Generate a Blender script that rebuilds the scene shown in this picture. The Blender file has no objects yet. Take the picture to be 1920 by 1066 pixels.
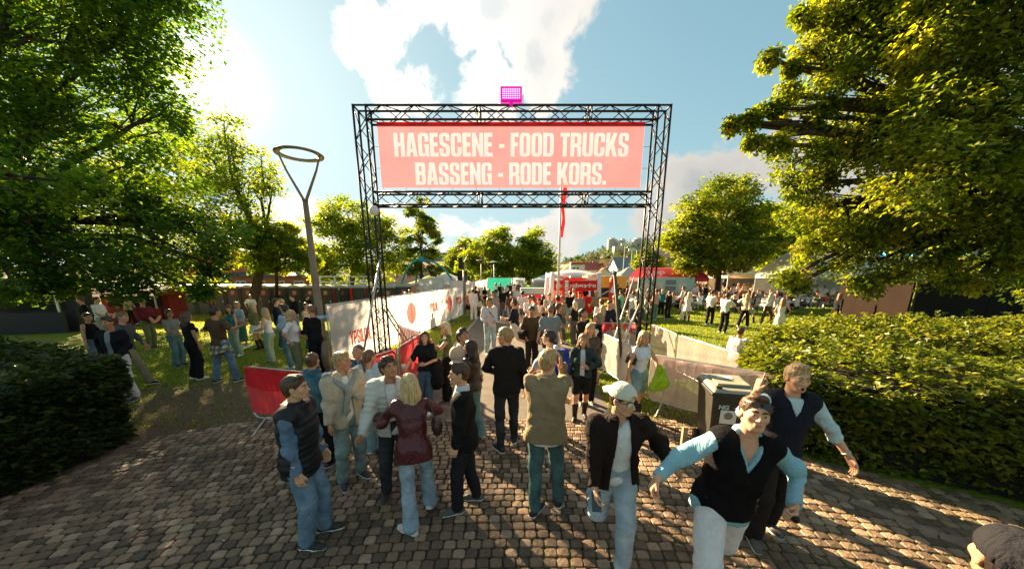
import bpy, math, random
import numpy as np
from mathutils import Vector, Matrix
R=math.radians; PI=math.pi
rnd=random.Random(7); rg=np.random.default_rng(11)
SC=bpy.context.scene; COL=SC.collection
# ------------------------------------------------------------------ camera, sky, sun, exposure
CAMH=2.6; PITCH=12.5; FPX=620.0; CX=960.0; CY=650.0
cam=bpy.data.cameras.new('camera'); camo=bpy.data.objects.new('camera',cam); COL.objects.link(camo)
cam.sensor_width=36; cam.lens=FPX/1920*36; cam.shift_y=(CY-533)/1920; cam.clip_end=4000; cam.clip_start=.05
camo.location=(0,0,CAMH); camo.rotation_euler=(R(90-PITCH),0,0); SC.camera=camo
SUN_EL=21.4; SUN_AZ=38.8   # degrees left of the viewing direction (+Y)
sd=Vector((-math.sin(R(SUN_AZ))*math.cos(R(SUN_EL)),math.cos(R(SUN_AZ))*math.cos(R(SUN_EL)),math.sin(R(SUN_EL))))
sl=bpy.data.lights.new('sun','SUN'); sl.energy=5.0; sl.angle=R(.55); sl.color=(1,.75,.45)
slo=bpy.data.objects.new('sun',sl); COL.objects.link(slo); slo.rotation_euler=sd.to_track_quat('Z','Y').to_euler(); slo.location=(-20,25,20)
SC.view_settings.view_transform='Standard'; SC.view_settings.look='None'; SC.view_settings.exposure=2.55; SC.view_settings.gamma=1
SC.view_settings.use_curve_mapping=False
SC.render.engine='CYCLES'; SC.cycles.max_bounces=7; SC.cycles.transparent_max_bounces=12; SC.cycles.use_denoising=True
SC.cycles.sample_clamp_indirect=6

def pxdir(px,py):
    t=R(PITCH); xc=(px-CX)/FPX; yc=(CY-py)/FPX
    return Vector((xc, math.cos(t)+math.sin(t)*yc, -math.sin(t)+math.cos(t)*yc))
def hgt(x,y):   # ground height: the lawn by the cabins lies a little lower
    a=min(max((y-12)/11,0),1); b=min(max((-5.2-x)/4,0),1)
    return -.5*a*a*(3-2*a)*b*b*(3-2*b)
def G(px,py):
    d=pxdir(px,py); t=.5
    for i in range(4000):
        p=Vector((0,0,CAMH))+d*t
        if p.z<=hgt(p.x,p.y): break
        t+=.02
    return p
def AT(px,py,D):
    d=pxdir(px,py); return Vector((0,0,CAMH))+d*(D/d.y)

# ------------------------------------------------------------------ node helpers
class NT:
    def __init__(s,nt): s.t=nt; s.n=nt.nodes; s.l=nt.links
    def __call__(s,typ,ins=None,**kw):
        nd=s.n.new('ShaderNode'+typ)
        for k,v in kw.items(): setattr(nd,k,v)
        if ins:
            for k,v in ins.items():
                so=nd.inputs[k]
                if isinstance(v,bpy.types.NodeSocket): s.l.new(v,so)
                else: so.default_value=v
        return nd
    def math(s,op,a,b=0.0,c=0.0,clamp=False):
        nd=s.n.new('ShaderNodeMath'); nd.operation=op; nd.use_clamp=clamp
        for i,v in enumerate((a,b,c)):
            if isinstance(v,bpy.types.NodeSocket): s.l.new(v,nd.inputs[i])
            else: nd.inputs[i].default_value=v
        return nd.outputs[0]
    def ramp(s,fac,stops,interp='LINEAR'):
        nd=s.n.new('ShaderNodeValToRGB'); s.l.new(fac,nd.inputs[0]); cr=nd.color_ramp; cr.interpolation=interp
        while len(cr.elements)<len(stops): cr.elements.new(.5)
        for e,(p,c) in zip(cr.elements,stops): e.position=p; e.color=(c[0],c[1],c[2],1) if len(c)<4 else c
        return nd.outputs[0]
    def mix(s,f,a,b,bt='MIX'):
        nd=s.n.new('ShaderNodeMix'); nd.data_type='RGBA'; nd.blend_type=bt
        for so,v in ((nd.inputs[0],f),(nd.inputs[6],a),(nd.inputs[7],b)):
            if isinstance(v,bpy.types.NodeSocket): s.l.new(v,so)
            elif isinstance(v,(tuple,list)): so.default_value=(v[0],v[1],v[2],1)
            else: so.default_value=v
        return nd.outputs[2]

world=bpy.data.worlds.new('World'); SC.world=world; world.use_nodes=True
w=NT(world.node_tree); w.n.clear()
sky=w('TexSky'); sky.sky_type='NISHITA'; sky.sun_disc=False; sky.sun_elevation=R(SUN_EL); sky.sun_rotation=R(-SUN_AZ)
sky.altitude=100; sky.air_density=1.0; sky.dust_density=1.0; sky.ozone_density=1.0
tc=w('TexCoord'); dirv=tc.outputs['Generated']
skc=w.mix(1.0,sky.outputs[0],(1.35,1.60,1.30),'MULTIPLY')
# soft shoulder: the sky near the sun whitens instead of burning through
skc=w('VectorMath',{0:skc,1:w('VectorMath',{0:skc,1:(.29,.275,.27),2:(1,1,1)},operation='MULTIPLY_ADD').outputs[0]},operation='DIVIDE').outputs[0]
skc=w.mix(1.0,skc,(.90,1.09,1.17),'MULTIPLY')
def dotdir(v):
    nd=w('VectorMath',{0:dirv,1:tuple(v)},operation='DOT_PRODUCT'); return nd.outputs['Value']
sx=w('SeparateXYZ',{0:dirv})
zz=w.math('MAXIMUM',sx.outputs[2],.03)
proj=w('CombineXYZ',{0:w.math('DIVIDE',sx.outputs[0],w.math('ADD',zz,.12)),1:w.math('DIVIDE',sx.outputs[1],w.math('ADD',zz,.12)),2:0.0})
n1=w('TexNoise',{'Vector':dirv,'Scale':5.5,'Detail':9.0,'Roughness':.58,'Distortion':.25})
n2=w('TexNoise',{'Vector':proj.outputs[0],'Scale':.9,'Detail':8.0,'Roughness':.55})
acc=None
# cumulus masses: (direction from the camera, angular radius)
for px,py,r in ((800,-40,.15),(930,-40,.15),(1035,25,.11),(715,90,.12),(750,160,.11),(1000,120,.13),(930,165,.12),(690,10,.04),(870,40,.08)):
    v=pxdir(px,py).normalized()
    ang=w.math('ARCCOSINE',w.math('MINIMUM',dotdir(v),.99999))
    b=w.math('SUBTRACT',1.0,w.math('DIVIDE',ang,r)); b=w.math('MULTIPLY',b,1.15)
    acc=b if acc is None else w.math('MAXIMUM',acc,b)
for px,py,rx,rz in ((1480,330,.55,.13),(900,430,.9,.05),(1330,400,.5,.08),(300,440,1.2,.06)):
    v=pxdir(px,py).normalized(); az=math.atan2(v.x,v.y); el=math.asin(v.z)
    daz=w.math('SUBTRACT',w.math('ARCTAN2',sx.outputs[0],sx.outputs[1]),az)
    de=w.math('SUBTRACT',w.math('ARCSINE',sx.outputs[2]),el)
    q=w.math('SQRT',w.math('ADD',w.math('POWER',w.math('ABSOLUTE',w.math('DIVIDE',daz,rx)),2.0),w.math('POWER',w.math('ABSOLUTE',w.math('DIVIDE',de,rz)),2.0)))
    b=w.math('MULTIPLY',w.math('SUBTRACT',1.0,q),.9)
    acc=w.math('MAXIMUM',acc,b)
# unseen broken cream cloud added behind and above the camera to warm the fill
bk=w.math('SUBTRACT',w.math('MULTIPLY',w.math('SUBTRACT',w.math('MULTIPLY',sx.outputs[2],.75),sx.outputs[1]),.75),.28)
acc=w.math('MAXIMUM',acc,w.math('MINIMUM',bk,.16))
acc=w.math('MAXIMUM',acc,-.55)
den=w.math('ADD',acc,w.math('MULTIPLY',w.math('SUBTRACT',n1.outputs[0],.5),3.4))
den2=w.math('ADD',w.math('MULTIPLY',w.math('SUBTRACT',n2.outputs[0],.62),3.0),-.2)
den=w.math('MAXIMUM',den,den2)
mask=w.ramp(den,[(.17,(0,0,0)),(.50,(1,1,1))],'EASE')
n3=w('TexNoise',{'Vector':dirv,'Scale':7.0,'Detail':4.0,'Roughness':.5})
thick=w.math('MULTIPLY',den,n3.outputs[0])
ccol=w.ramp(thick,[(.2,(1.0,.95,.87)),(.42,(.90,.88,.82)),(.75,(.70,.73,.72))],'EASE')
csun=w.math('ADD',.72,w.math('MULTIPLY',w.math('POWER',w.math('MAXIMUM',dotdir(sd),0.0),4.0),1.2))
cl=w.mix(1.0,ccol,w('CombineColor',{0:csun,1:csun,2:csun}).outputs[0],'MULTIPLY')
clb=w('VectorMath',{0:cl,'Scale':3.5},operation='SCALE').outputs[0]
fin=w.mix(mask,skc,clb)
# pale glare of the low sun in thin haze
gl=w.math('POWER',w.math('MAXIMUM',dotdir(sd),0.0),26.0)
gl2=w.math('POWER',w.math('MAXIMUM',dotdir(sd),0.0),600.0)
gk=w.math('ADD',w.math('MULTIPLY',gl,.4),w.math('MULTIPLY',gl2,9.0))
glc=w('VectorMath',{0:(1,.95,.82),'Scale':gk},operation='SCALE').outputs[0]
fin=w('VectorMath',{0:fin,1:glc},operation='ADD').outputs[0]
bg=w('Background',{'Color':fin,'Strength':.047}); wo=w('OutputWorld',{'Surface':bg.outputs[0]})

# ------------------------------------------------------------------ mesh helpers
class MB:
    def __init__(s): s.V=[]; s.F=[]; s.n=0; s.M=[]
    def add(s,V,F,mi=0):
        V=np.asarray(V,dtype=np.float32).reshape(-1,3)
        if not isinstance(F,list): F=[F]
        for f in F:
            f=np.asarray(f,dtype=np.int64)
            if len(f): s.F.append(f+s.n); s.M.append(mi)
        s.V.append(V); s.n+=len(V); return s
    def box(s,c,sz,rz=0,mat=None,mi=0,taper=1.0,rot=None):
        x,y,z=sz[0]/2,sz[1]/2,sz[2]/2
        v=np.array([(-x,-y,-z),(x,-y,-z),(x,y,-z),(-x,y,-z),(-x*taper,-y*taper,z),(x*taper,-y*taper,z),(x*taper,y*taper,z),(-x*taper,y*taper,z)])
        if rot is not None: v=v@np.array(rot.to_3x3()).T
        elif rz:
            ca,sa=math.cos(rz),math.sin(rz); v=np.stack([v[:,0]*ca-v[:,1]*sa,v[:,0]*sa+v[:,1]*ca,v[:,2]],1)
        v=v+np.array(c)
        return s.add(v,np.array([(0,3,2,1),(4,5,6,7),(0,1,5,4),(1,2,6,5),(2,3,7,6),(3,0,4,7)]),mi)
    def tube(s,pts,rad,n=8,cap=True,mi=0,flat=None):
        P=np.array([tuple(p) for p in pts],dtype=float); m=len(P)
        rad=np.full(m,rad) if np.isscalar(rad) else np.array(rad,dtype=float)
        T=np.gradient(P,axis=0) if m>2 else np.repeat((P[1:]-P[:1]),m,0)
        T/=np.linalg.norm(T,axis=1)[:,None]+1e-9
        up=np.array([0,0,1.0]) if abs(T[0][2])<.9 else np.array([0,1.0,0])
        a=np.cross(T[0],up); a/=np.linalg.norm(a); A=[a]
        for i in range(1,m):
            a=A[-1]-T[i]*(A[-1]@T[i]); a/=np.linalg.norm(a)+1e-9; A.append(a)
        A=np.array(A); B=np.cross(T,A)
        th=np.linspace(0,2*PI,n,endpoint=False)
        f=1.0 if flat is None else flat
        V=(P[:,None]+rad[:,None,None]*(np.cos(th)[None,:,None]*A[:,None]+f*np.sin(th)[None,:,None]*B[:,None])).reshape(-1,3)
        i=np.arange(m-1)[:,None]*n; j=np.arange(n)[None]; k=(j+1)%n
        Q=np.stack([i+j,i+k,i+n+k,i+n+j],-1).reshape(-1,4)[:,::-1]
        F=[Q]
        if cap:
            F.append(np.arange(n)[None]); F.append((np.arange(n)[::-1]+(m-1)*n)[None])
        return s.add(V,F,mi)
    def lathe(s,prof,c=(0,0,0),n=24,mi=0,sx=1,sy=1):
        th=np.linspace(0,2*PI,n,endpoint=False); prof=np.array(prof,dtype=float)
        V=np.stack([prof[:,0][:,None]*np.cos(th)*sx,prof[:,0][:,None]*np.sin(th)*sy,np.repeat(prof[:,1][:,None],n,1)],-1).reshape(-1,3)+np.array(c)
        m=len(prof); i=np.arange(m-1)[:,None]*n; j=np.arange(n)[None]; k=(j+1)%n
        return s.add(V,[np.stack([i+j,i+k,i+n+k,i+n+j],-1).reshape(-1,4)],mi)
    def prism(s,poly,ax,ay,az,org,th,mi=0):
        """extrude 2-D polygon by th along az"""
        ax,ay,az,org=[np.array(tuple(q),dtype=float) for q in (ax,ay,az,org)]
        P=np.array(poly,dtype=float); n=len(P)
        b=org+P[:,:1]*ax+P[:,1:]*ay; V=np.vstack([b,b+az*th]); i=np.arange(n); k=(i+1)%n
        return s.add(V,[i[::-1][None],(i+n)[None],np.stack([i,k,k+n,i+n],1)],mi)
    def sheet(s,fn,nu,nv,mi=0,thick=0):
        u,v=np.meshgrid(np.linspace(0,1,nu),np.linspace(0,1,nv),indexing='ij')
        P=np.array([[tuple(fn(a,b)) for a,b in zip(ru,rv)] for ru,rv in zip(u,v)]).reshape(-1,3)
        i=np.arange(nu-1)[:,None]*nv; j=np.arange(nv-1)[None]
        F=np.stack([i+j,i+nv+j,i+nv+j+1,i+j+1],-1).reshape(-1,4)
        return s.add(P,[F],mi)
    def mesh(s,name,mats,smooth=False,attr=None):
        me=bpy.data.meshes.new(name); V=np.vstack(s.V) if s.V else np.zeros((0,3),np.float32)
        me.vertices.add(len(V)); me.vertices.foreach_set('co',V.astype(np.float32).ravel())
        if s.F:
            lt=np.concatenate([np.full(len(f),f.shape[1]) for f in s.F]); lv=np.concatenate([f.ravel() for f in s.F])
            me.loops.add(len(lv)); me.loops.foreach_set('vertex_index',lv.astype(np.int32))
            me.polygons.add(len(lt)); ls=np.concatenate([[0],np.cumsum(lt)[:-1]])
            me.polygons.foreach_set('loop_start',ls.astype(np.int32)); me.polygons.foreach_set('loop_total',lt.astype(np.int32))
            me.polygons.foreach_set('material_index',np.concatenate([np.full(len(f),m) for f,m in zip(s.F,s.M)]).astype(np.int32))
            me.polygons.foreach_set('use_smooth',np.full(len(lt),bool(smooth)))
            if attr is not None:
                a=me.attributes.new('rnd','FLOAT','FACE'); a.data.foreach_set('value',np.asarray(attr,dtype=np.float32))
            me.update(calc_edges=True)
        for m in (mats if isinstance(mats,(list,tuple)) else [mats]): me.materials.append(m)
        return me
    def obj(s,name,mats,parent=None,smooth=False,loc=None,attr=None,label=None,kind=None):
        o=bpy.data.objects.new(name,s.mesh(name,mats,smooth,attr)); COL.objects.link(o)
        if parent is not None: o.parent=parent
        if loc is not None: o.location=loc
        if label: o['label']=label
        if kind: o['kind']=kind
        return o
def mobj(name,me,parent=None,loc=None,rz=None):
    o=bpy.data.objects.new(name,me); COL.objects.link(o)
    if parent is not None: o.parent=parent
    if loc is not None: o.location=loc
    if rz is not None: o.rotation_euler=(0,0,rz)
    return o
def tag(o,label,cat,group=None):
    o['label']=label; o['category']=cat
    if group: o['group']=group
    return o
def thing(name,label,cat,loc=(0,0,0),rz=0,group=None):
    o=bpy.data.objects.new(name,None); COL.objects.link(o); o.location=loc; o.rotation_euler=(0,0,rz); o.empty_display_size=.2
    return tag(o,label,cat,group)
def struct(o): o['kind']='structure'; return o
def copy_tree(o,parent=None):
    c=o.copy(); COL.objects.link(c); c.parent=parent
    for ch in list(o.children): copy_tree(ch,c)
    return c

# ------------------------------------------------------------------ materials
_mc={}
def mat(col,rough=.7,nz=0.12,ns=8.0,bump=0.0,bs=40.0,metal=0.0,name='material',spec=.3,sheen=0.0,transl=0.0,alpha=1.0,emit=0.0,coord='Object',tc2=None,tw=0.0):
    key=(tuple(col),rough,nz,ns,bump,bs,metal,name,spec,sheen,transl,alpha,emit,tc2,tw)
    if key in _mc: return _mc[key]
    m=bpy.data.materials.new(name); m.use_nodes=True; t=NT(m.node_tree); t.n.clear()
    out=t('OutputMaterial'); p=t('BsdfPrincipled',{'Roughness':rough,'Metallic':metal,'Specular IOR Level':spec})
    c=(col[0],col[1],col[2],1); tcn=t('TexCoord'); v=tcn.outputs[coord]
    if nz>0:
        n=t('TexNoise',{'Vector':v,'Scale':ns,'Detail':5.0,'Roughness':.6})
        d=[max(0,x*(1-nz*1.6)) for x in col]; b=[min(1,x*(1+nz*1.3)) for x in col]
        if tc2: b=[b[i]*(1-tw)+tc2[i]*tw for i in range(3)]
        cs=t.ramp(n.outputs[0],[(.3,d),(.7,b)]); t.l.new(cs,p.inputs['Base Color'])
    else: p.inputs['Base Color'].default_value=c; cs=None
    if bump>0:
        n2=t('TexNoise',{'Vector':v,'Scale':bs,'Detail':3.0}); bn=t('Bump',{'Height':n2.outputs[0],'Strength':bump,'Distance':.02})
        t.l.new(bn.outputs[0],p.inputs['Normal'])
    if sheen: p.inputs['Sheen Weight'].default_value=sheen
    if emit: p.inputs['Emission Color'].default_value=c; p.inputs['Emission Strength'].default_value=emit
    sh=p.outputs[0]
    if transl>0:
        tr=t('BsdfTranslucent',{'Color':c})
        if cs: t.l.new(cs,tr.inputs[0])
        sh=t('MixShader',{0:transl,1:sh,2:tr.outputs[0]}).outputs[0]
    if alpha<1:
        tp=t('BsdfTransparent'); sh=t('MixShader',{0:alpha,1:tp.outputs[0],2:sh}).outputs[0]
    t.l.new(sh,out.inputs[0]); _mc[key]=m; return m
def leafmat(name,stops,tcol,tw=.5,rough=.45):
    m=bpy.data.materials.new(name); m.use_nodes=True; t=NT(m.node_tree); t.n.clear(); out=t('OutputMaterial')
    a=t('Attribute',attribute_name='rnd'); cs=t.ramp(a.outputs['Fac'],stops)
    p=t('BsdfPrincipled',{'Base Color':cs,'Roughness':rough,'Specular IOR Level':.35})
    tcl=t.mix(1.0,cs,tcol,'MULTIPLY'); tr=t('BsdfTranslucent',{'Color':tcl})
    sh=t('MixShader',{0:tw,1:p.outputs[0],2:tr.outputs[0]}); t.l.new(sh.outputs[0],out.inputs[0]); return m
METAL=mat((.5,.5,.48),.4,.1,6,.0,40,.8,'galvanised_metal')
BLACKM=mat((.012,.012,.012),.45,.15,6,.0,40,.3,'black_metal',.5)
WHITEP=mat((.75,.75,.73),.5,.05,4,name='white_plastic')
# ------------------------------------------------------------------ ground
def inpoly(px,py,poly):
    c=False; n=len(poly); j=n-1
    for i in range(n):
        xi,yi=poly[i]; xj,yj=poly[j]
        if (yi>py)!=(yj>py) and px<(xj-xi)*(py-yi)/(yj-yi)+xi: c=not c
        j=i
    return c
PLAZA=[(-7.2,-3),(-7.0,3.2),(-6.1,4.6),(-5.5,5.2),(-4.6,5.55),(-2.2,5.62),(2.9,5.55),(3.5,5.0),(4.0,4.5),(4.6,4.0),(5.6,3.4),(7.5,1.5),(8,-3)]
PATH=[(-2.15,5.5),(-2.0,15.7),(-1.95,21),(-1.6,41),(-3.2,60),(1.2,60),(2.6,41),(2.3,21),(2.1,12),(2.0,8),(1.9,5.5)]
m=bpy.data.materials.new('lawn'); m.use_nodes=True; t=NT(m.node_tree); p=t.n['Principled BSDF']
co=t('TexCoord').outputs['Object']
a=t('TexNoise',{'Vector':co,'Scale':.35,'Detail':6.0,'Roughness':.62}); b=t('TexNoise',{'Vector':co,'Scale':14.0,'Detail':6.0,'Roughness':.7}); c=t('TexNoise',{'Vector':co,'Scale':1.6,'Detail':5.0,'Roughness':.6})
gr=t.ramp(b.outputs[0],[(.3,(.07,.10,.010)),(.5,(.14,.18,.016)),(.72,(.25,.27,.035))])
di=t.ramp(b.outputs[0],[(.3,(.09,.06,.035)),(.7,(.20,.145,.085))])
sp=t('SeparateXYZ',{0:co})
# worn bare soil beside the paving and around the trodden left lawn
dx=t.math('ABSOLUTE',t.math('ADD',sp.outputs[0],4.6)); dy=t.math('ABSOLUTE',t.math('ADD',sp.outputs[1],-6.6))
w1=t.math('SUBTRACT',1.1,t.math('ADD',t.math('DIVIDE',dx,4.6),t.math('DIVIDE',dy,3.8)))
dx2=t.math('ABSOLUTE',t.math('ADD',sp.outputs[0],-3.0)); dy2=t.math('ABSOLUTE',t.math('ADD',sp.outputs[1],-5.5))
w2=t.math('SUBTRACT',1.0,t.math('ADD',t.math('DIVIDE',dx2,1.9),t.math('DIVIDE',dy2,.9)))
ww=t.math('MAXIMUM',t.math('MAXIMUM',w1,w2),-.25)
dd=t.math('ADD',ww,t.math('MULTIPLY',t.math('SUBTRACT',c.outputs[0],.5),2.4)); dd=t.math('ADD',dd,t.math('MULTIPLY',t.math('SUBTRACT',a.outputs[0],.5),.8))
w3=t.math('MULTIPLY',t.math('MINIMUM',t.math('MAXIMUM',t.math('SUBTRACT',t.math('MULTIPLY',sp.outputs[0],-.15),.45),0.0),1.0),.28); dd=t.math('ADD',dd,w3)
dm=t.ramp(dd,[(.12,(0,0,0)),(.5,(1,1,1))]); t.l.new(t.mix(dm,gr,di),p.inputs['Base Color']); p.inputs['Roughness'].default_value=.95; p.inputs['Specular IOR Level'].default_value=.1
bp=t('Bump',{'Height':b.outputs[0],'Strength':.9,'Distance':.05}); t.l.new(bp.outputs[0],p.inputs['Normal']); LAWN=m
g=MB(); xs=np.concatenate([np.linspace(-900,-60,12),np.linspace(-50,-14,16),np.linspace(-13,10,60),np.linspace(11,50,16),np.linspace(60,900,12)])
ys=np.concatenate([np.linspace(-300,-8,8),np.linspace(-6,30,70),np.linspace(32,80,16),np.linspace(90,900,14)])
X,Y=np.meshgrid(xs,ys,indexing='ij'); Z=np.array([hgt(a,b)-(.03 if inpoly(a,b,PLAZA) else 0) for a,b in zip(X.ravel(),Y.ravel())])
i=np.arange(len(xs)-1)[:,None]*len(ys); j=np.arange(len(ys)-1)[None]
g.add(np.stack([X.ravel(),Y.ravel(),Z],1),[np.stack([i+j,i+len(ys)+j,i+len(ys)+j+1,i+j+1],-1).reshape(-1,4)])
struct(g.obj('ground',LAWN,smooth=True))
# asphalt path and kerb edge
ASPH=mat((.15,.128,.105),.9,.14,3.5,.5,160,name='asphalt',spec=.2)
def flat(name,poly,z,m,th=.02):
    b=MB(); b.prism(poly,(1,0,0),(0,1,0),(0,0,1),(0,0,z-th),th); return struct(b.obj(name,m))
pl=[(x,y) for x,y in PATH][::-1]
flat('path',pl,.008,ASPH)
k=MB(); L=[(-2.15,5.7),(-2.0,15.7),(-1.95,21),(-1.6,41)]
KERB=mat((.33,.29,.24),.9,.2,5,.3,60,name='kerb_stone')
kerb=thing('path_edging','row of small pale edging stones along the left edge of the asphalt path','edging')
cnt=0
for (x0,y0),(x1,y1) in zip(L[:-1],L[1:]):
    n=max(2,int(math.hypot(x1-x0,y1-y0)/.3))
    for q in range(n):
        f=(q+.5)/n; x=x0+(x1-x0)*f; y=y0+(y1-y0)*f
        if y<22: MB().box((0,0,0),(.13,.28,.05),math.atan2(y1-y0,x1-x0)-PI/2).obj('stone',KERB,kerb,loc=(x-.07,y,.008+rnd.uniform(-.004,.004)))
        else: k.box((x-.07,y,.008),(.13,.28,.05),math.atan2(y1-y0,x1-x0)-PI/2)
k.obj('stone_row',KERB,kerb,kind='stuff')
# second path far left
flat('path_left',[(-40,24),(-17,13.2),(-13,12.3),(-13.2,14),(-18,16.5),(-40,30)][::-1],-.3,ASPH)
# ------------------------------------------------------------------ cobblestone plaza
JT=bpy.data.materials.new('joint_soil_moss'); JT.use_nodes=True; t=NT(JT.node_tree); p=t.n['Principled BSDF']; co=t('TexCoord').outputs['Object']
a=t('TexNoise',{'Vector':co,'Scale':1.1,'Detail':6.0,'Roughness':.65}); b=t('TexNoise',{'Vector':co,'Scale':30.0,'Detail':4.0})
sp=t('SeparateXYZ',{0:co}); ms=t.math('ADD',t.math('MULTIPLY',sp.outputs[0],.06),t.math('ADD',a.outputs[0],-.1))
so=t.ramp(b.outputs[0],[(.3,(.018,.014,.009)),(.7,(.06,.045,.03))]); mo=t.ramp(b.outputs[0],[(.3,(.03,.045,.006)),(.7,(.12,.14,.02))])
t.l.new(t.mix(t.ramp(ms,[(.36,(0,0,0)),(.56,(1,1,1))]),so,mo),p.inputs['Base Color']); p.inputs['Roughness'].default_value=1
b2=t('Bump',{'Height':b.outputs[0],'Strength':1.0,'Distance':.03}); t.l.new(b2.outputs[0],p.inputs['Normal'])
plz=MB(); plz.prism(PLAZA[::-1],(1,0,0),(0,1,0),(0,0,1),(0,0,-.016),.02)
plaza=struct(plz.obj('pavement',JT))
ST=bpy.data.materials.new('cobble_granite'); ST.use_nodes=True; t=NT(ST.node_tree); p=t.n['Principled BSDF']
a=t('Attribute',attribute_name='rnd'); oi=t('ObjectInfo'); ge=t('NewGeometry').outputs['Position']
n=t('TexNoise',{'Vector':ge,'Scale':34.0,'Detail':6.0,'Roughness':.7}); n2=t('TexNoise',{'Vector':ge,'Scale':1.3,'Detail':3.0})
f=t.math('ADD',t.math('ADD',a.outputs['Fac'],t.math('MULTIPLY',t.math('SUBTRACT',n.outputs[0],.5),.8)),t.math('MULTIPLY',t.math('SUBTRACT',n2.outputs[0],.5),.6))
cc=t.ramp(f,[(.05,(.09,.060,.036)),(.35,(.17,.112,.066)),(.6,(.235,.155,.09)),(.8,(.265,.172,.108)),(.98,(.36,.255,.16))])
sp=t('SeparateXYZ',{0:ge}); mf=t.math('ADD',t.math('MULTIPLY',sp.outputs[0],.05),t.math('ADD',t('TexNoise',{'Vector':ge,'Scale':3.0,'Detail':6.0,'Roughness':.7}).outputs[0],-.25))
cc=t.mix(t.ramp(mf,[(.42,(0,0,0)),(.75,(.6,.6,.6))]),cc,(.12,.105,.035))
t.l.new(cc,p.inputs['Base Color']); p.inputs['Roughness'].default_value=.62; p.inputs['Specular IOR Level'].default_value=.42
nb=t('TexNoise',{'Vector':ge,'Scale':22.0,'Detail':5.0,'Roughness':.6}); b2=t('Bump',{'Height':nb.outputs[0],'Strength':.75,'Distance':.02}); t.l.new(b2.outputs[0],p.inputs['Normal'])
def stone(w,d,r):
    """a split granite sett with a rounded, uneven top"""
    ps=[]
    for (sx_,sy_) in ((-1,-1),(1,-1),(1,1),(-1,1)):
        ps.append((sx_*w/2*r.uniform(.9,1.02),sy_*d/2*r.uniform(.9,1.02)))
    V=[]; e=[]
    # 8-gon outline (cut corners) at three levels
    def ring(k,z,jz=0):
        o=[]
        for q in range(4):
            x,y=ps[q]; px_,py_=ps[(q-1)%4]; nx,ny=ps[(q+1)%4]; c_=.16
            o.append((x+(px_-x)*c_,y+(py_-y)*c_)); o.append((x+(nx-x)*c_,y+(ny-y)*c_))
        return [(x*k,y*k,z+r.uniform(-jz,jz)) for x,y in o]
    V=ring(1.0,-.012)+ring(1.0,.009)+ring(.88,.020,.0025)+[(0,0,.0235)]
    F4=[]; 
    for l in (0,8):
        for q in range(8): F4.append((l+q,l+(q+1)%8,l+8+(q+1)%8,l+8+q))
    F3=[(16+q,16+(q+1)%8,24) for q in range(8)]
    return np.array(V),np.array(F4),np.array(F3)
rs=random.Random(3); STN=[]
for q in range(24): STN.append(stone(.117,.105,rs))
def stone_lo(w,d,r):
    ps=[(sx_*w/2*r.uniform(.88,1.02),sy_*d/2*r.uniform(.88,1.02)) for sx_,sy_ in ((-1,-1),(1,-1),(1,1),(-1,1))]
    V=[(x,y,-.006) for x,y in ps]+[(x*.86,y*.86,.018+r.uniform(-.003,.003)) for x,y in ps]
    return np.array(V),np.array([(q,(q+1)%4,4+(q+1)%4,4+q) for q in range(4)]+[(4,5,6,7)])
SLO=[stone_lo(.117,.105,rs) for q in range(40)]
stm=[]
for q,(V,F4,F3) in enumerate(STN):
    v=rs.random(); stm.append(MB().add(V,[F4,F3]).mesh('cobblestone',ST,False,np.full(24,v)))
cy0=-15.0; cx0=.2; far=MB(); fattr=[]; cand=[]
rr=15.3
row=0
while rr<22.0:
    wd=.124; half=math.asin(min(.99,8.2/rr)); na=int(2*half*rr/wd); off=rs.random()
    for q in range(na):
        th=-half+(q+off)*wd/rr; x=cx0+rr*math.sin(th)+rs.uniform(-.004,.004); y=cy0+rr*math.cos(th)+rs.uniform(-.004,.004)
        if y>-.4 and inpoly(x,y,PLAZA): cand.append((x,y,-th+rs.uniform(-.05,.05),rs.uniform(.96,1.07),rs.uniform(-.003,.003)))
    rr+=.112; row+=1
def vis(x,y):
    dep=y*.976+2.6*.216; px=960+x/dep*620; a=math.degrees(math.atan2(2.6,y))-12.5; py=650+620*math.tan(R(min(a,80))) if y>.3 else 9e9
    return (py<1090 and -30<px<1950), py
cand.sort(key=lambda c:(-(vis(c[0],c[1])[0]), c[1]+abs(c[0])*.15))
for q,(x,y,rz,s_,dz) in enumerate(cand):
    if q<300:
        o=mobj('cobblestone',stm[q%24],plaza,(x,y,dz),rz); o.scale=(s_,1,1); o.rotation_euler=(rs.uniform(-.02,.02),rs.uniform(-.02,.02),rz)
    else:
        lo_=y>3.6 or not vis(x,y)[0]
        if lo_: V,F4=SLO[rs.randrange(40)]; F3=None
        else: V,F4,F3=STN[rs.randrange(24)]
        ca,sa=math.cos(rz),math.sin(rz); W=V*np.array([s_,1,1]); tz=rs.uniform(-.035,.035); ty=rs.uniform(-.035,.035)
        W=np.stack([W[:,0]*ca-W[:,1]*sa+x,W[:,0]*sa+W[:,1]*ca+y,W[:,2]+dz+V[:,0]*tz+V[:,1]*ty],1); v=rs.random()
        if lo_: far.add(W,[F4]); fattr+=[v]*5
        else: far.add(W,[F4,F3]); fattr+=[v]*24
far.obj('cobblestone_field',ST,plaza,attr=fattr,kind='stuff')
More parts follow.
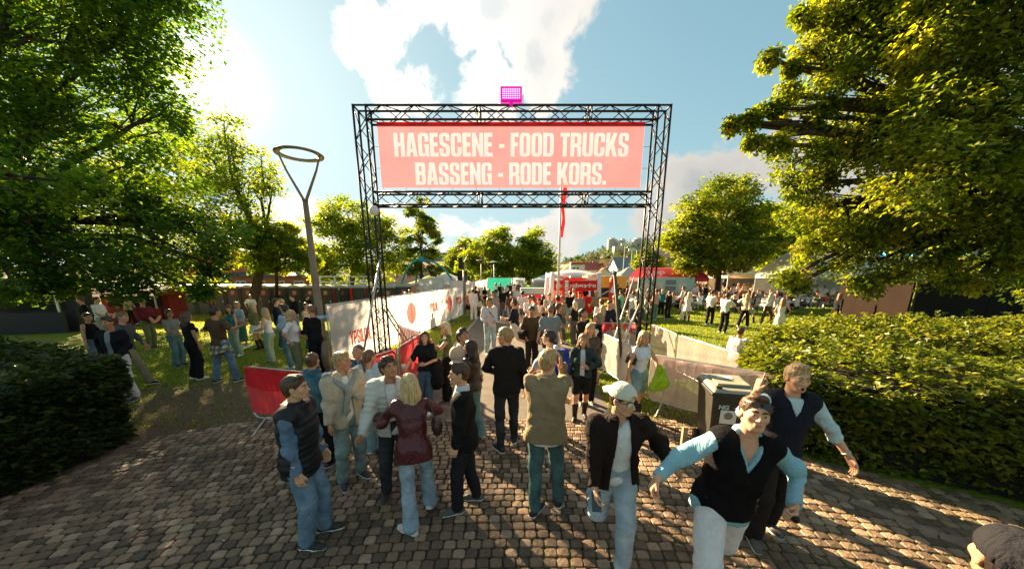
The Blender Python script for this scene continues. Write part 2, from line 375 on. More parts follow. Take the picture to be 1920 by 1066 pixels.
# flat kerb stones that run in front of the right hedge
KERB2=mat((.21,.155,.105),.8,.2,7,.5,40,name='flat_kerb_stone')
kb=thing('kerb','curved row of long flat granite kerb stones in the paving before the right hedge','kerb')
KP=[(3.2,4.35),(3.75,3.68),(4.15,3.1),(4.5,2.62),(4.85,2.0),(5.1,1.2)]
for (x0,y0),(x1,y1) in zip(KP[:-1],KP[1:]):
    L_=math.hypot(x1-x0,y1-y0); n=2
    for q in range(n):
        f=(q+.5)/n; MB().box((0,0,.012),(L_/n-.015,.13,.03),math.atan2(y1-y0,x1-x0)).obj('kerbstone',KERB2,kb,loc=(x0+(x1-x0)*f,y0+(y1-y0)*f,.0))
# ------------------------------------------------------------------ grass blades (near lawn only)
def grass():
    N=130000; y=5.3+(rg.random(N)**1.5)*24; x=rg.uniform(-1,1,N)*(4+y*.95)+.5; ok=[]
    for a,b in zip(x,y): ok.append(not inpoly(a,b,PLAZA) and not inpoly(a,b,PATH))
    ok=np.array(ok); x=x[ok]; y=y[ok]
    # bare soil patches hold few blades
    bare=(np.abs(x+4.6)/4.4+np.abs(y-6.6)/3.6<1)&(rg.random(len(x))<.8); bare|=(np.abs(x-3)/1.8+np.abs(y-5.5)/.8<1)&(rg.random(len(x))<.6)
    x=x[~bare]; y=y[~bare]; n=len(x); z=np.array([hgt(a,b) for a,b in zip(x,y)])
    th=rg.uniform(0,2*PI,n); fr=1+np.clip(y-8,0,30)*.07; h_=rg.uniform(.025,.06,n)*fr**.4; w_=rg.uniform(.006,.012,n)*1.6*fr; lx=rg.normal(0,.02,n); ly=rg.normal(0,.02,n)
    B=np.stack([x,y,z],1); d=np.stack([np.cos(th)*w_,np.sin(th)*w_,np.zeros(n)],1)
    V=np.stack([B-d,B+d,B+np.stack([lx,ly,h_],1)],1).reshape(-1,3)
    MBx=MB().add(V,[np.arange(3*n).reshape(-1,3)])
    o=MBx.obj('grass',leafmat('grass_blade',[(0,(.08,.12,.012)),(.6,(.16,.21,.022)),(1,(.26,.26,.06))],(2.0,1.8,.5),.55),attr=rg.random(n)); tag(o,'short trodden lawn grass on both sides of the asphalt path','grass'); o['kind']='stuff'
grass()
# ------------------------------------------------------------------ lettering
def fil(pts,n=5):
    """polygon whose points may carry a corner radius"""
    out=[]; m=len(pts)
    for i,p in enumerate(pts):
        x,y=p[0],p[1]; r=p[2] if len(p)>2 else 0
        if r<=0: out.append((x,y)); continue
        a=np.array(pts[i-1][:2],dtype=float)-(x,y); b=np.array(pts[(i+1)%m][:2],dtype=float)-(x,y); la=np.linalg.norm(a); lb=np.linalg.norm(b); a/=la; b/=lb
        k=min(r,la*.5,lb*.5); P0=np.array((x,y))+a*k; P2=np.array((x,y))+b*k; P1=np.array((x,y))
        for q in range(n+1):
            t_=q/n; c=(1-t_)**2*P0+2*t_*(1-t_)*P1+t_*t_*P2; out.append((c[0],c[1]))
    return out
GL={'H':(.53,[[(0,0),(0,1),(.2,1),(.2,.6),(.33,.6),(.33,1),(.53,1),(.53,0),(.33,0),(.33,.43),(.2,.43),(.2,0)]]),
'A':(.57,[[(0,0),(.15,1),(.42,1),(.57,0),(.365,0),(.345,.18),(.225,.18),(.205,0)],[(.245,.34),(.325,.34),(.285,.74)]]),
'G':(.53,[[(.53,.62),(.53,1,.2),(0,1,.2),(0,0,.2),(.3,0,.1),(.37,.07),(.39,0),(.53,0),(.53,.53),(.29,.53),(.29,.4),(.33,.4),(.33,.14,.05),(.2,.14,.05),(.2,.86,.05),(.33,.86,.05),(.33,.62)]]),
'E':(.42,[[(0,0),(0,1),(.41,1),(.41,.83),(.2,.83),(.2,.6),(.38,.6),(.38,.43),(.2,.43),(.2,.17),(.42,.17),(.42,0)]]),
'S':(.52,[[(.51,.66),(.51,1,.2),(.01,1,.2),(.01,.52,.12),(.32,.36,.04),(.32,.14,.05),(.2,.14,.05),(.2,.35),(0,.35),(0,0,.2),(.52,0,.2),(.52,.46,.12),(.2,.62,.04),(.2,.86,.05),(.32,.86,.05),(.32,.66)]]),
'C':(.53,[[(.53,.6),(.53,1,.2),(0,1,.2),(0,0,.2),(.53,0,.2),(.53,.4),(.33,.4),(.33,.14,.05),(.2,.14,.05),(.2,.86,.05),(.33,.86,.05),(.33,.6)]]),
'N':(.55,[[(0,0),(0,1),(.18,1),(.36,.48),(.36,1),(.55,1),(.55,0),(.38,0),(.19,.54),(.19,0)]]),
'F':(.4,[[(0,0),(0,1),(.4,1),(.4,.83),(.2,.83),(.2,.6),(.36,.6),(.36,.43),(.2,.43),(.2,0)]]),
'O':(.53,[[(0,0,.2),(0,1,.2),(.53,1,.2),(.53,0,.2)],[(.2,.14,.06),(.2,.86,.06),(.33,.86,.06),(.33,.14,.06)]]),
'D':(.53,[[(0,0),(0,1),(.53,1,.2),(.53,0,.2)],[(.2,.15),(.2,.85),(.33,.85,.05),(.33,.15,.05)]]),
'T':(.46,[[(.13,0),(.13,.83),(0,.83),(0,1),(.46,1),(.46,.83),(.33,.83),(.33,0)]]),
'R':(.54,[[(0,0),(0,1),(.53,1,.18),(.53,.5,.1),(.45,.47),(.54,.4,.08),(.54,0),(.34,0),(.34,.38,.05),(.2,.4),(.2,0)],[(.2,.56),(.2,.84),(.33,.84,.04),(.33,.56,.04)]]),
'U':(.53,[[(0,1),(0,0,.2),(.53,0,.2),(.53,1),(.33,1),(.33,.14,.05),(.2,.14,.05),(.2,1)]]),
'K':(.56,[[(0,0),(0,1),(.2,1),(.2,.62),(.34,1),(.55,1),(.4,.54),(.57,0),(.36,0),(.26,.36),(.2,.24),(.2,0)]]),
'B':(.53,[[(0,0),(0,1),(.52,1,.17),(.52,.54,.09),(.46,.515),(.53,.48,.09),(.53,0,.17)],[(.2,.6),(.2,.84),(.32,.84,.04),(.32,.6,.04)],[(.2,.15),(.2,.44),(.33,.44,.04),(.33,.15,.04)]]),
'.':(.19,[[(0,0),(0,.19),(.19,.19),(.19,0)]]),'-':(.26,[[(0,.36),(0,.53),(.26,.53),(.26,.36)]]),
'P':(.53,[[(0,0),(0,1),(.53,1,.2),(.53,.4,.2),(.2,.4),(.2,0)],[(.2,.55),(.2,.85),(.33,.85,.05),(.33,.55,.05)]]),
'L':(.4,[[(0,0),(0,1),(.2,1),(.2,.17),(.4,.17),(.4,0)]]),'I':(.2,[[(0,0),(0,1),(.2,1),(.2,0)]]),
'Y':(.55,[[(.175,0),(.175,.4),(0,1),(.2,1),(.275,.66),(.35,1),(.55,1),(.375,.4),(.375,0)]]),
'V':(.55,[[(.16,0),(0,1),(.2,1),(.275,.4),(.35,1),(.55,1),(.39,0)]])}
GL['Ø']=GL['O']
def letter_mesh(ch,ex=.002):
    cu=bpy.data.curves.new('letter','CURVE'); cu.dimensions='2D'; cu.fill_mode='BOTH'; cu.extrude=ex
    for c in GL[ch][1]:
        p=fil(c); s=cu.splines.new('POLY'); s.points.add(len(p)-1)
        for q,(x,y) in zip(s.points,p): q.co=(x,y,0,1)
        s.use_cyclic_u=True
    o=bpy.data.objects.new('tmp',cu); COL.objects.link(o); dg=bpy.context.evaluated_depsgraph_get()
    me=bpy.data.meshes.new_from_object(o.evaluated_get(dg)); bpy.data.objects.remove(o); me.name='letter'; return me
_lm={}
def lettering(text,h,width,center,rot,m,parent,name='letter',gap=.045,space=.22,sq=1.0):
    """own heavy condensed capitals, laid on a plane given by rot (Matrix), centred"""
    tot=sum((GL[c][0] if c!=' ' else space)+gap for c in text)-gap; sx_=width/tot; x=-width/2
    for c in text:
        if c!=' ':
            if (c,m.name) not in _lm:
                me=letter_mesh(c); me.materials.append(m); _lm[(c,m.name)]=me
            o=bpy.data.objects.new(name,_lm[(c,m.name)]); COL.objects.link(o); o.parent=parent
            o.matrix_local=Matrix.Translation(center)@rot@Matrix.Translation((x,-h/2,0))@Matrix.Diagonal((sx_,h,1,1))
            if c=='Ø':
                b=MB(); b.prism([(-.04,-.07),(.04,-.07),(.57,1.07),(.49,1.07)],(1,0,0),(0,1,0),(0,0,1),(0,0,.003),.002)
                s=b.obj('letter_stroke',m,parent); s.matrix_local=o.matrix_local.copy()
        x+=((GL[c][0] if c!=' ' else space)+gap)*sx_
def text_obj(txt,h,width,center,rot,m,parent,name='lettering',bold=.02):
    cu=bpy.data.curves.new(name,'FONT'); cu.body=txt; cu.size=1; cu.offset=bold; cu.extrude=.002; cu.align_x='CENTER'; cu.align_y='CENTER'
    o=bpy.data.objects.new('tmp',cu); COL.objects.link(o); dg=bpy.context.evaluated_depsgraph_get(); dg.update()
    me=bpy.data.meshes.new_from_object(o.evaluated_get(dg)); bpy.data.objects.remove(o); me.name=name; me.materials.append(m)
    xs=[v.co.x for v in me.vertices]; ys=[v.co.y for v in me.vertices]; W=max(xs)-min(xs); H=max(ys)-min(ys)
    o=bpy.data.objects.new(name,me); COL.objects.link(o); o.parent=parent
    o.matrix_local=Matrix.Translation(center)@rot@Matrix.Diagonal((width/W,h/H,1,1)); return o
FACE=Matrix.Rotation(R(90),4,'X')   # upright, reading from -Y
# ------------------------------------------------------------------ truss gate
SZ=.34; gate=thing('truss_gate','tall black box truss entrance gate spanning the asphalt path','gate',(0,10,0))
_br={}
def brace(p0,p1,parent,r=.0125,name='brace',m=BLACKM,n=6):
    p0=Vector(p0); p1=Vector(p1); L=(p1-p0).length; k=(round(L,2),r,m.name,n)
    if k not in _br: _br[k]=MB().tube([(0,0,0),(0,0,L)],r,n).mesh(name,m,True)
    o=bpy.data.objects.new(name,_br[k]); COL.objects.link(o); o.parent=parent; o.location=p0; o.rotation_euler=(p1-p0).to_track_quat('Z','Y').to_euler(); return o
def truss(name,p0,p1,a,b,parent,pitch=.41,faces=(0,1,2,3),s=SZ,cr=.029):
    p0,p1,a,b=[Vector(q) for q in (p0,p1,a,b)]; L=(p1-p0).length; d=(p1-p0)/L; cs=[a*x*s/2+b*y*s/2 for x,y in ((-1,-1),(1,-1),(1,1),(-1,1))]
    ts=[.01,L-.01]; mid=3.0
    while mid<L-1: ts+=[mid-.05,mid+.05]; mid+=3.0
    part=None
    for t_ in ts:   # square frames at the ends and at the joints of the sections
        pb=MB()
        for q in range(4): pb.tube([p0+d*t_+cs[q],p0+d*t_+cs[(q+1)%4]],.016,6)
        o=pb.obj(name if part is None else 'spacer_frame',BLACKM,parent if part is None else part,True)
        if part is None: part=o
    for q in range(4): brace(p0+cs[q],p1+cs[q],part,cr,'chord',n=10)
    n=int(L/pitch)
    for f in faces:
        c0,c1=cs[f],cs[(f+1)%4]
        for i in range(n):
            t0=p0+d*(L*i/n); t1=p0+d*(L*(i+1)/n)
            (x,y)=(c0,c1) if (i+f)%2==0 else (c1,c0); brace(t0+x,t1+y,part)
    return part
GW=4.08; GT=6.98; gx,gy,gz=(1,0,0),(0,1,0),(0,0,1); yc=.17
for s in (-1,1):
    c=truss('truss_column',(s*GW,yc,.02),(s*GW,yc,GT+.02),gx,gy,gate,.42)
truss('truss_beam',(-GW+.17,yc,GT-.17),(GW-.17,yc,GT-.17),gy,gz,gate,.42)
truss('truss_beam',(-GW+.17,yc,4.67),(GW-.17,yc,4.67),gy,gz,gate,.42)
for s in (-1,1):
    cb=MB()
    for y in (0,.34):
        cb.tube([(s*(GW-.17),y,GT),(s*(GW+.17),y,GT)],.0245,8); cb.tube([(s*(GW-.17),y,GT-.34),(s*(GW+.17),y,GT)],.012,6)
    cb.tube([(s*(GW+.17),0,GT),(s*(GW+.17),.34,GT)],.0245,8); cb.obj('corner_piece',BLACKM,gate,True); MB().box((s*GW,yc,.01),(.6,.6,.02)).obj('base_plate',BLACKM,gate)
# outriggers: black ladder strut at the left foot, pale ones at the right foot
lo=MB(); 
for y in (.02,.3):
    lo.tube([(-GW+.2,y,1.55),(-GW+1.02,y,.05)],.022,8)
lo.obj('outrigger',BLACKM,gate,True)
for k in range(5):
    f=(k+.5)/5; x=-GW+.2+.82*f; z=1.55-1.5*f; brace((x,.02,z),(x+.08,.3,z-.14),gate)
ro=MB()
for y in (-.5,-.25): ro.tube([(GW-.2,.1,1.7),(GW-1.0,y,.05)],.02,8)
ro.obj('outrigger',METAL,gate,True)
for k in range(4):
    f=(k+.6)/5; x=GW-.2-.8*f; z=1.7-1.65*f; brace((x,.1-.6*f,z),(x,.1-.35*f,z),gate,.012,'rung',METAL)
ps=MB(); ps.tube([(-GW+.25,-.1,3.0),(-GW-.1,-1.2,.05)],.03,10); ps.obj('push_pull_strut',METAL,gate,True)
ps=MB(); ps.tube([(GW-.35,.3,2.5),(GW-1.55,-1.3,.05)],.022,10); ps.obj('push_pull_strut',METAL,gate,True)
# round white disc lamp on the left column
lb=MB(); lb.lathe([(0,-.05),(.09,-.05),(.13,-.02),(.135,.02),(.1,.06),(0,.07)],n=20); wl=thing('globe_lamp','small round white globe lamp fixed to the left gate column','lamp',(-3.86,9.86,4.32))
o=lb.obj('lamp_glass',WHITEP,wl,True); o.rotation_euler=(R(90),0,0)
b=MB().tube([(0,.02,0),(0,.14,0)],.02,8); b.obj('bracket',BLACKM,wl,True)
# banner
def bannermat(name,col,al,tr=.6):
    m=bpy.data.materials.new(name); m.use_nodes=True; t=NT(m.node_tree); t.n.clear(); out=t('OutputMaterial'); co=t('TexCoord').outputs['Object']
    n=t('TexNoise',{'Vector':co,'Scale':1.3,'Detail':4.0}); cs=t.ramp(n.outputs[0],[(.3,[x*.9 for x in col]),(.7,[min(1,x*1.07) for x in col])])
    d=t('BsdfDiffuse',{'Color':cs}); tr_=t('BsdfTranslucent',{'Color':cs}); a=t('MixShader',{0:tr,1:d.outputs[0],2:tr_.outputs[0]})
    wv=t('TexNoise',{'Vector':co,'Scale':2.2,'Detail':2.0}); bp=t('Bump',{'Height':wv.outputs[0],'Strength':.3,'Distance':.12}); t.l.new(bp.outputs[0],d.inputs['Normal'])
    tp=t('BsdfTransparent'); s=t('MixShader',{0:al,1:tp.outputs[0],2:a.outputs[0]}); t.l.new(s.outputs[0],out.inputs[0]); return m
BRED=bannermat('banner_coral',(.80,.18,.20),.63,.66); BWH=bannermat('banner_print',(.76,.44,.52),.70,.6); BHEM=bannermat('banner_hem',(.65,.02,.03),.97,.5)
bz0,bz1=4.99,6.60; bx0,bx1=-3.72,3.66
ban=thing('banner','long coral mesh banner with two lines of white capitals hung in the gate','banner',(0,10.22,0))
ban['label']='long coral mesh banner reading HAGESCENE - FOOD TRUCKS BASSENG - RØDE KORS'
_holes=[]
cu=bpy.data.curves.new('banner_cloth','CURVE'); cu.dimensions='2D'; cu.fill_mode='BOTH'; cu.extrude=.001
def _spl(p):
    q_=cu.splines.new('POLY'); q_.points.add(len(p)-1)
    for q,(x,y) in zip(q_.points,p): q.co=(x,y,0,1)
    q_.use_cyclic_u=True
_spl([(bx0,bz0),(bx1,bz0),(bx1,bz1),(bx0,bz1)])
for text,h_,wd_,(cx_,cz_) in (('HAGESCENE - FOOD TRUCKS',.60,6.55,(-.02,6.10)),('BASSENG - RØDE KORS.',.58,5.42,(-.03,5.36))):
    gap,space=.045,.22; tot=sum((GL[c][0] if c!=' ' else space)+gap for c in text)-gap; sx_=wd_/tot; x=cx_-wd_/2
    for c in text:
        if c!=' ':
            for ct in GL[c][1]: _spl([(x+a_*sx_,cz_-h_/2+b_*h_) for a_,b_ in fil(ct)])
        x+=((GL[c][0] if c!=' ' else space)+gap)*sx_
    lettering(text,h_,wd_,Vector((cx_,0,cz_)),FACE,BWH,ban)
o=bpy.data.objects.new('tmp',cu); COL.objects.link(o); dg=bpy.context.evaluated_depsgraph_get(); me=bpy.data.meshes.new_from_object(o.evaluated_get(dg)); bpy.data.objects.remove(o)
me.name='banner_cloth'; me.materials.append(BRED); o=mobj('banner_cloth',me,ban); o.matrix_local=FACE
MB().box(((bx0+bx1)/2,0,bz1+.03),(bx1-bx0,.05,.05)).obj('hem',BHEM,ban)
tb=MB()
for k in range(12): 
    x=bx0+.04+(bx1-bx0-.08)*k/11; tb.tube([(x,0,bz0+.02),(x+rnd.uniform(-.05,.05),.03,bz0-.15)],.004,5)
    tb.tube([(x,0,bz1+.04),(x,.02,bz1+.14)],.004,5)
for z in (5.5,6.05):
    tb.tube([(bx0,0,z),(-GW+.2,.0,z)],.005,5); tb.tube([(bx1,0,z),(GW-.2,.0,z)],.005,5)
tb.obj('bungee_ties',BLACKM,ban,kind='stuff')
# pink LED flood on the top beam
fl=thing('flood_light','magenta glowing LED flood light clamped on top of the gate','flood light',(-.02,9.95,GT+.04))
MG=mat((.50,.0,.26),.4,.05,4,name='magenta_glow_housing',emit=.16);  # housing and yoke glow themselves: LED spill put into their material
b=MB(); b.box((0,.03,.19),(.56,.10,.34)); b.box((0,.10,.19),(.40,.07,.24)); b.obj('housing',MG,fl)
EM=mat((1,.03,.6),.5,0,name='led_window',emit=.13); b=MB().box((0,-.0265,.19),(.50,.01,.27)); b.obj('lens',EM,fl)
EL=mat((1,.55,.95),.5,0,name='led_dot',emit=.40); dm=MB().lathe([(0,0),(.014,0),(.016,-.008)],n=8); dme=dm.mesh('led',EL)
for i in range(10):
    for j in range(5):
        o=mobj('led',dme,fl,(-.216+.048*i,-.034,.09+.05*j)); o.rotation_euler=(R(90),0,0)
b=MB(); b.tube([(-.31,.03,.19),(-.31,.03,-.02),(.31,.03,-.02),(.31,.03,.19)],.014,6); b.box((0,.03,-.04),(.09,.07,.1)); b.obj('yoke',MG,fl)
b=MB(); b.tube([(0,.05,0),(.05,.06,-.25),(.0,.05,-.4),(.12,-.02,-.45),(.3,-.03,-.52),(.5,-.02,-.48),(.62,0,-.36)],.007,6); b.obj('cable',BLACKM,fl,True)
# ------------------------------------------------------------------ street lamps with a ring head
POSTM=mat((.24,.175,.115),.5,.1,3,name='lamp_post_paint',metal=.2)
def ring_lamp(x,y,h,label,rt=.5,lean=0.0,group=None,seg=40):
    L=thing('street_lamp',label,'street lamp',(x,y,hgt(x,y)),group=group); tw=lean
    b=MB(); b.tube([(0,0,0),(0,0,.9)],[.11,.11],16); b.tube([(0,0,.9),(0,0,1.0),(tw*.9,0,h-1.05)],[.11,.1,.06],16); b.obj('post',POSTM,L,True)
    b=MB()
    for s in (-1,1): b.tube([(tw*.9,0,h-1.1),(tw*.9+s*.05,0,h-.95),(tw+s*(rt-.15),0,h-.35),(tw+s*(rt-.03),0,h-.03)],[.05,.034,.024,.02],8)
    b.obj('fork',POSTM,L,True)
    th=np.linspace(0,2*PI,seg+1); b=MB()
    prof=[(rt-.12,-.012),(rt,-.03),(rt+.01,0),(rt-.02,.022),(rt-.11,.014)]; b.lathe(prof+[prof[0]],(tw,0,h),seg); b.obj('lamp_ring',POSTM,L,True)
    b=MB(); b.lathe([(rt-.105,-.018),(rt-.015,-.034)],(tw,0,h),seg); b.obj('diffuser',mat((.8,.78,.7),.3,0,name='lamp_diffuser'),L,True)
    return L
ring_lamp(-4.93,8.45,5.3,'large brown street lamp with ring head at the near end of the white fence',.5)
b=MB(); b.lathe([(.118,-.04),(.122,0),(.118,.04)],(0,0,0),16); b.box((.16,0,0),(.14,.03,.05)); tg=b.obj('strap',mat((.35,.55,.75),.5,0,name='blue_strap'),smooth=True,loc=(-4.93,8.45,1.52)); tag(tg,'pale blue strap tying the white fence to the big street lamp','strap')
# ------------------------------------------------------------------ crowd barriers
def frame_path(L,z0,z1,r=.12):
    p=[]
    for (cx_,cz,a0) in ((L-r,z1-r,90),(L-r,z0+r,0),(r,z0+r,-90),(r,z1-r,-180)):
        for k in range(5): a=R(a0-k*22.5); p.append((cx_+r*math.cos(a),0,cz+r*math.sin(a)))
    p.append(p[0]); return p
_bar=MB().tube([(0,0,0),(0,0,.78)],.010,5,cap=False).mesh('bar',METAL,True)
def barrier(p0,p1,label,cover=None,cover2=None,group='crowd barriers round the gate',sag=.02,z0=.2,side=-1,low=.22,print_fn=None):
    p0=Vector(p0+(0,)); p1=Vector(p1+(0,)); L=(p1-p0).length; rz=math.atan2(p1.y-p0.y,p1.x-p0.x)
    B=thing('crowd_barrier',label,'barrier',p0,rz,group)
    b=MB(); b.tube(frame_path(L,z0,1.1),.019,8,cap=False); b.obj('frame',METAL,B,True)
    n=int(L/.125)
    for k in range(1,n): mobj('bar',_bar,B,(L*k/n,0,z0+.06))
    for x in (.28,L-.28):
        b=MB(); b.tube([(x,-.3,.015),(x,-.26,.03),(x,-.02,z0+.02),(x,.02,z0+.02),(x,.26,.03),(x,.3,.015)],.017,7); b.obj('foot',METAL,B,True)
    if cover:
        b=MB(); b.sheet(lambda u,v:(.02+(L-.04)*u, side*(.026+sag*abs(math.sin(u*9+v*1.5))+.012*math.sin(u*31+v*4)*(1-v)), low+(1.115-low)*v+(.02*math.sin(u*6) if v<.01 else 0)),26,8)
        b.obj('cover',cover,B,True)
    if cover2:
        b=MB(); b.sheet(lambda u,v:(.02+(L-.04)*u, side*(.034+sag*abs(math.sin(u*9+v*1.5))+.012*math.sin(u*31)), 1.09-(1.09-.22)*(.32+.1*math.sin(u*7))*v),26,4); b.obj('cover_print',cover2,B,True)
    return B
CRED=bannermat('red_scrim',(.85,.07,.09),.78,.7); CRED2=bannermat('dark_red_scrim',(.72,.04,.06),.85,.55)
CPINK=bannermat('pink_scrim',(.86,.62,.58),.62,.6); CGREY=bannermat('grey_scrim',(.60,.51,.48),.72,.55); CPALE=bannermat('pale_scrim',(.80,.73,.69),.72,.55)
barrier((-4.42,5.28),(-2.45,4.72),'red covered crowd barrier standing alone at the edge of the cobbles on the left',CRED,CRED2,low=.3)
barrier((-2.72,5.55),(-2.38,6.52),'red covered crowd barrier behind the people at the left of the path',CRED)
barrier((-2.36,6.62),(-2.32,8.5),'long red covered crowd barrier beside the woman holding a cup',CRED)
barrier((-2.4,8.55),(-3.45,9.9),'short red covered crowd barrier running back to the white fence',CRED)
barrier((2.05,10.3),(3.85,10.15),'pink covered crowd barrier standing across in front of the right gate leg',CPINK,CRED)
barrier((2.2,10.1),(2.32,8.45),'far pale covered crowd barrier along the right edge of the path',CPALE)
barrier((2.34,8.35),(2.62,6.25),'near pale covered crowd barrier along the right edge of the path',CPALE)
barrier((2.66,6.1),(4.05,4.75),'grey covered crowd barrier behind the wheelie bin',CGREY,CPINK)
barrier((4.25,9.9),(4.18,8.2),'pale pink barred barrier beyond the gate, farther one',CPINK)
barrier((4.18,8.1),(4.35,6.05),'pale pink barred barrier beyond the gate, nearer one beside the hedge',CPINK)
# slanting post at the right of the path
sp_=MB(); sp_.tube([(2.62,7.35,0),(2.12,7.0,2.62)],[.036,.034],8); sp_.tube([(2.125,7.0,2.58),(2.12,7.0,2.64)],.045,8)
tag(sp_.obj('post',mat((.07,.075,.045),.6,.2,5,name='green_post'),smooth=True),'slanting dark green pole standing in front of the right gate leg','pole')
# ------------------------------------------------------------------ white scrim fence with prints
WSCR=bannermat('white_scrim',(.80,.74,.70),.97,.5); PRED=bannermat('print_red',(.80,.13,.11),.85,.5); FRM=METAL
def scrim_fence(pts,label,top=1.82,m=WSCR,prints=(),name='site_fence',post=True,z0=.08):
    pts=[Vector((x,y,0)) for x,y in pts]; o0=pts[0]
    F=thing(name,label,'fence',(o0.x,o0.y,0))
    for q,(a,b_) in enumerate(zip(pts[:-1],pts[1:])):
        d=b_-a; L=d.length; d/=L; n=Vector((d.y,-d.x,0)); hz=lambda p:hgt(p.x,p.y)
        fb=MB(); q0=a-o0; q1=b_-o0
        fb.tube([q0+Vector((0,0,hz(a))),q0+Vector((0,0,top)),q1+Vector((0,0,top)),q1+Vector((0,0,hz(b_)))],.02,7); fb.obj('panel_frame',FRM,F,True)
        fb=MB()
        fb.sheet(lambda u,v:tuple(q0+(q1-q0)*u+n*(.03+.02*math.sin(u*5+q)*v+.012*math.sin(u*23+q*2+v*3))+Vector((0,0,z0+(top+.01-z0)*v-(.015*abs(math.sin(u*PI*5)) if v>.99 else 0)))),24,6)
        fb.obj('scrim',m,F,True)
        fb=MB(); fb.box(q0+Vector((0,0,.06)),(.22,.62,.12),math.atan2(d.y,d.x)); fb.obj('fence_foot',mat((.2,.19,.18),.9,.2,name='concrete_foot'),F)
        for (kind,u,z,s) in [p[1:] for p in prints if p[0]==q]:
            c=q0+(q1-q0)*u+n*.075+Vector((0,0,z)); rot=Matrix((tuple(d)+(0,),(0,0,1,0),tuple(n)+(0,),(0,0,0,1))).transposed()
            if kind=='disc':
                db=MB(); db.lathe([(0,0),(s,0)],n=32); o=db.obj('print_disc',PRED,F); o.matrix_local=Matrix.Translation(c)@rot
            elif kind=='text': lettering('YPSILON.',s,s*2.7,c,rot,PRED,F,'print_letter')
            elif kind=='band': db=MB(); db.box((0,0,0),(s*2.2,s,.004)); o=db.obj('print_patch',PRED,F); o.matrix_local=Matrix.Translation(c)@rot
    return F
W0=Vector((-4.75,8.45,0)); W1=Vector((-3.1,20.8,0)); fp=[tuple((W0+(W1-W0)*(k/5)).xy) for k in range(6)]
scrim_fence(fp,'long white scrim fence with red discs and lettering along the left of the path',
  prints=[(0,'text',.52,.80,.40),(1,'disc',.95,1.05,.42),(2,'text',.95,1.05,.40),(3,'disc',.9,1.0,.42),(4,'text',.6,1.05,.4)])
scrim_fence([(-3.1,22.5),(-5.0,27),(-5.2,33)],'white scrim fence beyond the end of the printed fence',top=2.1)
scrim_fence([(-7.2,26),(-5.4,26.6)],'short white scrim fence beside the last toilet cabin',top=2.2)
scrim_fence([(-3.3,26),(-3.15,33),(-3.0,40)],'distant white scrim fence with red discs along the left side of the path',prints=[(0,'disc',.7,1.1,.5),(1,'disc',.5,1.1,.5)],top=1.95)
TEAL=mat((.03,.35,.28),.7,.1,1,name='teal_print',transl=.3)
tf=scrim_fence([(-3.0,41),(-.05,41)],'teal printed banner fence closing the end of the path',m=TEAL,top=2.1)
text_obj('DRAMMEN',.35,1.9,Vector((1.5,-.12,1.3)),FACE,WHITEP,tf) if False else None
scrim_fence([(0,41),(1.6,41.5)],'pale blue-white scrim panel right of the teal banner',m=mat((.55,.62,.62),.7,.1,1,name='pale_print',transl=.3),top=2.1)
# ------------------------------------------------------------------ foliage
def leaves(C,rad,n_per,size,r,outd=None,flat=.55,droop=.25,spread=1.0):
    """leaf-sized folded faces sprayed round cluster centres C (k,3); returns V,F,rnd"""
    k=len(C); N=k*n_per; cen=np.repeat(C,n_per,0); cr=np.repeat(rad,n_per)
    q=r.normal(0,1,(N,3)); q/=np.linalg.norm(q,axis=1)[:,None]; q*=(r.random(N)**.45)[:,None]; q[:,2]*=flat
    P=cen+q*cr[:,None]*spread
    th=r.uniform(0,2*PI,N)+0; d=np.stack([np.cos(th),np.sin(th),-droop+r.normal(0,.28,N)],1)
    if outd is not None: d+=np.repeat(outd,n_per,0)*.9
    d/=np.linalg.norm(d,axis=1)[:,None]
    nrm=np.stack([r.normal(0,.5,N),r.normal(0,.5,N),np.ones(N)],1); sdir=np.cross(nrm,d); sdir/=np.linalg.norm(sdir,axis=1)[:,None]; up=np.cross(d,sdir)
    L=size*r.uniform(.6,1.25,N)[:,None]; W=L*.34
    b=P; tip=P+d*L-up*L*.10; m=P+d*L*.45; l=m+sdir*W+up*L*.09; rr_=m-sdir*W+up*L*.09
    V=np.stack([b,l,tip,rr_],1).reshape(-1,3); i=np.arange(N)[:,None]*4
    F=np.concatenate([i+[[0,2,1]],i+[[0,3,2]]],1).reshape(-1,3)
    cl=np.repeat(r.normal(0,.16,k),n_per); val=np.clip(.45+cl+r.normal(0,.17,N),0,1)
    return V,F,np.repeat(val,2)
BARK=mat((.07,.052,.036),.9,.3,6,.8,25,name='bark',spec=.15)
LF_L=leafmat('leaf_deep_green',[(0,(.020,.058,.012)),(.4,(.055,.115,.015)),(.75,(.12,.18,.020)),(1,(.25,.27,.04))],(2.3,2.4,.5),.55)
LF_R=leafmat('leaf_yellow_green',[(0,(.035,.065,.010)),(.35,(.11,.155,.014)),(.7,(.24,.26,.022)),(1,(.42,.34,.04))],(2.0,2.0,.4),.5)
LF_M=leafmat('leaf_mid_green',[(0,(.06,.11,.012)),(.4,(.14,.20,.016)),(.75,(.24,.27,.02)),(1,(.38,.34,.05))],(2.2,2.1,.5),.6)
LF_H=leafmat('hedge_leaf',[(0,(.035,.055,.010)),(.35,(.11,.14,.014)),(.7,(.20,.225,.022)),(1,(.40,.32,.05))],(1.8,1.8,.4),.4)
LF_D=leafmat('dark_hedge_leaf',[(0,(.016,.03,.008)),(.5,(.04,.065,.012)),(1,(.11,.12,.02))],(1.8,1.8,.5),.4)
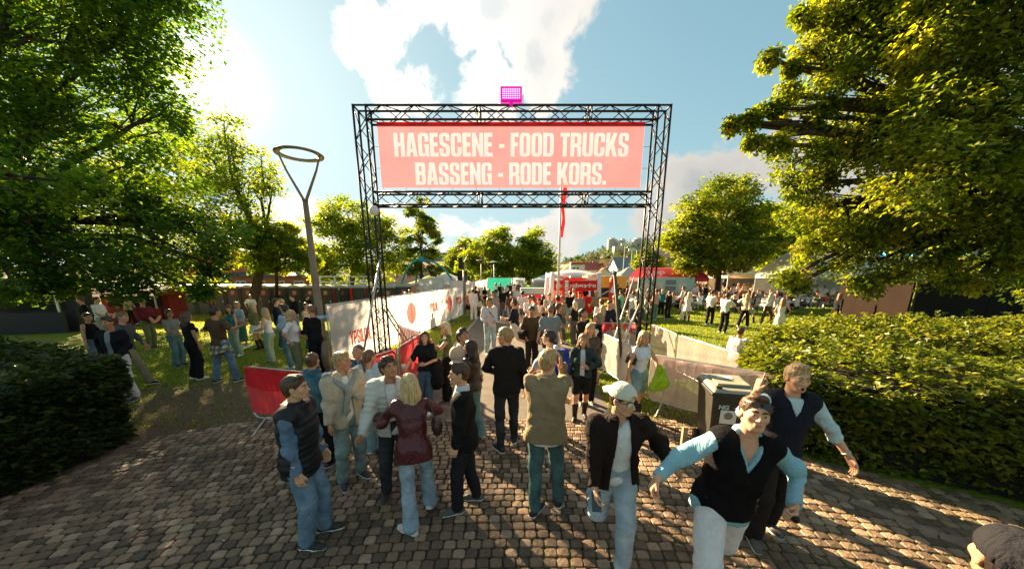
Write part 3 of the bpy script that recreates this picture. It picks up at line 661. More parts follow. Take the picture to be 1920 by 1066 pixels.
def limb(b,p0,p1,r0,r1,r,sag=.15,n=6,k=7):
    p0=np.array(tuple(p0)); p1=np.array(tuple(p1)); L=np.linalg.norm(p1-p0); o=r.normal(0,.09*L,3); o[2]=abs(o[2])*.6+sag*L
    t_=np.linspace(0,1,k)[:,None]; P=p0*(1-t_)+p1*t_+o*(4*t_*(1-t_))*.5+r.normal(0,.012*L,(k,3))*(t_*(1-t_)*4)
    b.tube(P,np.linspace(r0,r1,k),n); return P
def tree(label,base,blobs,trunk_r,fork,nc,nper,lsize,crad,lmat,seed,name='tree',flat=.5,group=None,trunk_pts=None,hidden=0.0,droop=.25,shell=.55):
    r=np.random.default_rng(seed); T=thing(name,label,'tree',tuple(base),group=group); base=np.array(tuple(base)); b=MB()
    fork=np.array(tuple(fork)); mid=(base+fork)/2+r.normal(0,.05*np.linalg.norm(fork-base)/4,3)
    b.tube([(0,0,0),(0,0,.15*(fork-base)[2]),tuple(mid-base),tuple(fork-base)],[trunk_r*1.45,trunk_r*1.05,trunk_r*.9,trunk_r*.7],10)
    vol=np.array([R3**2 for _,R3 in blobs]); vol=vol/vol.sum(); C=[];RR=[];OD=[]
    for (c,R3),v in zip(blobs,vol):
        c=np.array(tuple(c)); k=max(4,int(nc*v)); q=r.normal(0,1,(k,3)); q/=np.linalg.norm(q,axis=1)[:,None]
        P=c+q*(R3*(r.uniform(shell**3,1,k)**(1/3)))[:,None]*np.array([1,1,.82]); C.append(P); RR.append(np.full(k,crad)*r.uniform(.7,1.3,k)*min(1,.45+R3*.5)); OD.append(q*np.array([1,1,.3]))
        LP=limb(b,fork-base,c-base,trunk_r*.38,trunk_r*.09,r,n=7)
        ns=min(k,int(6+R3*5)); js=r.choice(k,ns,replace=False)
        for j in js:
            st=LP[r.integers(3,7)]; limb(b,st,P[j]-base,trunk_r*.085+.004,.004,r,.05,4,5)
    C=np.vstack(C); RR=np.concatenate(RR); OD=np.vstack(OD)
    V,F,a=leaves(C-base,RR,nper,lsize,r,OD,flat,droop)
    b.obj('trunk',BARK,T,True)
    MB().add(V,[F]).obj('crown',lmat,T,attr=a,kind='stuff'); return T
def B_(l): return [(AT(x,y,D),r) for x,y,D,r in l]
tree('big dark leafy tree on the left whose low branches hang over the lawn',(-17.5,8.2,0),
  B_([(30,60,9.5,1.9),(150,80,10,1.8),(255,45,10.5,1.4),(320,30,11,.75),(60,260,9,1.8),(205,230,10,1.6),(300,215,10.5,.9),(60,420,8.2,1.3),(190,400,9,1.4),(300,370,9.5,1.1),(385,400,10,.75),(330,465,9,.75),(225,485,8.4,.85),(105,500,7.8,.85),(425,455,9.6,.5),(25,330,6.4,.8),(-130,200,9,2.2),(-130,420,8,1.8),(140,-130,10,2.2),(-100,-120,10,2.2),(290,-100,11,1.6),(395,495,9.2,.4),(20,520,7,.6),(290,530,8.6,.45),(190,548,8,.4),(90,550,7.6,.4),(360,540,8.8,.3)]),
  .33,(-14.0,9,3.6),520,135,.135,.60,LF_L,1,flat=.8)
tree('taller pale green tree behind the big left one, with the low sun beside its top',(-17.5,22,-.5),
  B_([(400,300,22,2.2),(435,265,22.5,1.1),(445,330,21,1.8),(490,300,22,.7),(390,400,20,2.6),(465,400,21,1.7),(510,355,22,.8),(430,460,20,1.8),(500,430,21,1.1),(350,480,19,2.0),(300,300,22,3.0),(220,400,21,3.5),(420,225,23,.7),(100,350,21,4)]),
  .3,(-15.6,21.5,4),380,80,.22,.95,LF_M,2,flat=.6)
tree('small round dark tree standing before the toilet cabins',(G(517,583).x,G(517,583).y,-.5),
  B_([(505,455,21.5,1.3),(545,470,21.5,1.2),(490,490,21.5,.9),(570,490,21.5,.9),(530,435,21.5,.8),(520,495,21.5,.8)]),.13,AT(519,510,21.5),170,110,.17,.5,LF_D if False else LF_M,3)
tree('broad bright green tree rising behind the toilet cabins',(-17.6,36,0),
  B_([(610,410,36,1.9),(650,400,36,2.3),(700,430,37,2.3),(625,460,35,2.4),(680,480,35,2.4),(735,440,38,2.0),(745,485,37,1.9),(590,480,36,1.9),(600,510,36,1.5),(700,505,36,1.8),(650,510,36,1.8)]),.35,AT(665,500,36),330,80,.30,1.1,LF_M,4)
tree('sparse upright tree with gaps, right of the broad tree behind the cabins',(AT(790,530,31).x,31,0),
  B_([(780,395,31,.75),(790,375,31,.4),(800,430,31,1.0),(780,455,31,.8),(808,475,31,.8),(775,500,31,.8),(800,415,31,.6),(820,450,31,.35),(765,470,31,.5),(815,505,31,.6)]),.12,AT(790,470,31),120,55,.26,.55,LF_R,5)
tree('rounded green park tree in the middle distance, left of the pair',(AT(925,540,52).x,52,0),
  B_([(930,450,52,1.8),(905,475,52,2.3),(940,480,52,2.6),(880,495,52,2.0),(925,510,52,2.4),(965,500,52,1.8),(938,435,52,1.0)]),.28,AT(925,500,52),200,80,.40,1.2,LF_M,6)
tree('green park tree right of the pair in the middle distance',(AT(1000,540,50).x,50,0),
  B_([(1000,455,50,1.6),(985,480,50,2.2),(1015,480,50,2.0),(1000,505,50,2.3),(1025,505,50,1.4),(1005,440,50,.9)]),.26,AT(1000,500,50),170,80,.40,1.1,LF_M,7)
tree('pale green bushy tree far behind the lamp posts on the left of the pair',(AT(865,520,75).x,75,0),
  B_([(862,485,75,3.0),(880,470,78,3.0),(845,500,75,2.5),(870,510,75,2.5)]),.3,AT(865,505,75),110,80,.6,1.6,LF_R,8)
tree('large sunlit yellow green tree over the seated crowd',(AT(1345,540,30).x,30,0),
  B_([(1345,365,30,1.5),(1385,355,31,1.3),(1310,395,29,1.6),(1360,410,30,2.3),(1290,440,29,1.8),(1405,410,31,1.7),(1330,460,29,2.2),(1395,460,30,2.0),(1275,480,28.5,1.1),(1300,500,28.5,1.2),(1430,450,30,1.5),(1265,450,29,.8),(1360,495,29,1.3)]),.32,AT(1350,490,30),400,100,.26,.95,LF_R,9)
tree('shaded tree behind the big right one, over the stage',(AT(1480,540,33).x,33,0),
  B_([(1460,420,33,2.4),(1500,460,33,2.6),(1440,480,33,2.0),(1550,430,33,3),(1480,490,32,1.5),(1620,400,33,3)]),.3,AT(1480,490,33),260,90,.32,1.1,LF_M,10)
tree('small rounded tree in front of the grey roofed house',(AT(1212,520,60).x,60,0),
  B_([(1213,485,60,1.7),(1205,500,60,1.8),(1225,495,60,1.8),(1216,470,60,1.0)]),.2,AT(1212,505,60),90,70,.40,.9,LF_R,11)
tree('big near tree on the right with yellow green leaves',(14.5,7.5,0),
  B_([(1700,110,8,1.5),(1860,60,7,1.6),(1590,90,8.5,.75),(1640,30,8.5,1.1),(1790,240,7.2,1.5),(1650,250,8,1.1),(1560,290,8.5,.8),(1500,300,8.8,.55),(1590,390,8.5,1.0),(1510,400,8.8,.6),(1690,400,8,1.3),(1860,390,7.2,1.3),(1560,470,8.6,.65),(1640,490,8.2,.65),(1730,500,7.8,.6),(1490,470,8.8,.4),(1840,510,7.2,.5),(1480,350,8.8,.35),(1500,220,8.6,.4),(1540,190,8.6,.35),(1470,180,8.6,.22),(1440,205,8.6,.2),(1400,228,8.6,.16),(1375,232,8.6,.08),(1450,270,8.6,.25),(1420,262,8.6,.12),(1480,125,8.6,.2),(1520,90,8.6,.3),(1510,40,8.5,.28),(1560,20,8.5,.35),(1480,520,8.6,.2),(1500,530,8.6,.15),(1620,545,8,.3),(2050,200,7,2.2),(2050,420,7,2),(1750,-120,8,1.8),(1950,-100,7,2),(1600,-60,8.5,.8),(1900,250,6.4,1.0),(1740,330,6.5,.8),(1440,110,8.6,.1)]),
  .36,(12.6,8,3.4),760,135,.11,.42,LF_R,12,flat=.95,droop=.55)
# ------------------------------------------------------------------ hedges
def hedge(label,poly,h,n,lsize,lm,seed,twigs=0,off=(0,0)):
    r=np.random.default_rng(seed); H=thing('hedge',label,'hedge',(poly[0][0],poly[0][1],0)); base=np.array([poly[0][0],poly[0][1],0])
    P=[];O=[]; m=len(poly); per=[math.dist(poly[i],poly[(i+1)%m]) for i in range(m)]
    xs=[p[0] for p in poly]; ys=[p[1] for p in poly]
    def top(x,y): return h+.09*math.sin(x*2.3+1)+.08*math.sin(y*3.1+x)+.05*math.sin(x*6+y*5)+.04*math.sin(x*13-y*9)
    # side surfaces and top, a few layers deep
    tot=sum(per); A=0
    while len(P)<n:
        if r.random()<.55:
            i=int(r.choice(m,p=np.array(per)/tot)); t_=r.random(); a=poly[i]; b=poly[(i+1)%m]; x=a[0]+(b[0]-a[0])*t_; y=a[1]+(b[1]-a[1])*t_
            nx,ny=(b[1]-a[1])/per[i],-(b[0]-a[0])/per[i]; z=r.random()**.8*top(x,y); dpt=abs(r.normal(0,.07))-.05*math.sin(x*5+z*6+y*4)+(.10*(1-z/h)**2)
            P.append((x-nx*dpt,y-ny*dpt,z)); O.append((nx,ny,.1))
        else:
            x=r.uniform(min(xs),max(xs)); y=r.uniform(min(ys),max(ys))
            if inpoly(x,y,poly): P.append((x,y,top(x,y)-r.normal(.04,.09))); O.append((0,0,.8))
    P=np.array(P); V,F,a=leaves(P-base,np.full(len(P),.05),6,lsize,r,np.array(O),1.0,.1)
    MB().add(V,[F]).obj('foliage',lm,H,attr=a,kind='stuff')
    # dark twiggy inner body that stops light
    c=np.mean(np.array(poly),0); inn=[(c[0]+(x-c[0])*.94-base[0],c[1]+(y-c[1])*.94-base[1]) for x,y in poly]
    MB().prism(inn,(1,0,0),(0,1,0),(0,0,1),(0,0,.02),h-.2).obj('twig_mass',mat((.015,.013,.008),1,.3,10,name='twigs'),H)
    tb=MB(); sv=[];
    for k in range(twigs):
        while True:
            x=r.uniform(min(xs),max(xs)); y=r.uniform(min(ys),max(ys))
            if inpoly(x,y,poly): break
        z=top(x,y)-.1; L=r.uniform(.15,.42); d=np.array([r.normal(0,.45),r.normal(0,.45),1.0]); d/=np.linalg.norm(d); p0=np.array([x,y,z])-base; pts=[p0+d*L*q+np.array([0,0,-.05*q*q]) for q in (0,.5,1)]
        tb.tube(pts,[.005,.004,.002],4)
        for q in np.linspace(.3,1,8): sv.append(p0+d*L*q)
    if twigs:
        tb.obj('shoot',BARK,H,kind='stuff'); V,F,a=leaves(np.array(sv),np.full(len(sv),.03),2,lsize*1.05,r,None,1,.0); MB().add(V,[F]).obj('shoot_leaves',lm,H,attr=a,kind='stuff')
    return H
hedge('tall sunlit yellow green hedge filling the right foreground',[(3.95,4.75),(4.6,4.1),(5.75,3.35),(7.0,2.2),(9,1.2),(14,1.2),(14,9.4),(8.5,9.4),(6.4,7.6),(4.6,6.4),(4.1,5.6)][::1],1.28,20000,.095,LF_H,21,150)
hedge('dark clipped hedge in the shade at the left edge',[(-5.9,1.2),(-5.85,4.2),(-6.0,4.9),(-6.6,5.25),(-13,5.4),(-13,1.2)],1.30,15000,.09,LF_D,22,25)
# ------------------------------------------------------------------ hillside
RID=[(-9,2),(-.4,8),(.05,10),(.15,.0245),]
rpx=[(-4000,508),(0,508),(400,507),(850,506),(1040,503),(1062,496),(1112,479),(1150,463),(1250,447),(1350,424),(1500,397),(1700,364),(1920,337),(2600,310),(6000,330)]
def ridge(u):   # tangent of elevation of the skyline in direction u=X/Y
    tcp=math.cos(R(PITCH)); 
    for (x0,y0),(x1,y1) in zip(rpx[:-1],rpx[1:]):
        def uu(x,y): d=pxdir(x,y); return d.x/d.y,d.z/d.y
        a=uu(x0,y0); b=uu(x1,y1)
        if a[0]<=u<=b[0]: f=(u-a[0])/(b[0]-a[0]+1e-9); return a[1]+(b[1]-a[1])*f
    return .02
def hz(x,y):
    u=x/max(y,1); D=700.0; s=(y-110)/(D-110); s=min(max(s,0),1.15); s=s**1.25 if s<1 else 1-(s-1)*.5
    return (2.6+D*ridge(u))*s+5*math.sin(x*.02+1)*math.sin(y*.017)*min(1,s*2)-.2
hb=MB(); us=np.linspace(-2.3,2.3,110); ds=np.concatenate([np.linspace(100,700,34),[780,900]])
V=[(u*d,d,hz(u*d,d)) for u in us for d in ds]; nd=len(ds); i=np.arange(len(us)-1)[:,None]*nd; j=np.arange(nd-1)[None]
hb.add(V,[np.stack([i+j,i+nd+j,i+nd+j+1,i+j+1],-1).reshape(-1,4)])
struct(hb.obj('hill',mat((.07,.095,.03),.95,.35,.03,name='hill_grass',spec=.05),smooth=True))
def forest():
    r=np.random.default_rng(5); Vs=[];Fs=[];As=[];n=0
    N=5200
    for k in range(N):
        u=r.uniform(.02,1.9) if k%6 else r.uniform(-1.7,.05); D=130+(r.random()**.75)*600; x=u*D; z=hz(x,D)
        if z<1.0 and D>140 and r.random()<.7: continue
        con=r.random()<.45; h_=r.uniform(5,10)*(1 if con else .8); w_=h_*(.17 if con else .36); m=30
        q=r.random(m)**.8; th=r.uniform(0,2*PI,m); rad=(w_*(1-q)+.3 if con else w_*np.sqrt(np.clip(1-(2*q-1)**2,0.05,1)))*r.uniform(.6,1,m)
        c=np.stack([x+rad*np.cos(th),D+rad*np.sin(th),z+h_*(.08+.92*q)],1); s=h_*.10
        a=r.normal(0,1,(m,3,3))*s*np.array([1,1,.75]); Vs.append((c[:,None]+a).reshape(-1,3)); Fs.append(np.arange(3*m).reshape(-1,3)+n); n+=3*m
        As.append(np.clip(np.full(m,(.25 if con else .6)+r.normal(0,.14))+r.normal(0,.12,m),0,1))
    lm=leafmat('hillside_foliage',[(0,(.02,.045,.018)),(.35,(.045,.08,.02)),(.7,(.11,.14,.03)),(1,(.22,.19,.05))],(1.4,1.4,.6),.35,.7)
    o=MB().add(np.vstack(Vs),[np.vstack(Fs)]).obj('forest',lm,attr=np.concatenate(As)); tag(o,'mixed woodland covering the hillside behind the town','forest'); o['kind']='stuff'
forest()
# ------------------------------------------------------------------ houses
GLS=mat((.03,.04,.05),.12,0,name='window_glass',spec=.6); TRIM=mat((.72,.71,.66),.6,.05,3,name='white_trim')
def house(label,x,y,w,d,h,rh,rz,wall,roof,z=None,ridge_x=True,wins=(3,1),chim=True,name='house',cat='house',group=None,door=True):
    z=hz(x,y) if z is None else z; z=max(z-.3,-.6); H=thing(name,label,cat,(x,y,z),rz,group)
    wm=mat(wall,.8,.07,1.5,name='house_wall'); rm=mat(roof,.7,.15,2,name='house_roof')
    b=MB(); b.box((0,0,h/2),(w,d,h))
    if ridge_x:
        for s in (-1,1): b.prism([(-d/2,0),(d/2,0),(0,rh)],(0,1,0),(0,0,1),(1,0,0),(s*w/2-(.1 if s>0 else 0),0,h-.01),.1)
    else:
        for s in (-1,1): b.prism([(-w/2,0),(w/2,0),(0,rh)],(1,0,0),(0,0,1),(0,1,0),(0,s*d/2-(.1 if s>0 else 0),h-.01),.1)
    b.obj('wall',wm,H)
    b=MB(); o=.35; L=(d if ridge_x else w)/2
    for s in (-1,1):
        sl_=rh/L; pts=[(s*(L+o),h-o*sl_),(s*(L+o),h-o*sl_+.18),(0,h+rh+.18),(0,h+rh)]
        if s>0: pts=pts[::-1]
        if ridge_x: b.prism(pts,(0,1,0),(0,0,1),(1,0,0),(-w/2-o,0,0),w+2*o)
        else: b.prism([(p[0],p[1]) for p in pts],(1,0,0),(0,0,1),(0,-1,0),(0,d/2+o,0),d+2*o)
    rf=b.obj('roof',rm,H)
    if chim: MB().box((w*.2 if ridge_x else 0,0 if ridge_x else d*.2,h+rh+.2),(.6,.6,1.2)).obj('chimney',mat((.3,.15,.1),.9,.2,name='brick_red'),rf)
    nx,nz=wins; ww=min(1.1,w/nx*.45)
    for k in range(nz):
        for q in range(nx):
            fx=-w/2+w*(q+.5)/nx; zz_=h/nz*(k+.55)
            f=MB().box((fx,-d/2-.03,zz_),(ww+.2,.08,1.35)).obj('window',TRIM,H); MB().box((fx,-d/2-.075,zz_),(ww,.02,1.12)).obj('pane',GLS,f)
            MB().box((fx,-d/2-.09,zz_),(.06,.02,1.1)).obj('mullion',TRIM,f)
    return H
white=(.68,.66,.60); redr=(.33,.09,.06)
house('white house with a red tiled roof and dormer behind the red kiosk',AT(1102,500,136).x,136,11,8,4.6,2.6,0,white,redr,-.2,wins=(5,1))
dm_=thing('dormer_wing','pale flat fronted wing with red roof on the left of the white house','house',(AT(1082,500,128).x,128,0)); MB().box((0,0,2.9),(5.2,3,5.8)).obj('wall',mat(white,.8,.07,1.5,name='house_wall'),dm_); MB().prism([(-2.9,0),(2.9,0),(2.5,.9),(-2.5,.9)],(1,0,0),(0,0,1),(0,-1,0),(0,1.7,5.8),3.4).obj('roof',mat(redr,.7,.15,2,name='house_roof'),dm_)
for q in (-1.4,0): f=MB().box((q,-1.53,4.6),(1,.06,.8)).obj('window',TRIM,dm_); MB().box((q,-1.57,4.6),(.8,.02,.6)).obj('pane',GLS,f)
house('pale gabled house with orange roof at the left of the red tiled one',AT(1060,500,140).x,140,7,8,3.6,3.0,R(15),(.66,.6,.5),(.42,.17,.09),-.2,False,(2,1))
house('small cream gabled house between the red roofed and the grey roofed house',AT(1131,505,120).x,120,6,7,2.6,2.2,R(-8),(.68,.64,.52),(.38,.13,.08),-.2,False,(2,1))
house('tall white house with a blue grey roof',AT(1168,500,128).x,128,8.5,7,5.2,3.6,R(12),(.70,.68,.62),(.16,.20,.22),-.2,True,(3,2))
house('orange wooden house with white windows behind the left trees',AT(455,500,48).x,48,13,8,4.2,2.8,R(10),(.48,.15,.05),(.12,.11,.11),-.6,False,(5,1))
house('low orange shed behind the toilet cabins, right of the small tree',AT(530,520,46).x,46,10,5,2.9,.8,0,(.44,.15,.06),(.12,.11,.11),-.6,True,(4,1))
house('broad brown brick building behind the right gate leg',AT(1262,500,100).x,100,15,12,7.2,2.2,R(-5),(.30,.19,.12),(.12,.09,.08),-.2,True,(4,2))
house('long cream hall with a dark roof behind the teal arch',AT(815,500,95).x,95,26,14,5.2,3.4,R(6),(.50,.42,.32),(.12,.15,.14),-.2,True,(6,1))
house('pinkish low building behind the pale tree left of centre',AT(780,510,90).x,88,16,9,4.5,1.4,0,(.55,.40,.32),(.35,.22,.17),-.2,True,(5,1))
r5=random.Random(9); wc=[(.7,.68,.62),(.62,.5,.36),(.55,.6,.55),(.66,.56,.5),(.45,.2,.13)]; rc=[(.30,.11,.07),(.13,.12,.12),(.2,.16,.14),(.36,.16,.09)]
wn=['white','sandy','pale green','cream','dark red']; rn=['red','charcoal','brown','orange']
hp=[(1072,478,200),(1090,476,240),(1100,484,180),(1118,470,300),(1135,480,210),(1127,488,170),(1140,465,330),(1158,482,200),(1172,472,260),(1182,486,170),(1196,478,220),(1205,460,360),(1150,492,150),(1085,489,160),(1165,460,350),(1222,470,300),(1108,458,420),(1124,452,470)]
for k,(px,py,D) in enumerate(hp):
    d=pxdir(px,py); x=d.x/d.y*D; a,b_=k%5,(k*3)%4
    house('%s hillside house with a %s roof, %s'%(wn[a],rn[b_],['lowest at the left','above the dormer','beside the yellow birch','high on the slope','above the gabled house','just over the cream gable','near the terraces','left of the grey roof','behind the grey roof','right of the grey roof','behind the round tree','under the right tower','just behind the red roof','far left near the flagpole','below the middle tower','behind the gate leg','upper left of the slope','highest of the small ones'][k]),x,D,9+r5.random()*3,8,4.5,2.6,r5.uniform(-.5,.5),wc[a],rc[b_],None,r5.random()<.5,(3,2),True,group='houses on the hillside')
def tower(label,px,py,D,w,h,fl,rnd_=False):
    d=pxdir(px,py); x=d.x/d.y*D; z=2.6+D*d.z/d.y-h; T=thing('apartment_tower',label,'apartment block',(x,D,z-12),group='apartment blocks on the hill'); wm=mat((.62,.57,.50),.8,.06,.3,name='tower_wall')
    if rnd_:
        b=MB(); b.lathe([(w/2,0),(w/2,h+12),(0,h+12.01)],n=24); b.obj('wall',wm,T)
        for k in range(fl): b=MB(); zz_=12+h*(k+.45)/fl; b.lathe([(w/2+.05,zz_),(w/2+.25,zz_),(w/2+.25,zz_+h/fl*.42),(w/2+.05,zz_+h/fl*.42)],n=24); b.obj('window_band',mat((.30,.29,.27),.4,.1,.5,name='tower_glass'),T)
        b=MB(); b.lathe([(w*.3,h+12),(w*.3,h+14.5),(0,h+14.5)],n=16); b.obj('roof_house',wm,T)
    else:
        st=3
        for k in range(st): MB().box((k*w*.28-w*.3,-k*3,(12+h*(1-k*.22))/2),(w*.42,10,12+h*(1-k*.22))).obj('wall',wm,T)
        for k in range(fl):
            for q in range(st):
                zz_=12+h*(k+.45)/fl
                if zz_<12+h*(1-q*.22): MB().box((q*w*.28-w*.3,-q*3-5.1,zz_),(w*.36,.3,h/fl*.4)).obj('balcony',mat((.34,.32,.29),.4,.1,.5,name='balcony_glass'),T)
tower('round pale apartment tower on the hill, leftmost',1148,449,560,15,19,7,True)
tower('round pale apartment tower on the hill, in the middle',1168,450,550,10,19,7,True)
tower('round white apartment tower on the hill, nearest the gate leg',1196,449,540,17,19,7,True)
tower('stepped terrace flats below the middle tower',1168,462,480,26,16,6)
tower('stepped terrace flats below the right tower',1190,462,470,22,14,6)
tower('tan apartment slab between the left and middle towers',1160,451,600,13,13,5)
# far mast lights
for k,(px,y0,D) in enumerate(((1169,458,70),(1183,468,75))):
    x=AT(px,500,D).x; p=AT(px,y0,D); b=MB(); b.tube([(0,0,0),(0,0,p.z)],[.12,.07],8); b.box((0,0,p.z),(1.6,.3,.5)); tag(b.obj('light_mast',mat((.55,.58,.56),.5,.1,name='pale_mast'),smooth=False,loc=(x,D,0)),['tall pale sports light mast before the grey roofed house','thin sports light mast right of the grey roofed house'][k],'light mast')
# ------------------------------------------------------------------ toilet cabins
CABG=mat((.045,.055,.045),.45,.15,2,name='cabin_green',spec=.4); CABD=mat((.055,.066,.055),.4,.12,2,name='cabin_door',spec=.4); ROOFW=mat((.55,.54,.50),.5,.08,2,name='cabin_roof',transl=.2)
ORG=mat((.50,.09,.04),.6,.1,3,name='orange_sign'); SGW=mat((.72,.70,.62),.5,.05,name='sign_white'); REDP=mat((.55,.03,.025),.5,.1,3,name='red_panel')
def cabin_proto():
    c=thing('toilet_cabin','x','toilet cabin'); 
    b=MB(); b.box((0,0,1.05),(1.12,1.12,2.1)); b.obj('wall',CABG,c)
    b=MB()
    for x in (-.55,.55): MB().box((x,-.565,1.05),(.045,.03,2.1)).obj('corner_post',CABD,c)
    b=MB(); b.box((0,-.575,1.02),(.84,.04,1.9)); b.box((0,-.6,1.02),(.70,.02,.04)); b.box((0,-.6,.55),(.66,.015,.7)); d=b.obj('door',CABD,c)
    b=MB(); b.box((.33,-.615,1.0),(.05,.04,.14)); b.obj('handle',SGW,d)
    b=MB(); b.box((0,-.61,1.66),(.36,.02,.34)); s=b.obj('sign',ORG,d)
    b=MB(); th=np.linspace(0,2*PI,17); b.tube([(.09*math.cos(a),-.625,1.66+.09*math.sin(a)) for a in th],.022,5,cap=False); b.obj('emblem',SGW,d)
    b=MB(); n=9; P=[(-.60+1.2*k/(n-1),2.1+.17*(1-abs(-1+2*k/(n-1))**1.6)) for k in range(n)]
    b.prism([(-.6,2.04)]+P[1:-1]+[(.6,2.04)],(1,0,0),(0,0,1),(0,-1,0),(0,.6,0),1.22); b.obj('roof',ROOFW,c); return c
A0=Vector((-27.5,26.5,0)); A1=Vector((-8.2,26.0,0)); N=17; proto=cabin_proto()
dsc=['with its door hidden by low branches','under the thick leaves','partly behind leaves','behind the plaid waist shirt man','behind the hanging branch tip','left of the small tree trunk','behind the small tree trunk','just right of the small tree trunk','behind the two blond women','left of the big street lamp','behind the big street lamp','right of the big street lamp','behind the woman in white shorts','with the open red door','left of the black truss leg','behind the black truss leg','last on the right with an orange side']
for k in range(N):
    c=proto if k==0 else copy_tree(proto)
    p=A0+(A1-A0)*k/(N-1); c.location=(p.x,p.y,hgt(p.x,p.y)); c['group']='row of green toilet cabins'; c['label']='dark green toilet cabin '+dsc[k]
    c.rotation_euler=(0,0,R(-1.5))
    if k in (2,4,7,12,14,15): MB().box((-.55,-.60,1.02),(.07,.03,2.0)).obj('red_edge',REDP,c)
    if k==13: 
        for ch in c.children:
            if ch.name.startswith('door'): ch.rotation_euler=(0,0,0); ch.location=(-.42,-.5,0); ch.rotation_euler=(0,0,R(-75)); ch.location=(-.45,-.95,0)
        MB().box((-.42,-.62,1.05),(.2,.05,1.95)).obj('door_lining',REDP,c)
    if k==16: MB().box((.59,0,1.05),(.03,1.1,2.1)).obj('side_panel',mat((.75,.26,.12),.5,.1,name='orange_side'),c)
# white timber rail behind the cabins
f=thing('rail_fence','low white timber rail seen over the cabin roofs right of the small tree','fence',(-16.5,29,-.3))
for k in range(5): MB().box((k*1.25,0,1.35),(.1,.1,2.7)).obj('post',WHITEP,f)
for z in (2.2,2.65): MB().box((2.5,-.07,z),(5.4,.04,.1)).obj('rail',WHITEP,f)
# red stall and dark stall at the far left
def stall(label,x,y,w,d,h,rz,body,roofc,name='market_stall',cat='stall',sign=None,open_=True,pitch=.5):
    S=thing(name,label,cat,(x,y,hgt(x,y)),rz); bm=mat(body,.7,.1,2,name='stall_body'); rm=mat(roofc,.7,.1,2,name='stall_roof')
    b=MB(); b.box((0,d*.2,h/2),(w,d*.6,h)); b.box((0,-d/2+.1,.5),(w,.2,1.0)); b.obj('body',bm,S)
    b=MB(); b.prism([(-d/2-.3,h+.02),(d/2+.2,h+.02),(0,h+pitch)],(0,1,0),(0,0,1),(1,0,0),(-w/2-.2,0,0),w+.4); b.obj('roof',rm,S)
    b=MB()
    for x_ in (-w/2+.05,w/2-.05): b.box((x_,-d/2+.05,h/2),(.07,.07,h))
    b.obj('post',METAL,S); b=MB(); b.box((0,-d*.11,1.5),(w*.8,.03,.9)); b.obj('opening',mat((.02,.017,.014),.8,.1,name='opening_shade'),S); return S  # dark panel on a solid body: the inside shade put into its colour
stall('dark red stall under the trees at the far left',-23.0,20.5,3.6,2.2,1.75,R(8),(.20,.018,.012),(.14,.025,.015))
stall('black stall cut by the left edge of the lawn',-22.5,15.6,3.0,2,2.0,R(20),(.03,.03,.035),(.03,.03,.03))
# teal arch
TEALM=mat((.06,.36,.30),.4,.08,3,name='teal_tube'); ar=thing('play_arch','teal three legged arch rising behind the white fences','arch',(-7.8,30,0))
top=AT(790,486,30)-Vector((-7.8,30,0))
for px,yy in ((747,30),(862,31),(776,33)):
    foot=Vector((AT(px,535,yy).x+7.8,yy-30,0)); P=[]
    for q in range(11):
        t_=q/10; P.append((foot.x+(top.x-foot.x)*t_**1.5 if px!=776 else foot.x+(top.x-foot.x)*t_, foot.y+(top.y-foot.y)*t_, top.z*math.sin(t_*PI/2)**.9))
    MB().tube(P,.09,8).obj('arch_leg',TEALM,ar,True)
b=MB(); b.lathe([(0,-.28),(.22,-.22),(.28,0),(.22,.22),(0,.28)],tuple(top),16); b.obj('hub',mat((.02,.30,.36),.4,.05,name='blue_hub'),ar,True)
# marquees behind the fence
def tent(label,x,y,w,d,wall_h,rh,rc_,wc_,name='marquee',peak=True,rz=0,group=None):
    T=thing(name,label,'tent',(x,y,hgt(x,y)),rz,group); rm=mat(rc_,.6,.06,2,name='tent_roof',transl=.35); wm=mat(wc_,.7,.06,2,name='tent_wall',transl=.25)
    b=MB(); n=8
    def f(u,v):
        X_=(u-.5)*w; Y_=(v-.5)*d; k=max(abs(2*u-1),abs(2*v-1)) if peak else abs(2*v-1); return (X_,Y_,wall_h+rh*(1-k)**(1.25 if peak else .8))
    b.sheet(f,17,17); b.obj('roof',rm,T,True)
    b=MB()
    for (a,c,s) in ((0,d/2,(w,.04)),(-w/2,0,(.04,d)),(w/2,0,(.04,d)),(0,-d/2,(w,.04))):
        b.box((a,c,wall_h-.14),(s[0],s[1],.3))
    b.obj('valance',rm,T); b=MB(); b.box((0,d/2-.05,wall_h/2),(w,.03,wall_h)); b.obj('wall',wm,T); b=MB()
    for sx_ in (-1,1):
        for sy_ in (-1,1): b.box((sx_*(w/2-.04),sy_*(d/2-.04),wall_h/2),(.06,.06,wall_h))
    b.obj('pole',METAL,T); return T
tent('low white marquee behind the white fence under the teal arch',AT(836,530,34).x,34,6.0,5,1.75,1.15,(.78,.77,.74),(.7,.68,.64))
tent('yellow green tent behind the teal arch',AT(805,530,38).x,38,5,5,1.9,1.0,(.55,.55,.16),(.5,.48,.35))
tent('small white tent left of the yellow one',AT(782,530,36).x,36,3,3,1.6,.6,(.75,.74,.7),(.7,.68,.64))
tent('pale blue white tent behind the flagpole',AT(1035,520,42).x,42,5,5,1.9,1.0,(.66,.72,.74),(.6,.68,.7))
tent('grey green tent right of the yellow truck',AT(1178,520,34).x,34,3.2,3,2.3,1.0,(.42,.50,.48),(.6,.6,.56))
tent('white tent at the right behind the crowd, by the red column',AT(1150,520,40).x,40,3,3,2.2,.8,(.7,.7,.66),(.6,.6,.56))
tent('long beige roofed serving tent behind the crowd',AT(1215,520,38).x,38,5,4,2.3,.5,(.5,.38,.24),(.42,.3,.2),peak=False)
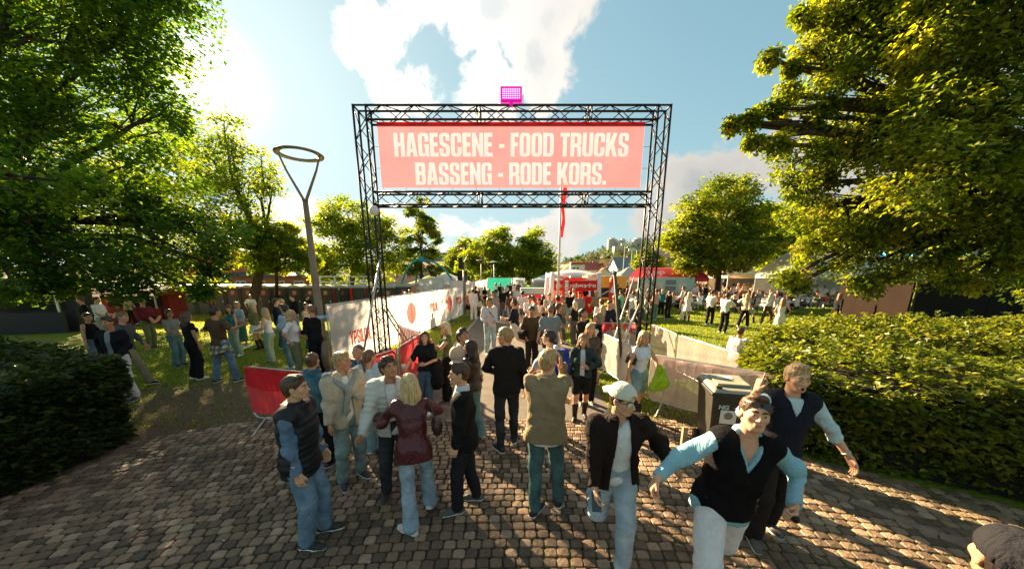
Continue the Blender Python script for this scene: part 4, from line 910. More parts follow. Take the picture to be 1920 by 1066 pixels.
tent('red roofed food stall with a mint front behind the right gate leg',AT(1250,520,30).x,30,5.2,4,2.25,.85,(.62,.05,.07),(.32,.48,.42),peak=False)
tent('long pinkish white marquee behind the long tables',AT(1500,520,36).x,38,16,5,2.4,1.0,(.72,.60,.52),(.68,.58,.52),peak=False)
tent('white marquee roof behind the brown stage box',AT(1600,500,26).x,27,9,6,2.5,1.7,(.62,.63,.6),(.5,.5,.48),peak=False)
# mint counter front + windows for the red roofed stall
ms_=thing('serving_counter','mint green counter wall with arched windows under the red stall roof','counter',(AT(1247,520,28).x,27.7,0)); MB().box((0,0,1.15),(4.6,.12,2.3)).obj('counter_wall',mat((.36,.52,.45),.7,.06,name='mint'),ms_)
for q in (-1.6,-.6,1.3): MB().box((q,-.075,1.35),(.62,.03,.9)).obj('window',mat((.62,.55,.45),.5,.05,name='pale_window'),ms_)
for z in (1.9,1.4,.9): MB().box((.35,-.08,z),(.85,.03,.38)).obj('menu_board',mat((.16,.20,.20),.5,.1,name='menu'),ms_)
lettering('TRUFFEL' if False else 'TAPP',.42,1.9,Vector((-1.0,.25,2.62)),Matrix.Rotation(R(62),4,'X'),mat((.85,.5,.5),.6,0,name='pink_letter'),ms_)
# red white kiosk with arched inflatable roof
kx,ky=AT(1072,580,23.5).x,23.5; K=thing('kiosk','white inflatable kiosk with bright red panels reading #beskytthørselen','kiosk',(kx-.1,ky,0)); INF=mat((.82,.78,.76),.5,.04,2,name='inflatable_white',transl=.2); KR=mat((.80,.015,.012),.5,.08,2,name='kiosk_red',transl=.15)
W_,D_,H_=3.1,3.0,2.72
for sx_ in (-1,1):
    for sy_ in (-1,1):
        b=MB(); b.tube([(sx_*(W_/2+.06),sy_*D_/2,0),(sx_*W_/2,sy_*D_/2,1.3),(sx_*(W_/2-.05),sy_*D_/2,H_-.08)],[.19,.17,.15],12); b.obj('air_leg',INF,K,True)
b=MB()
def kf(u,v):
    X_=(u-.5)*W_*1.06; Y_=(v-.5)*D_*1.06; a=abs(2*u-1); c=abs(2*v-1); return (X_,Y_,H_-.28*(1-a**2.2)*(c**3)-.34*(1-c**2.2)*(a**3)+.12*(1-a*a)*(1-c*c))
b.sheet(kf,21,21); b.obj('roof',INF,K,True)
b=MB(); b.sheet(lambda u,v:((u-.5)*(W_-.15),-D_/2-.02,H_-.30-.24*(1-abs(2*u-1)**2.2)*(v)-.5*(1-v) if True else 0),17,4); b.obj('front_valance',INF,K,True)
b=MB(); b.box((0.0,-D_/2-.10,1.83),(W_-.30,.05,.66)); b.obj('sign_board',KR,K); LW=mat((.85,.82,.8),.5,0,name='letter_white')
text_obj('#beskytthørselen',.36,2.6,Vector((0.02,-D_/2-.135,1.83)),FACE,LW,K,bold=.03)
b=MB(); b.box((.98,-D_/2-.02,.56),(.95,.08,1.1)); b.obj('red_front',KR,K); MB().box((0,D_/2-.1,1.2),(W_-.3,.05,2.2)).obj('red_wall',KR,K)
b=MB(); b.box((-.3,D_/2-.16,1.1),(1.6,.03,1.5)); b.obj('inner_poster',mat((.85,.42,.25),.6,.2,1.5,name='orange_poster'),K)
b=MB(); b.box((-.55,-D_/2+.1,.5),(2,.5,1.0)); b.obj('counter',KR,K)
for x_,yy,l in ((AT(1062,520,21.5).x,21.5,'leaning red column with white vertical letters before the kiosk'),(AT(1150,520,22).x,22,'red column with pale stripe right of the kiosk')):
    c=thing('inflatable_column',l,'column',(x_,yy,0)); b=MB(); b.tube([(0,0,0),(0,0,.1),(0,0,1.2),(0,0,2.20),(0,0,2.34),(0,0,2.38)],[.22,.24,.22,.22,.19,.1],16); b.obj('body',mat((.78,.06,.04),.45,.06,2,name='column_red'),c,True)
    if x_<4.5: lettering('HØVIK',.22,1.35,Vector((0,-.24,1.5)),FACE@Matrix.Rotation(R(-90),4,'Z'),LW,c)
    else: b=MB(); b.box((0,-.23,1.6),(.3,.01,.5),0,rot=Matrix.Rotation(R(25),4,'Y')); b.obj('stripe',LW,c)
# pink drape table in front of kiosk and mint awning
t_=thing('counter_table','table with a pink drape and a mint top left of the kiosk','table',(AT(1010,570,27).x,27,0)); MB().box((0,0,.5),(3.0,1,1.0)).obj('drape',mat((.62,.10,.13),.7,.1,name='pink_drape'),t_); MB().box((0,0,1.25),(3.0,1.1,.45)).obj('front_board',mat((.30,.56,.50),.6,.1,name='mint_board'),t_)
# yellow food truck
ft=thing('food_truck','yellow food truck with an open dark serving hatch','food truck',(AT(1130,550,27).x,27,0)); YL=mat((.72,.38,.06),.5,.06,2,name='truck_yellow')
b=MB(); b.box((0,0,1.95),(3.0,2,.95)); b.box((0,.2,1.1),(2.9,1.6,1.5)); b.obj('body',YL,ft); MB().box((0,-.75,1.15),(2.5,.5,.75)).obj('hatch',mat((.03,.03,.028),.6,.1,name='hatch_shade'),ft); MB().box((0,-1.05,.72),(2.8,.4,.16)).obj('counter',YL,ft)  # solid dark block stands in for the shade inside the open hatch
b=MB(); b.tube([(-1,-1.25,.7),(.5,-1.25,1.5)],.03,6); b.tube([(-1.3,-1.2,0),(-1.3,-1.2,1.6)],.035,6); b.obj('hatch_stay',WHITEP,ft)
for x_ in (-.9,.9): b=MB(); b.lathe([(0,-.12),(.3,-.12),(.32,0),(.3,.12),(0,.12)],n=16); o=b.obj('wheel',BLACKM,ft,True); o.rotation_euler=(R(90),0,0); o.location=(x_,-.7,.32)
# flagpole with limp red flag
fx=AT(1046,560,20).x; fp_=thing('flagpole','white flagpole with a limp red flag in the middle','flagpole',(fx,20,0)); MB().tube([(0,0,0),(0,0,8.4)],[.085,.05],12).obj('pole',mat((.75,.73,.68),.4,.03,name='pole_white'),fp_,True)
z0=AT(1050,445,20).z; z1=AT(1050,330,20).z
b=MB(); b.sheet(lambda u,v:(.07+.26*u*(1-v*.55)+.05*math.sin(v*11+u*6), .05*math.sin(u*14+v*5), z1-(z1-z0)*v-.25*u*(1-v)),9,24); b.obj('flag',mat((.72,.02,.02),.7,.1,3,name='flag_red',transl=.45),fp_,True)
# further lamps
ring_lamp(AT(857,540,19.5).x,22.5,AT(857,462,22.5).z,'street lamp with ring head and two black speakers in the middle distance',.55,group='distant street lamps',seg=24)
sx0=AT(857,540,19.5).x
spk=thing('loudspeaker','black box loudspeaker strapped to the distant ring lamp','speaker',(sx0-.18,22.4,2.9)); MB().box((0,0,.35),(.28,.3,.75)).obj('cabinet',BLACKM,spk); b=MB(); b.lathe([(0,0),(.11,-.01),(.12,0)],n=16); o=b.obj('speaker_cone',mat((.05,.05,.05),.8,0,name='grille'),spk); o.rotation_euler=(R(90),0,0); o.location=(0,-.155,.3)
b=thing('loudspeaker','square black loudspeaker on a stand behind the white fence','speaker',(AT(867,520,30).x,30,0)); MB().box((0,0,2.35),(.8,.5,1.0)).obj('cabinet',BLACKM,b); MB().tube([(0,0,0),(0,0,1.9)],.04,8).obj('stand',BLACKM,b)
for px,py,D,l in ((902,488,38,'thin lamp post with Y shaped arms left of the park trees'),(920,492,46,'thin plain lamp post in front of the left park tree'),(926,491,44,'lamp post with a pale disc head in front of the park tree')):
    p=AT(px,py,D); b=MB(); b.tube([(0,0,0),(0,0,p.z-.3)],[.08,.05],8); L=thing('lamp_post',l,'street lamp',(p.x,D,0),group='distant street lamps'); b.obj('post',POSTM if px<925 else WHITEP,L,True); b=MB()
    if px==902:
        for s in (-1,1): b.tube([(0,0,p.z-.4),(s*.45,0,p.z+.1)],.04,6)
    b.lathe([(.0,.14),(.5,.03),(.52,0),(.0,-.03)],(0,0,p.z),16); b.obj('lamp_head',WHITEP if px==926 else POSTM,L,True)
# ------------------------------------------------------------------ wheelie bin
BIN=mat((.032,.030,.022),.45,.2,9,.15,60,name='bin_plastic',spec=.5); LID=mat((.30,.29,.21),.5,.12,5,.15,50,name='bin_lid',spec=.5)
bn=thing('wheelie_bin','dark wheelie bin with a pale lid and a white sticker before the right hedge','bin',(3.12,4.55,.004),R(-14))
b=MB(); b.box((0,0,.53),(.56,.62,.98),taper=1.0); 
V0=np.array([(-.235,-.27,.08),(.235,-.27,.08),(.235,.25,.08),(-.235,.25,.08),(-.285,-.335,1.0),(.285,-.335,1.0),(.285,.36,1.0),(-.285,.36,1.0)])
b=MB(); b.add(V0,[np.array([(0,3,2,1),(4,5,6,7),(0,1,5,4),(1,2,6,5),(2,3,7,6),(3,0,4,7)])]); 
for x in (-.2,.2): b.box((x,-.30,.62),(.02,.03,.5))
body=b.obj('body',BIN,bn)
m_=body.modifiers.new('bevel','BEVEL'); m_.width=.03; m_.segments=3
b=MB(); b.box((0,0.01,.985),(.62,.76,.05)); rim=b.obj('rim',BIN,bn); m_=rim.modifiers.new('bevel','BEVEL'); m_.width=.015; m_.segments=2
b=MB(); b.add([(-.30,-.38,1.012),(.30,-.38,1.012),(.30,.38,1.012),(-.30,.38,1.012),(-.27,-.33,1.055),(.27,-.33,1.055),(.26,.34,1.09),(-.26,.34,1.09)],[np.array([(0,3,2,1),(4,5,6,7),(0,1,5,4),(1,2,6,5),(2,3,7,6),(3,0,4,7)])]); lid=b.obj('lid',LID,bn); m_=lid.modifiers.new('bevel','BEVEL'); m_.width=.02; m_.segments=3
MB().box((0,0.02,1.085),(.40,.44,.03)).obj('lid_panel',LID,lid); MB().box((-.03,.1,1.108),(.2,.13,.004)).obj('lid_sticker',SGW,lid)
b=MB(); 
b.tube([(-.25,.42,1.02),(.25,.42,1.02)],.016,8); b.obj('handle',BIN,lid)
for x in (-.21,.21): MB().box((x,-.30,1.075),(.07,.035,.035)).obj('lid_grip',BIN,lid)
for x in (-.26,.26): b=MB(); b.lathe([(0,-.03),(.09,-.03),(.1,0),(.09,.03),(0,.03)],n=20); o=b.obj('wheel',BLACKM,bn,True); o.rotation_euler=(0,R(90),0); o.location=(x,.24,.1)
TK=FACE.copy(); TK=Matrix.Rotation(R(94),4,'X')
text_obj('NG',.065,.125,Vector((-.13,-.335,.80)),TK,mat((.42,.60,.52),.5,0,name='mint_print'),bn,bold=.05); MB().box((.07,-.333,.80),(.15,.004,.012)).obj('print_line',mat((.5,.5,.46),.5,0,name='grey_print'),bn)
MB().box((-.06,-.325,.66),(.20,.006,.20),rot=Matrix.Rotation(R(4),4,'X')).obj('sticker',SGW,bn); b=MB(); b.lathe([(0,0),(.055,0)],n=20); o=b.obj('sticker_emblem',mat((.2,.2,.15),.6,0,name='emblem_ink'),bn); o.rotation_euler=(R(94),0,0); o.location=(-.06,-.331,.68)
b=MB(); b.box((0,0,.17),(.07,.05,.34)); tag(b.obj('wooden_stake',mat((.36,.27,.17),.9,.2,9,.4,30,name='weathered_wood'),loc=(2.62,4.62,0)),'short weathered wooden stake left of the wheelie bin','stake')
# ------------------------------------------------------------------ brown box + dark stage back on the right
sb=thing('stage_box','large brown box wall with a black front at the right edge','stage',(15.1,12.6,0)); BR=mat((.016,.010,.007),.95,.1,.8,name='brown_panel',spec=.05); BKP=mat((.008,.008,.008),.8,.1,1,name='black_cloth',spec=.1)
P0=Vector((0,0,0)); P1=Vector((18.6-15.1,19-12.6,0)); P2=Vector((12,-1.5,0))
def wallp(a,b_,h,m,nm,n_):
    d=(b_-a); L=d.length; 
    for k in range(n_):
        q0=a+d*(k/n_); MB().box((0,0,h/2),(L/n_-.012,.06,h),0).obj(nm,m,sb,loc=(q0+d*(.5/n_))).rotation_euler=(0,0,math.atan2(d.y,d.x))
wallp(P0,P1,2.28,BR,'side_panel',3); wallp(P0+Vector((.05,-.05,0)),P2,2.3,BKP,'front_panel',5)
MB().prism([(0,0),(P2.x,P2.y),(P2.x+3,P2.y+7),(P1.x,P1.y)],(1,0,0),(0,1,0),(0,0,1),(0,0,2.3),.05).obj('roof',BKP,sb)
st=thing('stage_canopy','dark stage opening behind the seated crowd','stage',(AT(1405,540,40).x,40,0)); MB().box((0,1,2.4),(8.5,.2,4.8)).obj('back_cloth',BKP,st); MB().box((0,-.5,3.9),(8.6,3,.25)).obj('roof',BKP,st)
for x_ in (-4.2,4.2): MB().box((x_,-1.8,2),(.3,.3,4)).obj('tower',mat((.4,.1,.08),.6,.1,name='red_tower') if x_>0 else BLACKM,st)
MB().box((0,0,.5),(8.4,2.6,1)).obj('stage_floor',BKP,st)
bc=thing('blue_lit_canopy','grey canopy edge with small blue lamps behind the right tree','canopy',(AT(1790,470,20).x,20,0)); MB().box((0,0,3.75),(12,2,.55)).obj('canopy_edge',mat((.30,.32,.33),.6,.1,name='canopy_grey'),bc)
for k in range(8): MB().box((-5.2+k*1.5,-1.03,3.62),(.16,.04,.10)).obj('blue_lamp',mat((.1,.6,1),.5,0,name='blue_light',emit=5.0),bc)
# ------------------------------------------------------------------ figures: smooth distance fields turned into surfaces
f32=np.float32
def nv(*a): return np.array(a,dtype=f32)
def unit(v): v=np.asarray(v,dtype=float); return v/(np.linalg.norm(v)+1e-9)
def seg(P,a,b,ra,rb):
    a=np.asarray(a,f32); b=np.asarray(b,f32); ab=b-a; L=float(ab@ab)+1e-9; q=P-a; t=np.clip(q@ab/L,0,1); q=q-t[:,None]*ab
    return np.sqrt(np.einsum('ij,ij->i',q,q))-(ra+(rb-ra)*t)
def ell(P,c,r,M=None):
    q=P-np.asarray(c,f32)
    if M is not None: q=q@M
    r=np.asarray(r,f32); k=np.sqrt(np.einsum('ij,ij->i',q/r,q/r)); return (k-1)*float(r.min())*1.0 if False else (k-1)*(np.sqrt(np.einsum('ij,ij->i',q,q))/(k+1e-6)+1e-4)
def smin(a,b,k): h=np.clip(.5+.5*(b-a)/k,0,1); return b+(a-b)*h-k*h*(1-h)
def smax(a,b,k): return -smin(-a,-b,k)
def rbox(P,c,M,h,r):
    q=np.abs((P-np.asarray(c,f32))@M)-np.asarray(h,f32)+r; return np.sqrt((np.maximum(q,0)**2).sum(1))+np.minimum(q.max(1),0)-r
def snet(fn,lo,hi,h):
    c=4; lo=np.asarray(lo,f32); hi=np.asarray(hi,f32); nb=np.maximum(1,np.ceil((hi-lo)/(h*c)).astype(int)); N=nb*c
    ci=np.stack(np.meshgrid(*[np.arange(k) for k in nb],indexing='ij'),-1).reshape(-1,3); cc=lo+(ci.astype(f32)*c+(c-1)/2)*h
    dc=fn(cc.astype(f32)); near=np.abs(dc)<1.35*c*h; F=np.empty((nb[0],c,nb[1],c,nb[2],c),f32); F[:]=dc.reshape(nb)[:,None,:,None,:,None]
    ni=ci[near]
    if len(ni)==0: return np.zeros((0,3),f32),np.zeros((0,4),int)
    of=np.stack(np.meshgrid(*[np.arange(c)]*3,indexing='ij'),-1).reshape(-1,3)
    P=(lo+((ni[:,None]*c+of[None]).astype(f32))*h).reshape(-1,3); F[ni[:,0],:,ni[:,1],:,ni[:,2],:]=fn(P.astype(f32)).reshape(len(ni),c,c,c)
    V=F.reshape(N); V[0]=V[-1]=1; V[:,0]=V[:,-1]=1; V[:,:,0]=V[:,:,-1]=1
    S=V<0; cn=[(0,0,0),(1,0,0),(0,1,0),(1,1,0),(0,0,1),(1,0,1),(0,1,1),(1,1,1)]
    sl_=lambda A,o:A[o[0]:A.shape[0]-1+o[0],o[1]:A.shape[1]-1+o[1],o[2]:A.shape[2]-1+o[2]]
    cnt=sum(sl_(S,o).astype(np.int8) for o in cn); act=np.argwhere((cnt>0)&(cnt<8))
    if len(act)==0: return np.zeros((0,3),f32),np.zeros((0,4),int)
    vals=np.stack([V[act[:,0]+o[0],act[:,1]+o[1],act[:,2]+o[2]] for o in cn],1); acc=np.zeros((len(act),3)); k=np.zeros(len(act))
    for a in range(8):
        for b in range(a+1,8):
            d=np.abs(np.array(cn[a])-cn[b])
            if d.sum()!=1: continue
            va,vb=vals[:,a],vals[:,b]; m=(va<0)!=(vb<0); t=np.where(m,va/(va-vb+1e-12),0)
            p=np.array(cn[a])+t[:,None]*(np.array(cn[b])-cn[a]); acc+=p*m[:,None]; k+=m
    VV=lo+(act+acc/k[:,None])*h; idx=np.full([s-1 for s in V.shape],-1,np.int64); idx[tuple(act.T)]=np.arange(len(act)); Q=[]
    for ax in range(3):
        u,v_=(ax+1)%3,(ax+2)%3; s0=[slice(None)]*3; s1=[slice(None)]*3; s0[ax]=slice(0,-1); s1[ax]=slice(1,None)
        A=S[tuple(s0)]; B=S[tuple(s1)]; e=np.argwhere(A!=B); e=e[(e[:,u]>0)&(e[:,v_]>0)&(e[:,u]<idx.shape[u])&(e[:,v_]<idx.shape[v_])&(e[:,ax]<idx.shape[ax])]
        if len(e)==0: continue
        fl_=A[tuple(e.T)]; def_=[]
        for du,dv in ((1,1),(0,1),(0,0),(1,0)):
            g_=e.copy(); g_[:,u]-=du; g_[:,v_]-=dv; def_.append(idx[tuple(g_.T)])
        q=np.stack(def_,1); q[~fl_]=q[~fl_][:,::-1]; Q.append(q)
    Q=np.vstack(Q); Q=Q[(Q>=0).all(1)]; return VV,Q
_ph=np.random.default_rng(2).uniform(0,6.28,40)
def folds(P,amp,f,seed=0,st=(1,1,1)):
    s=_ph[seed%30:seed%30+6]; x,y,z=P[:,0]*st[0],P[:,1]*st[1],P[:,2]*st[2]
    a=np.sin(f*(.55*x+.25*y+z)+s[0]+1.6*np.sin(.45*f*(x-.6*y)+s[1])); b=np.sin(f*(.8*y-.5*x+.5*z)*.8+s[2]+1.3*np.sin(.5*f*z+s[3])); return amp*(a*b+.5*a)
def ik(a,t,l1,l2,pole):
    a=np.array(a,float); t=np.array(t,float); d=t-a; L=np.linalg.norm(d); L2=min(L,(l1+l2)*.998); d/=L+1e-9; t=a+d*L2
    x=(l1*l1-l2*l2+L2*L2)/(2*L2); h=math.sqrt(max(0,l1*l1-x*x)); p=np.array(pole,float); p-=d*(p@d); p/=np.linalg.norm(p)+1e-9; return a+d*x+p*h,t
def rotm(yaw=0,pitch=0,roll=0):
    return np.array((Matrix.Rotation(R(yaw),3,'Z')@Matrix.Rotation(R(pitch),3,'X')@Matrix.Rotation(R(roll),3,'Y')),dtype=float)
SKIN={}
def skin(t=0):
    c=[(.60,.30,.17),(.50,.235,.125),(.64,.34,.20),(.40,.185,.10)][t]
    return mat(c,.5,.07,14,.06,90,name='skin',spec=.35)
TOPW={'m':[(-.14,.152,.105),(-.04,.156,.112),(.08,.140,.100),(.2,.150,.106),(.32,.172,.118),(.42,.176,.106),(.48,.138,.082),(.52,.085,.066),(.60,.055,.056)],
      'f':[(-.14,.160,.108),(-.04,.162,.115),(.10,.118,.088),(.2,.122,.092),(.32,.142,.108),(.40,.146,.092),(.46,.112,.072),(.51,.060,.054),(.60,.045,.046)]}
class Person:
    """one posed figure. Local frame: faces +Y, x to its right, origin on the ground"""
    def __init__(s,h=1.8,sex='m',lean=0,side=0,twist=0,hyaw=0,hpitch=0,hroll=0,rh=None,lh=None,re=None,le=None,rf=(.11,.02,0),lf=(-.11,-.02,0),rfy=-10,lfy=10,hip=None,fat=1.0,rk=(0.1,1,0),lk=(-.1,1,0),rpitch=0,lpitch=0,hipz=None,off=(0,0),seed=0,rhd=None,lhd=None,curl=.5,rcurl=None,lcurl=None):
        k=h/1.8; s.k=k; s.sex=sex; s.fat=fat; s.seed=seed; s.h=h
        s.hipz=(.984*k if hipz is None else hipz); s.P0=np.array([off[0],off[1],s.hipz])
        s.T=rotm(twist,-lean,side)   # columns: right, forward, up
        r_,f_,u_=s.T[:,0],s.T[:,1],s.T[:,2]; s.r,s.f,s.u=r_,f_,u_
        sw=(.175 if sex=='m' else .150)*k*(.5+.5*fat); s.sh={+1:s.P0+u_*.475*k+r_*sw,-1:s.P0+u_*.475*k-r_*sw}
        s.neck=s.P0+u_*.50*k+f_*-.005; 
        s.HM=rotm(hyaw,-hpitch,hroll)@rotm(0,-lean*.4,side*.4); s.hc=s.P0+u_*.60*k+(s.HM[:,2]*.095+s.HM[:,1]*.025)*k
        d={+1:rh if rh is not None else (.25,.05,.83),-1:lh if lh is not None else (-.25,.06,.83)}
        s.hand={};s.elb={};s.hdir={}
        for sd_,e in ((1,re),(-1,le)):
            t=np.array(d[sd_],float)*k; pole=e if e is not None else (sd_*.45,-1,-.3)
            s.elb[sd_],s.hand[sd_]=ik(s.sh[sd_],t,.285*k,.255*k,pole)
            hd=(rhd if sd_>0 else lhd); s.hdir[sd_]=unit(hd) if hd is not None else unit(s.hand[sd_]-s.elb[sd_])
        s.curl={1:curl if rcurl is None else rcurl,-1:curl if lcurl is None else lcurl}
        s.hj={};s.kn={};s.an={};s.fy={1:rfy,-1:lfy};s.fp={1:rpitch,-1:lpitch}
        hw=(.088 if sex=='m' else .09)*k; HR=rotm(twist*.3)
        for sd_,ft,kp in ((1,rf,rk),(-1,lf,lk)):
            s.hj[sd_]=s.P0+HR@np.array([sd_*hw,0,-.03*k]); t=np.array([ft[0]*k,ft[1]*k-.03,ft[2]*k+.085*k])
            s.kn[sd_],s.an[sd_]=ik(s.hj[sd_],t,.445*k,.435*k,kp)
    def torso(s,P,off=0,z0=-.14,z1=.60,kf=1.0):
        q=(P-s.P0.astype(f32))@s.T.astype(f32); k=s.k; tb=np.array(TOPW[s.sex]); z=np.clip(q[:,2]/k,tb[0,0],tb[-1,0])
        of_=off*(1-.45*np.clip((z-.28)/.18,0,1)) if off>0 else off; w=np.interp(z,tb[:,0],tb[:,1])*k*s.fat+of_; d=np.interp(z,tb[:,0],tb[:,2])*k*s.fat+of_
        y=q[:,1]-.0; e=np.power(np.abs(q[:,0])/w,2.4)+np.power(np.abs(y)/d,2.4); kk=np.power(e+1e-6,1/2.4)
        D=(kk-1)*np.minimum(w,d)*1.05
        if s.sex=='f':
            for sx_ in (-1,1): D=smin(D,ell(q,(sx_*.068*k,.085*k,.335*k),(.066*k,.062*k,.066*k))-off,.03)
        D=smin(D,ell(q,(0,-.035*k,-.03*k),(.148*k*s.fat,.096*k*s.fat,.12*k))-(off if off>0 else off),.04)
        return D,q
    def arm(s,P,sd_,off=0,upto=1.0,rs=(.056,.046,.04,.027)):
        k=s.k*(1 if s.sex=='m' else .88); a,e,h_=s.sh[sd_],s.elb[sd_],s.hand[sd_]
        d=seg(P,a,e,rs[0]*k+off,rs[1]*k+off)
        if upto>=1: d=smin(d,seg(P,e,h_,rs[2]*k+off,rs[3]*k+off*.8),.02)
        elif upto>.5: m_=e+(h_-e)*(upto-.5)*2; d=smin(d,seg(P,e,m_,rs[2]*k+off,(rs[2]+(rs[3]-rs[2])*(upto-.5)*2)*k+off),.02)
        elif upto<.5: m_=a+(e-a)*upto*2; d=seg(P,a,m_,rs[0]*k+off,(rs[0]+(rs[1]-rs[0])*upto*2)*k+off)
        return d
    def leg(s,P,sd_,off=0,upto=1.0,rs=(.088,.058,.056,.038),hem=0):
        k=s.k; a,e,h_=s.hj[sd_],s.kn[sd_],s.an[sd_]; f=s.fat if s.sex=='m' else s.fat*.98
        if upto<.5: m_=a+(e-a)*upto*2; return seg(P,a,m_,rs[0]*k*f+off,(rs[0]+(rs[1]-rs[0])*upto*2)*k*f+off+hem)
        d=seg(P,a,e,rs[0]*k*f+off,rs[1]*k*f+off); m_=e+(h_-e)*(upto-.5)*2
        return smin(d,seg(P,e,m_,rs[2]*k*f+off,(rs[2]+(rs[3]-rs[2])*(upto-.5)*2)*k*f+off+hem),.03)
    def headsdf(s,P):
        q=((P-s.hc.astype(f32))@s.HM.astype(f32))/f32(s.k if s.k>.9 else .9); x=np.abs(q[:,0]); A=np.stack([x,q[:,1],q[:,2]],1)
        d=ell(q,(0,-.012,.030),(.076,.096,.088)); d=smin(d,ell(q,(0,.022,-.028),(.062,.070,.082)),.03)
        d=smin(d,ell(q,(0,.055,-.092),(.030,.028,.024)),.03); d=smin(d,seg(A,(.054,-.005,-.05),(.022,.052,-.092),.018,.016),.02)
        d=smin(d,ell(A,(.042,.060,-.022),(.022,.020,.020)),.02); d=smin(d,seg(q,(-.034,.079,.020),(.034,.079,.020),.011,.011),.012)
        d=smax(d,-ell(A,(.031,.100,.002),(.020,.018,.013)),.014)
        d=smin(d,ell(A,(.031,.0805,.001),(.0145,.0125,.0115)),.004)
        n=smin(seg(q,(0,.084,.010),(0,.110,-.030),.0075,.0115),ell(A,(.012,.097,-.034),(.0085,.010,.008)),.006); d=smin(d,n,.008)
        d=smin(d,seg(q,(-.018,.089,-.0585),(.018,.089,-.0585),.0065,.0065),.006); d=smin(d,seg(q,(-.015,.088,-.069),(.015,.088,-.069),.0075,.0075),.006)
        e=ell(A,(.079,-.006,-.004),(.009,.021,.031)); e=smax(e,-ell(A,(.090,.002,-.002),(.010,.012,.019)),.005); d=smin(d,e,.008)
        return d*f32(s.k)
    def nk(s,P,off=0):
        r=(.056 if s.sex=='m' else .045)*s.k; return seg(P,s.neck-s.u*.04,s.hc+(s.HM[:,2]*-.05-s.HM[:,1]*.025)*s.k,r*1.12+off,r+off)
    def handsdf(s,P,sd_):
        k=s.k*(1.0 if s.sex=='m' else .9); d=s.hdir[sd_]; w_=s.hand[sd_]
        fa=unit(s.hand[sd_]-s.elb[sd_]); bk=np.cross(d,s.f*.6+np.array([0,0,.0])+s.r*0)  # palm side direction
        pn=unit(-s.r*sd_-d*((-s.r*sd_)@d))  # palm normal: toward the body
        ac=np.cross(d,pn)*sd_    # across the palm, thumb side
        if ac@(s.f+s.u*.6)<0: ac=-ac
        c=s.curl[sd_]; M=np.stack([ac,d,pn],1).astype(f32)
        D=seg(P,s.elb[sd_]+(w_-s.elb[sd_])*.3,w_,.036*k,.027*k); D=smin(D,rbox(P,w_+d*.045*k,M,(.040*k,.050*k,.015*k),.014*k),.012)
        for i,(o,L) in enumerate(((.030,.075),(.010,.084),(-.010,.078),(-.029,.062))):
            cc_=c if getattr(s,'point',0)!=sd_ else (0.0 if i==0 else 1.35)
            p=w_+(d*.088+ac*o)*k; a=cc_*.75
            for j in range(3):
                dd=d*math.cos(a)+pn*math.sin(a)+ac*o*1.2; dd=unit(dd); q=p+dd*L*k*(.45,.32,.25)[j]; D=smin(D,seg(P,p,q,(.0095,.0085,.0075)[j]*k,(.0085,.0075,.0065)[j]*k),.0035); p=q; a+=cc_*1.05
        p=w_+(d*.022+ac*.030)*k; q=p+(d*.035+ac*.022+pn*.012)*k; D=smin(D,seg(P,p,q,.014*k,.011*k),.008); D=smin(D,seg(P,q,q+unit(d*.9+ac*(.2-.5*c)+pn*c*.8)*.032*k,.0105*k,.008*k),.004); return D
    def bb(s,pts,m): p=np.array(pts); return p.min(0)-m,p.max(0)+m
def sd_obj(name,fn,lo,hi,h,m,parent,mx=None,label=None):
    V,Q=snet(fn,lo,hi,h)
    if len(V)==0: return None
    return MB().add(V,[Q]).obj(name,m,parent,True,label=label)
def cloth(c,kind='cotton',tc_=None):
    m=_cloth(c,kind)
    if kind!='puffer' and 'wr' not in m:
        m['wr']=1; t=NT(m.node_tree); p=[n for n in t.n if n.type=='BSDF_PRINCIPLED'][0]; co=t('TexCoord').outputs['Object']
        n=t('TexNoise',{'Vector':t('Mapping',{'Vector':co,'Scale':(1.3,1.3,.8),'Rotation':(.5,.4,.3)}).outputs[0],'Scale':11.0,'Detail':3.0,'Roughness':.55,'Distortion':1.6})
        bp=t('Bump',{'Height':n.outputs[0],'Strength':.55,'Distance':.035})
        if p.inputs['Normal'].links: t.l.new(p.inputs['Normal'].links[0].from_socket,bp.inputs['Normal'])
        t.l.new(bp.outputs[0],p.inputs['Normal'])
    return m
def _cloth(c,kind='cotton'):
    if kind=='denim': return mat(c,.85,.22,5,.5,130,name='denim',spec=.15,tc2=(min(1,c[0]*2+.1),min(1,c[1]*1.7+.1),min(1,c[2]*1.5+.1)),tw=.3)
    if kind=='leather': return mat(c,.38,.15,6,.25,50,name='leather',spec=.5)
    if kind=='puffer': return mat(c,.55,.10,5,.1,60,name='quilted_fabric',spec=.35)
    if kind=='wool': return mat(c,.95,.10,12,.5,120,name='wool',spec=.1,sheen=.4 if sum(c)>.3 else 0.0)
    return mat(c,.85,.09,6,.22,140,name='cotton',spec=.15)
HAIRM={}
def hairm(c):
    k=tuple(c)
    if k in HAIRM: return HAIRM[k]
    m=bpy.data.materials.new('hair'); m.use_nodes=True; t=NT(m.node_tree); p=t.n['Principled BSDF']; co=t('TexCoord').outputs['Object']
    n=t('TexNoise',{'Vector':t('Mapping',{'Vector':co,'Scale':(90,90,9)}).outputs[0],'Scale':1.0,'Detail':4.0}); cs=t.ramp(n.outputs[0],[(.3,[x*.45 for x in c]),(.7,[min(1,x*1.35) for x in c])])
    t.l.new(cs,p.inputs['Base Color']); p.inputs['Roughness'].default_value=.42; p.inputs['Specular IOR Level'].default_value=.45; bp=t('Bump',{'Height':n.outputs[0],'Strength':.6,'Distance':.01}); t.l.new(bp.outputs[0],p.inputs['Normal']); HAIRM[k]=m; return m
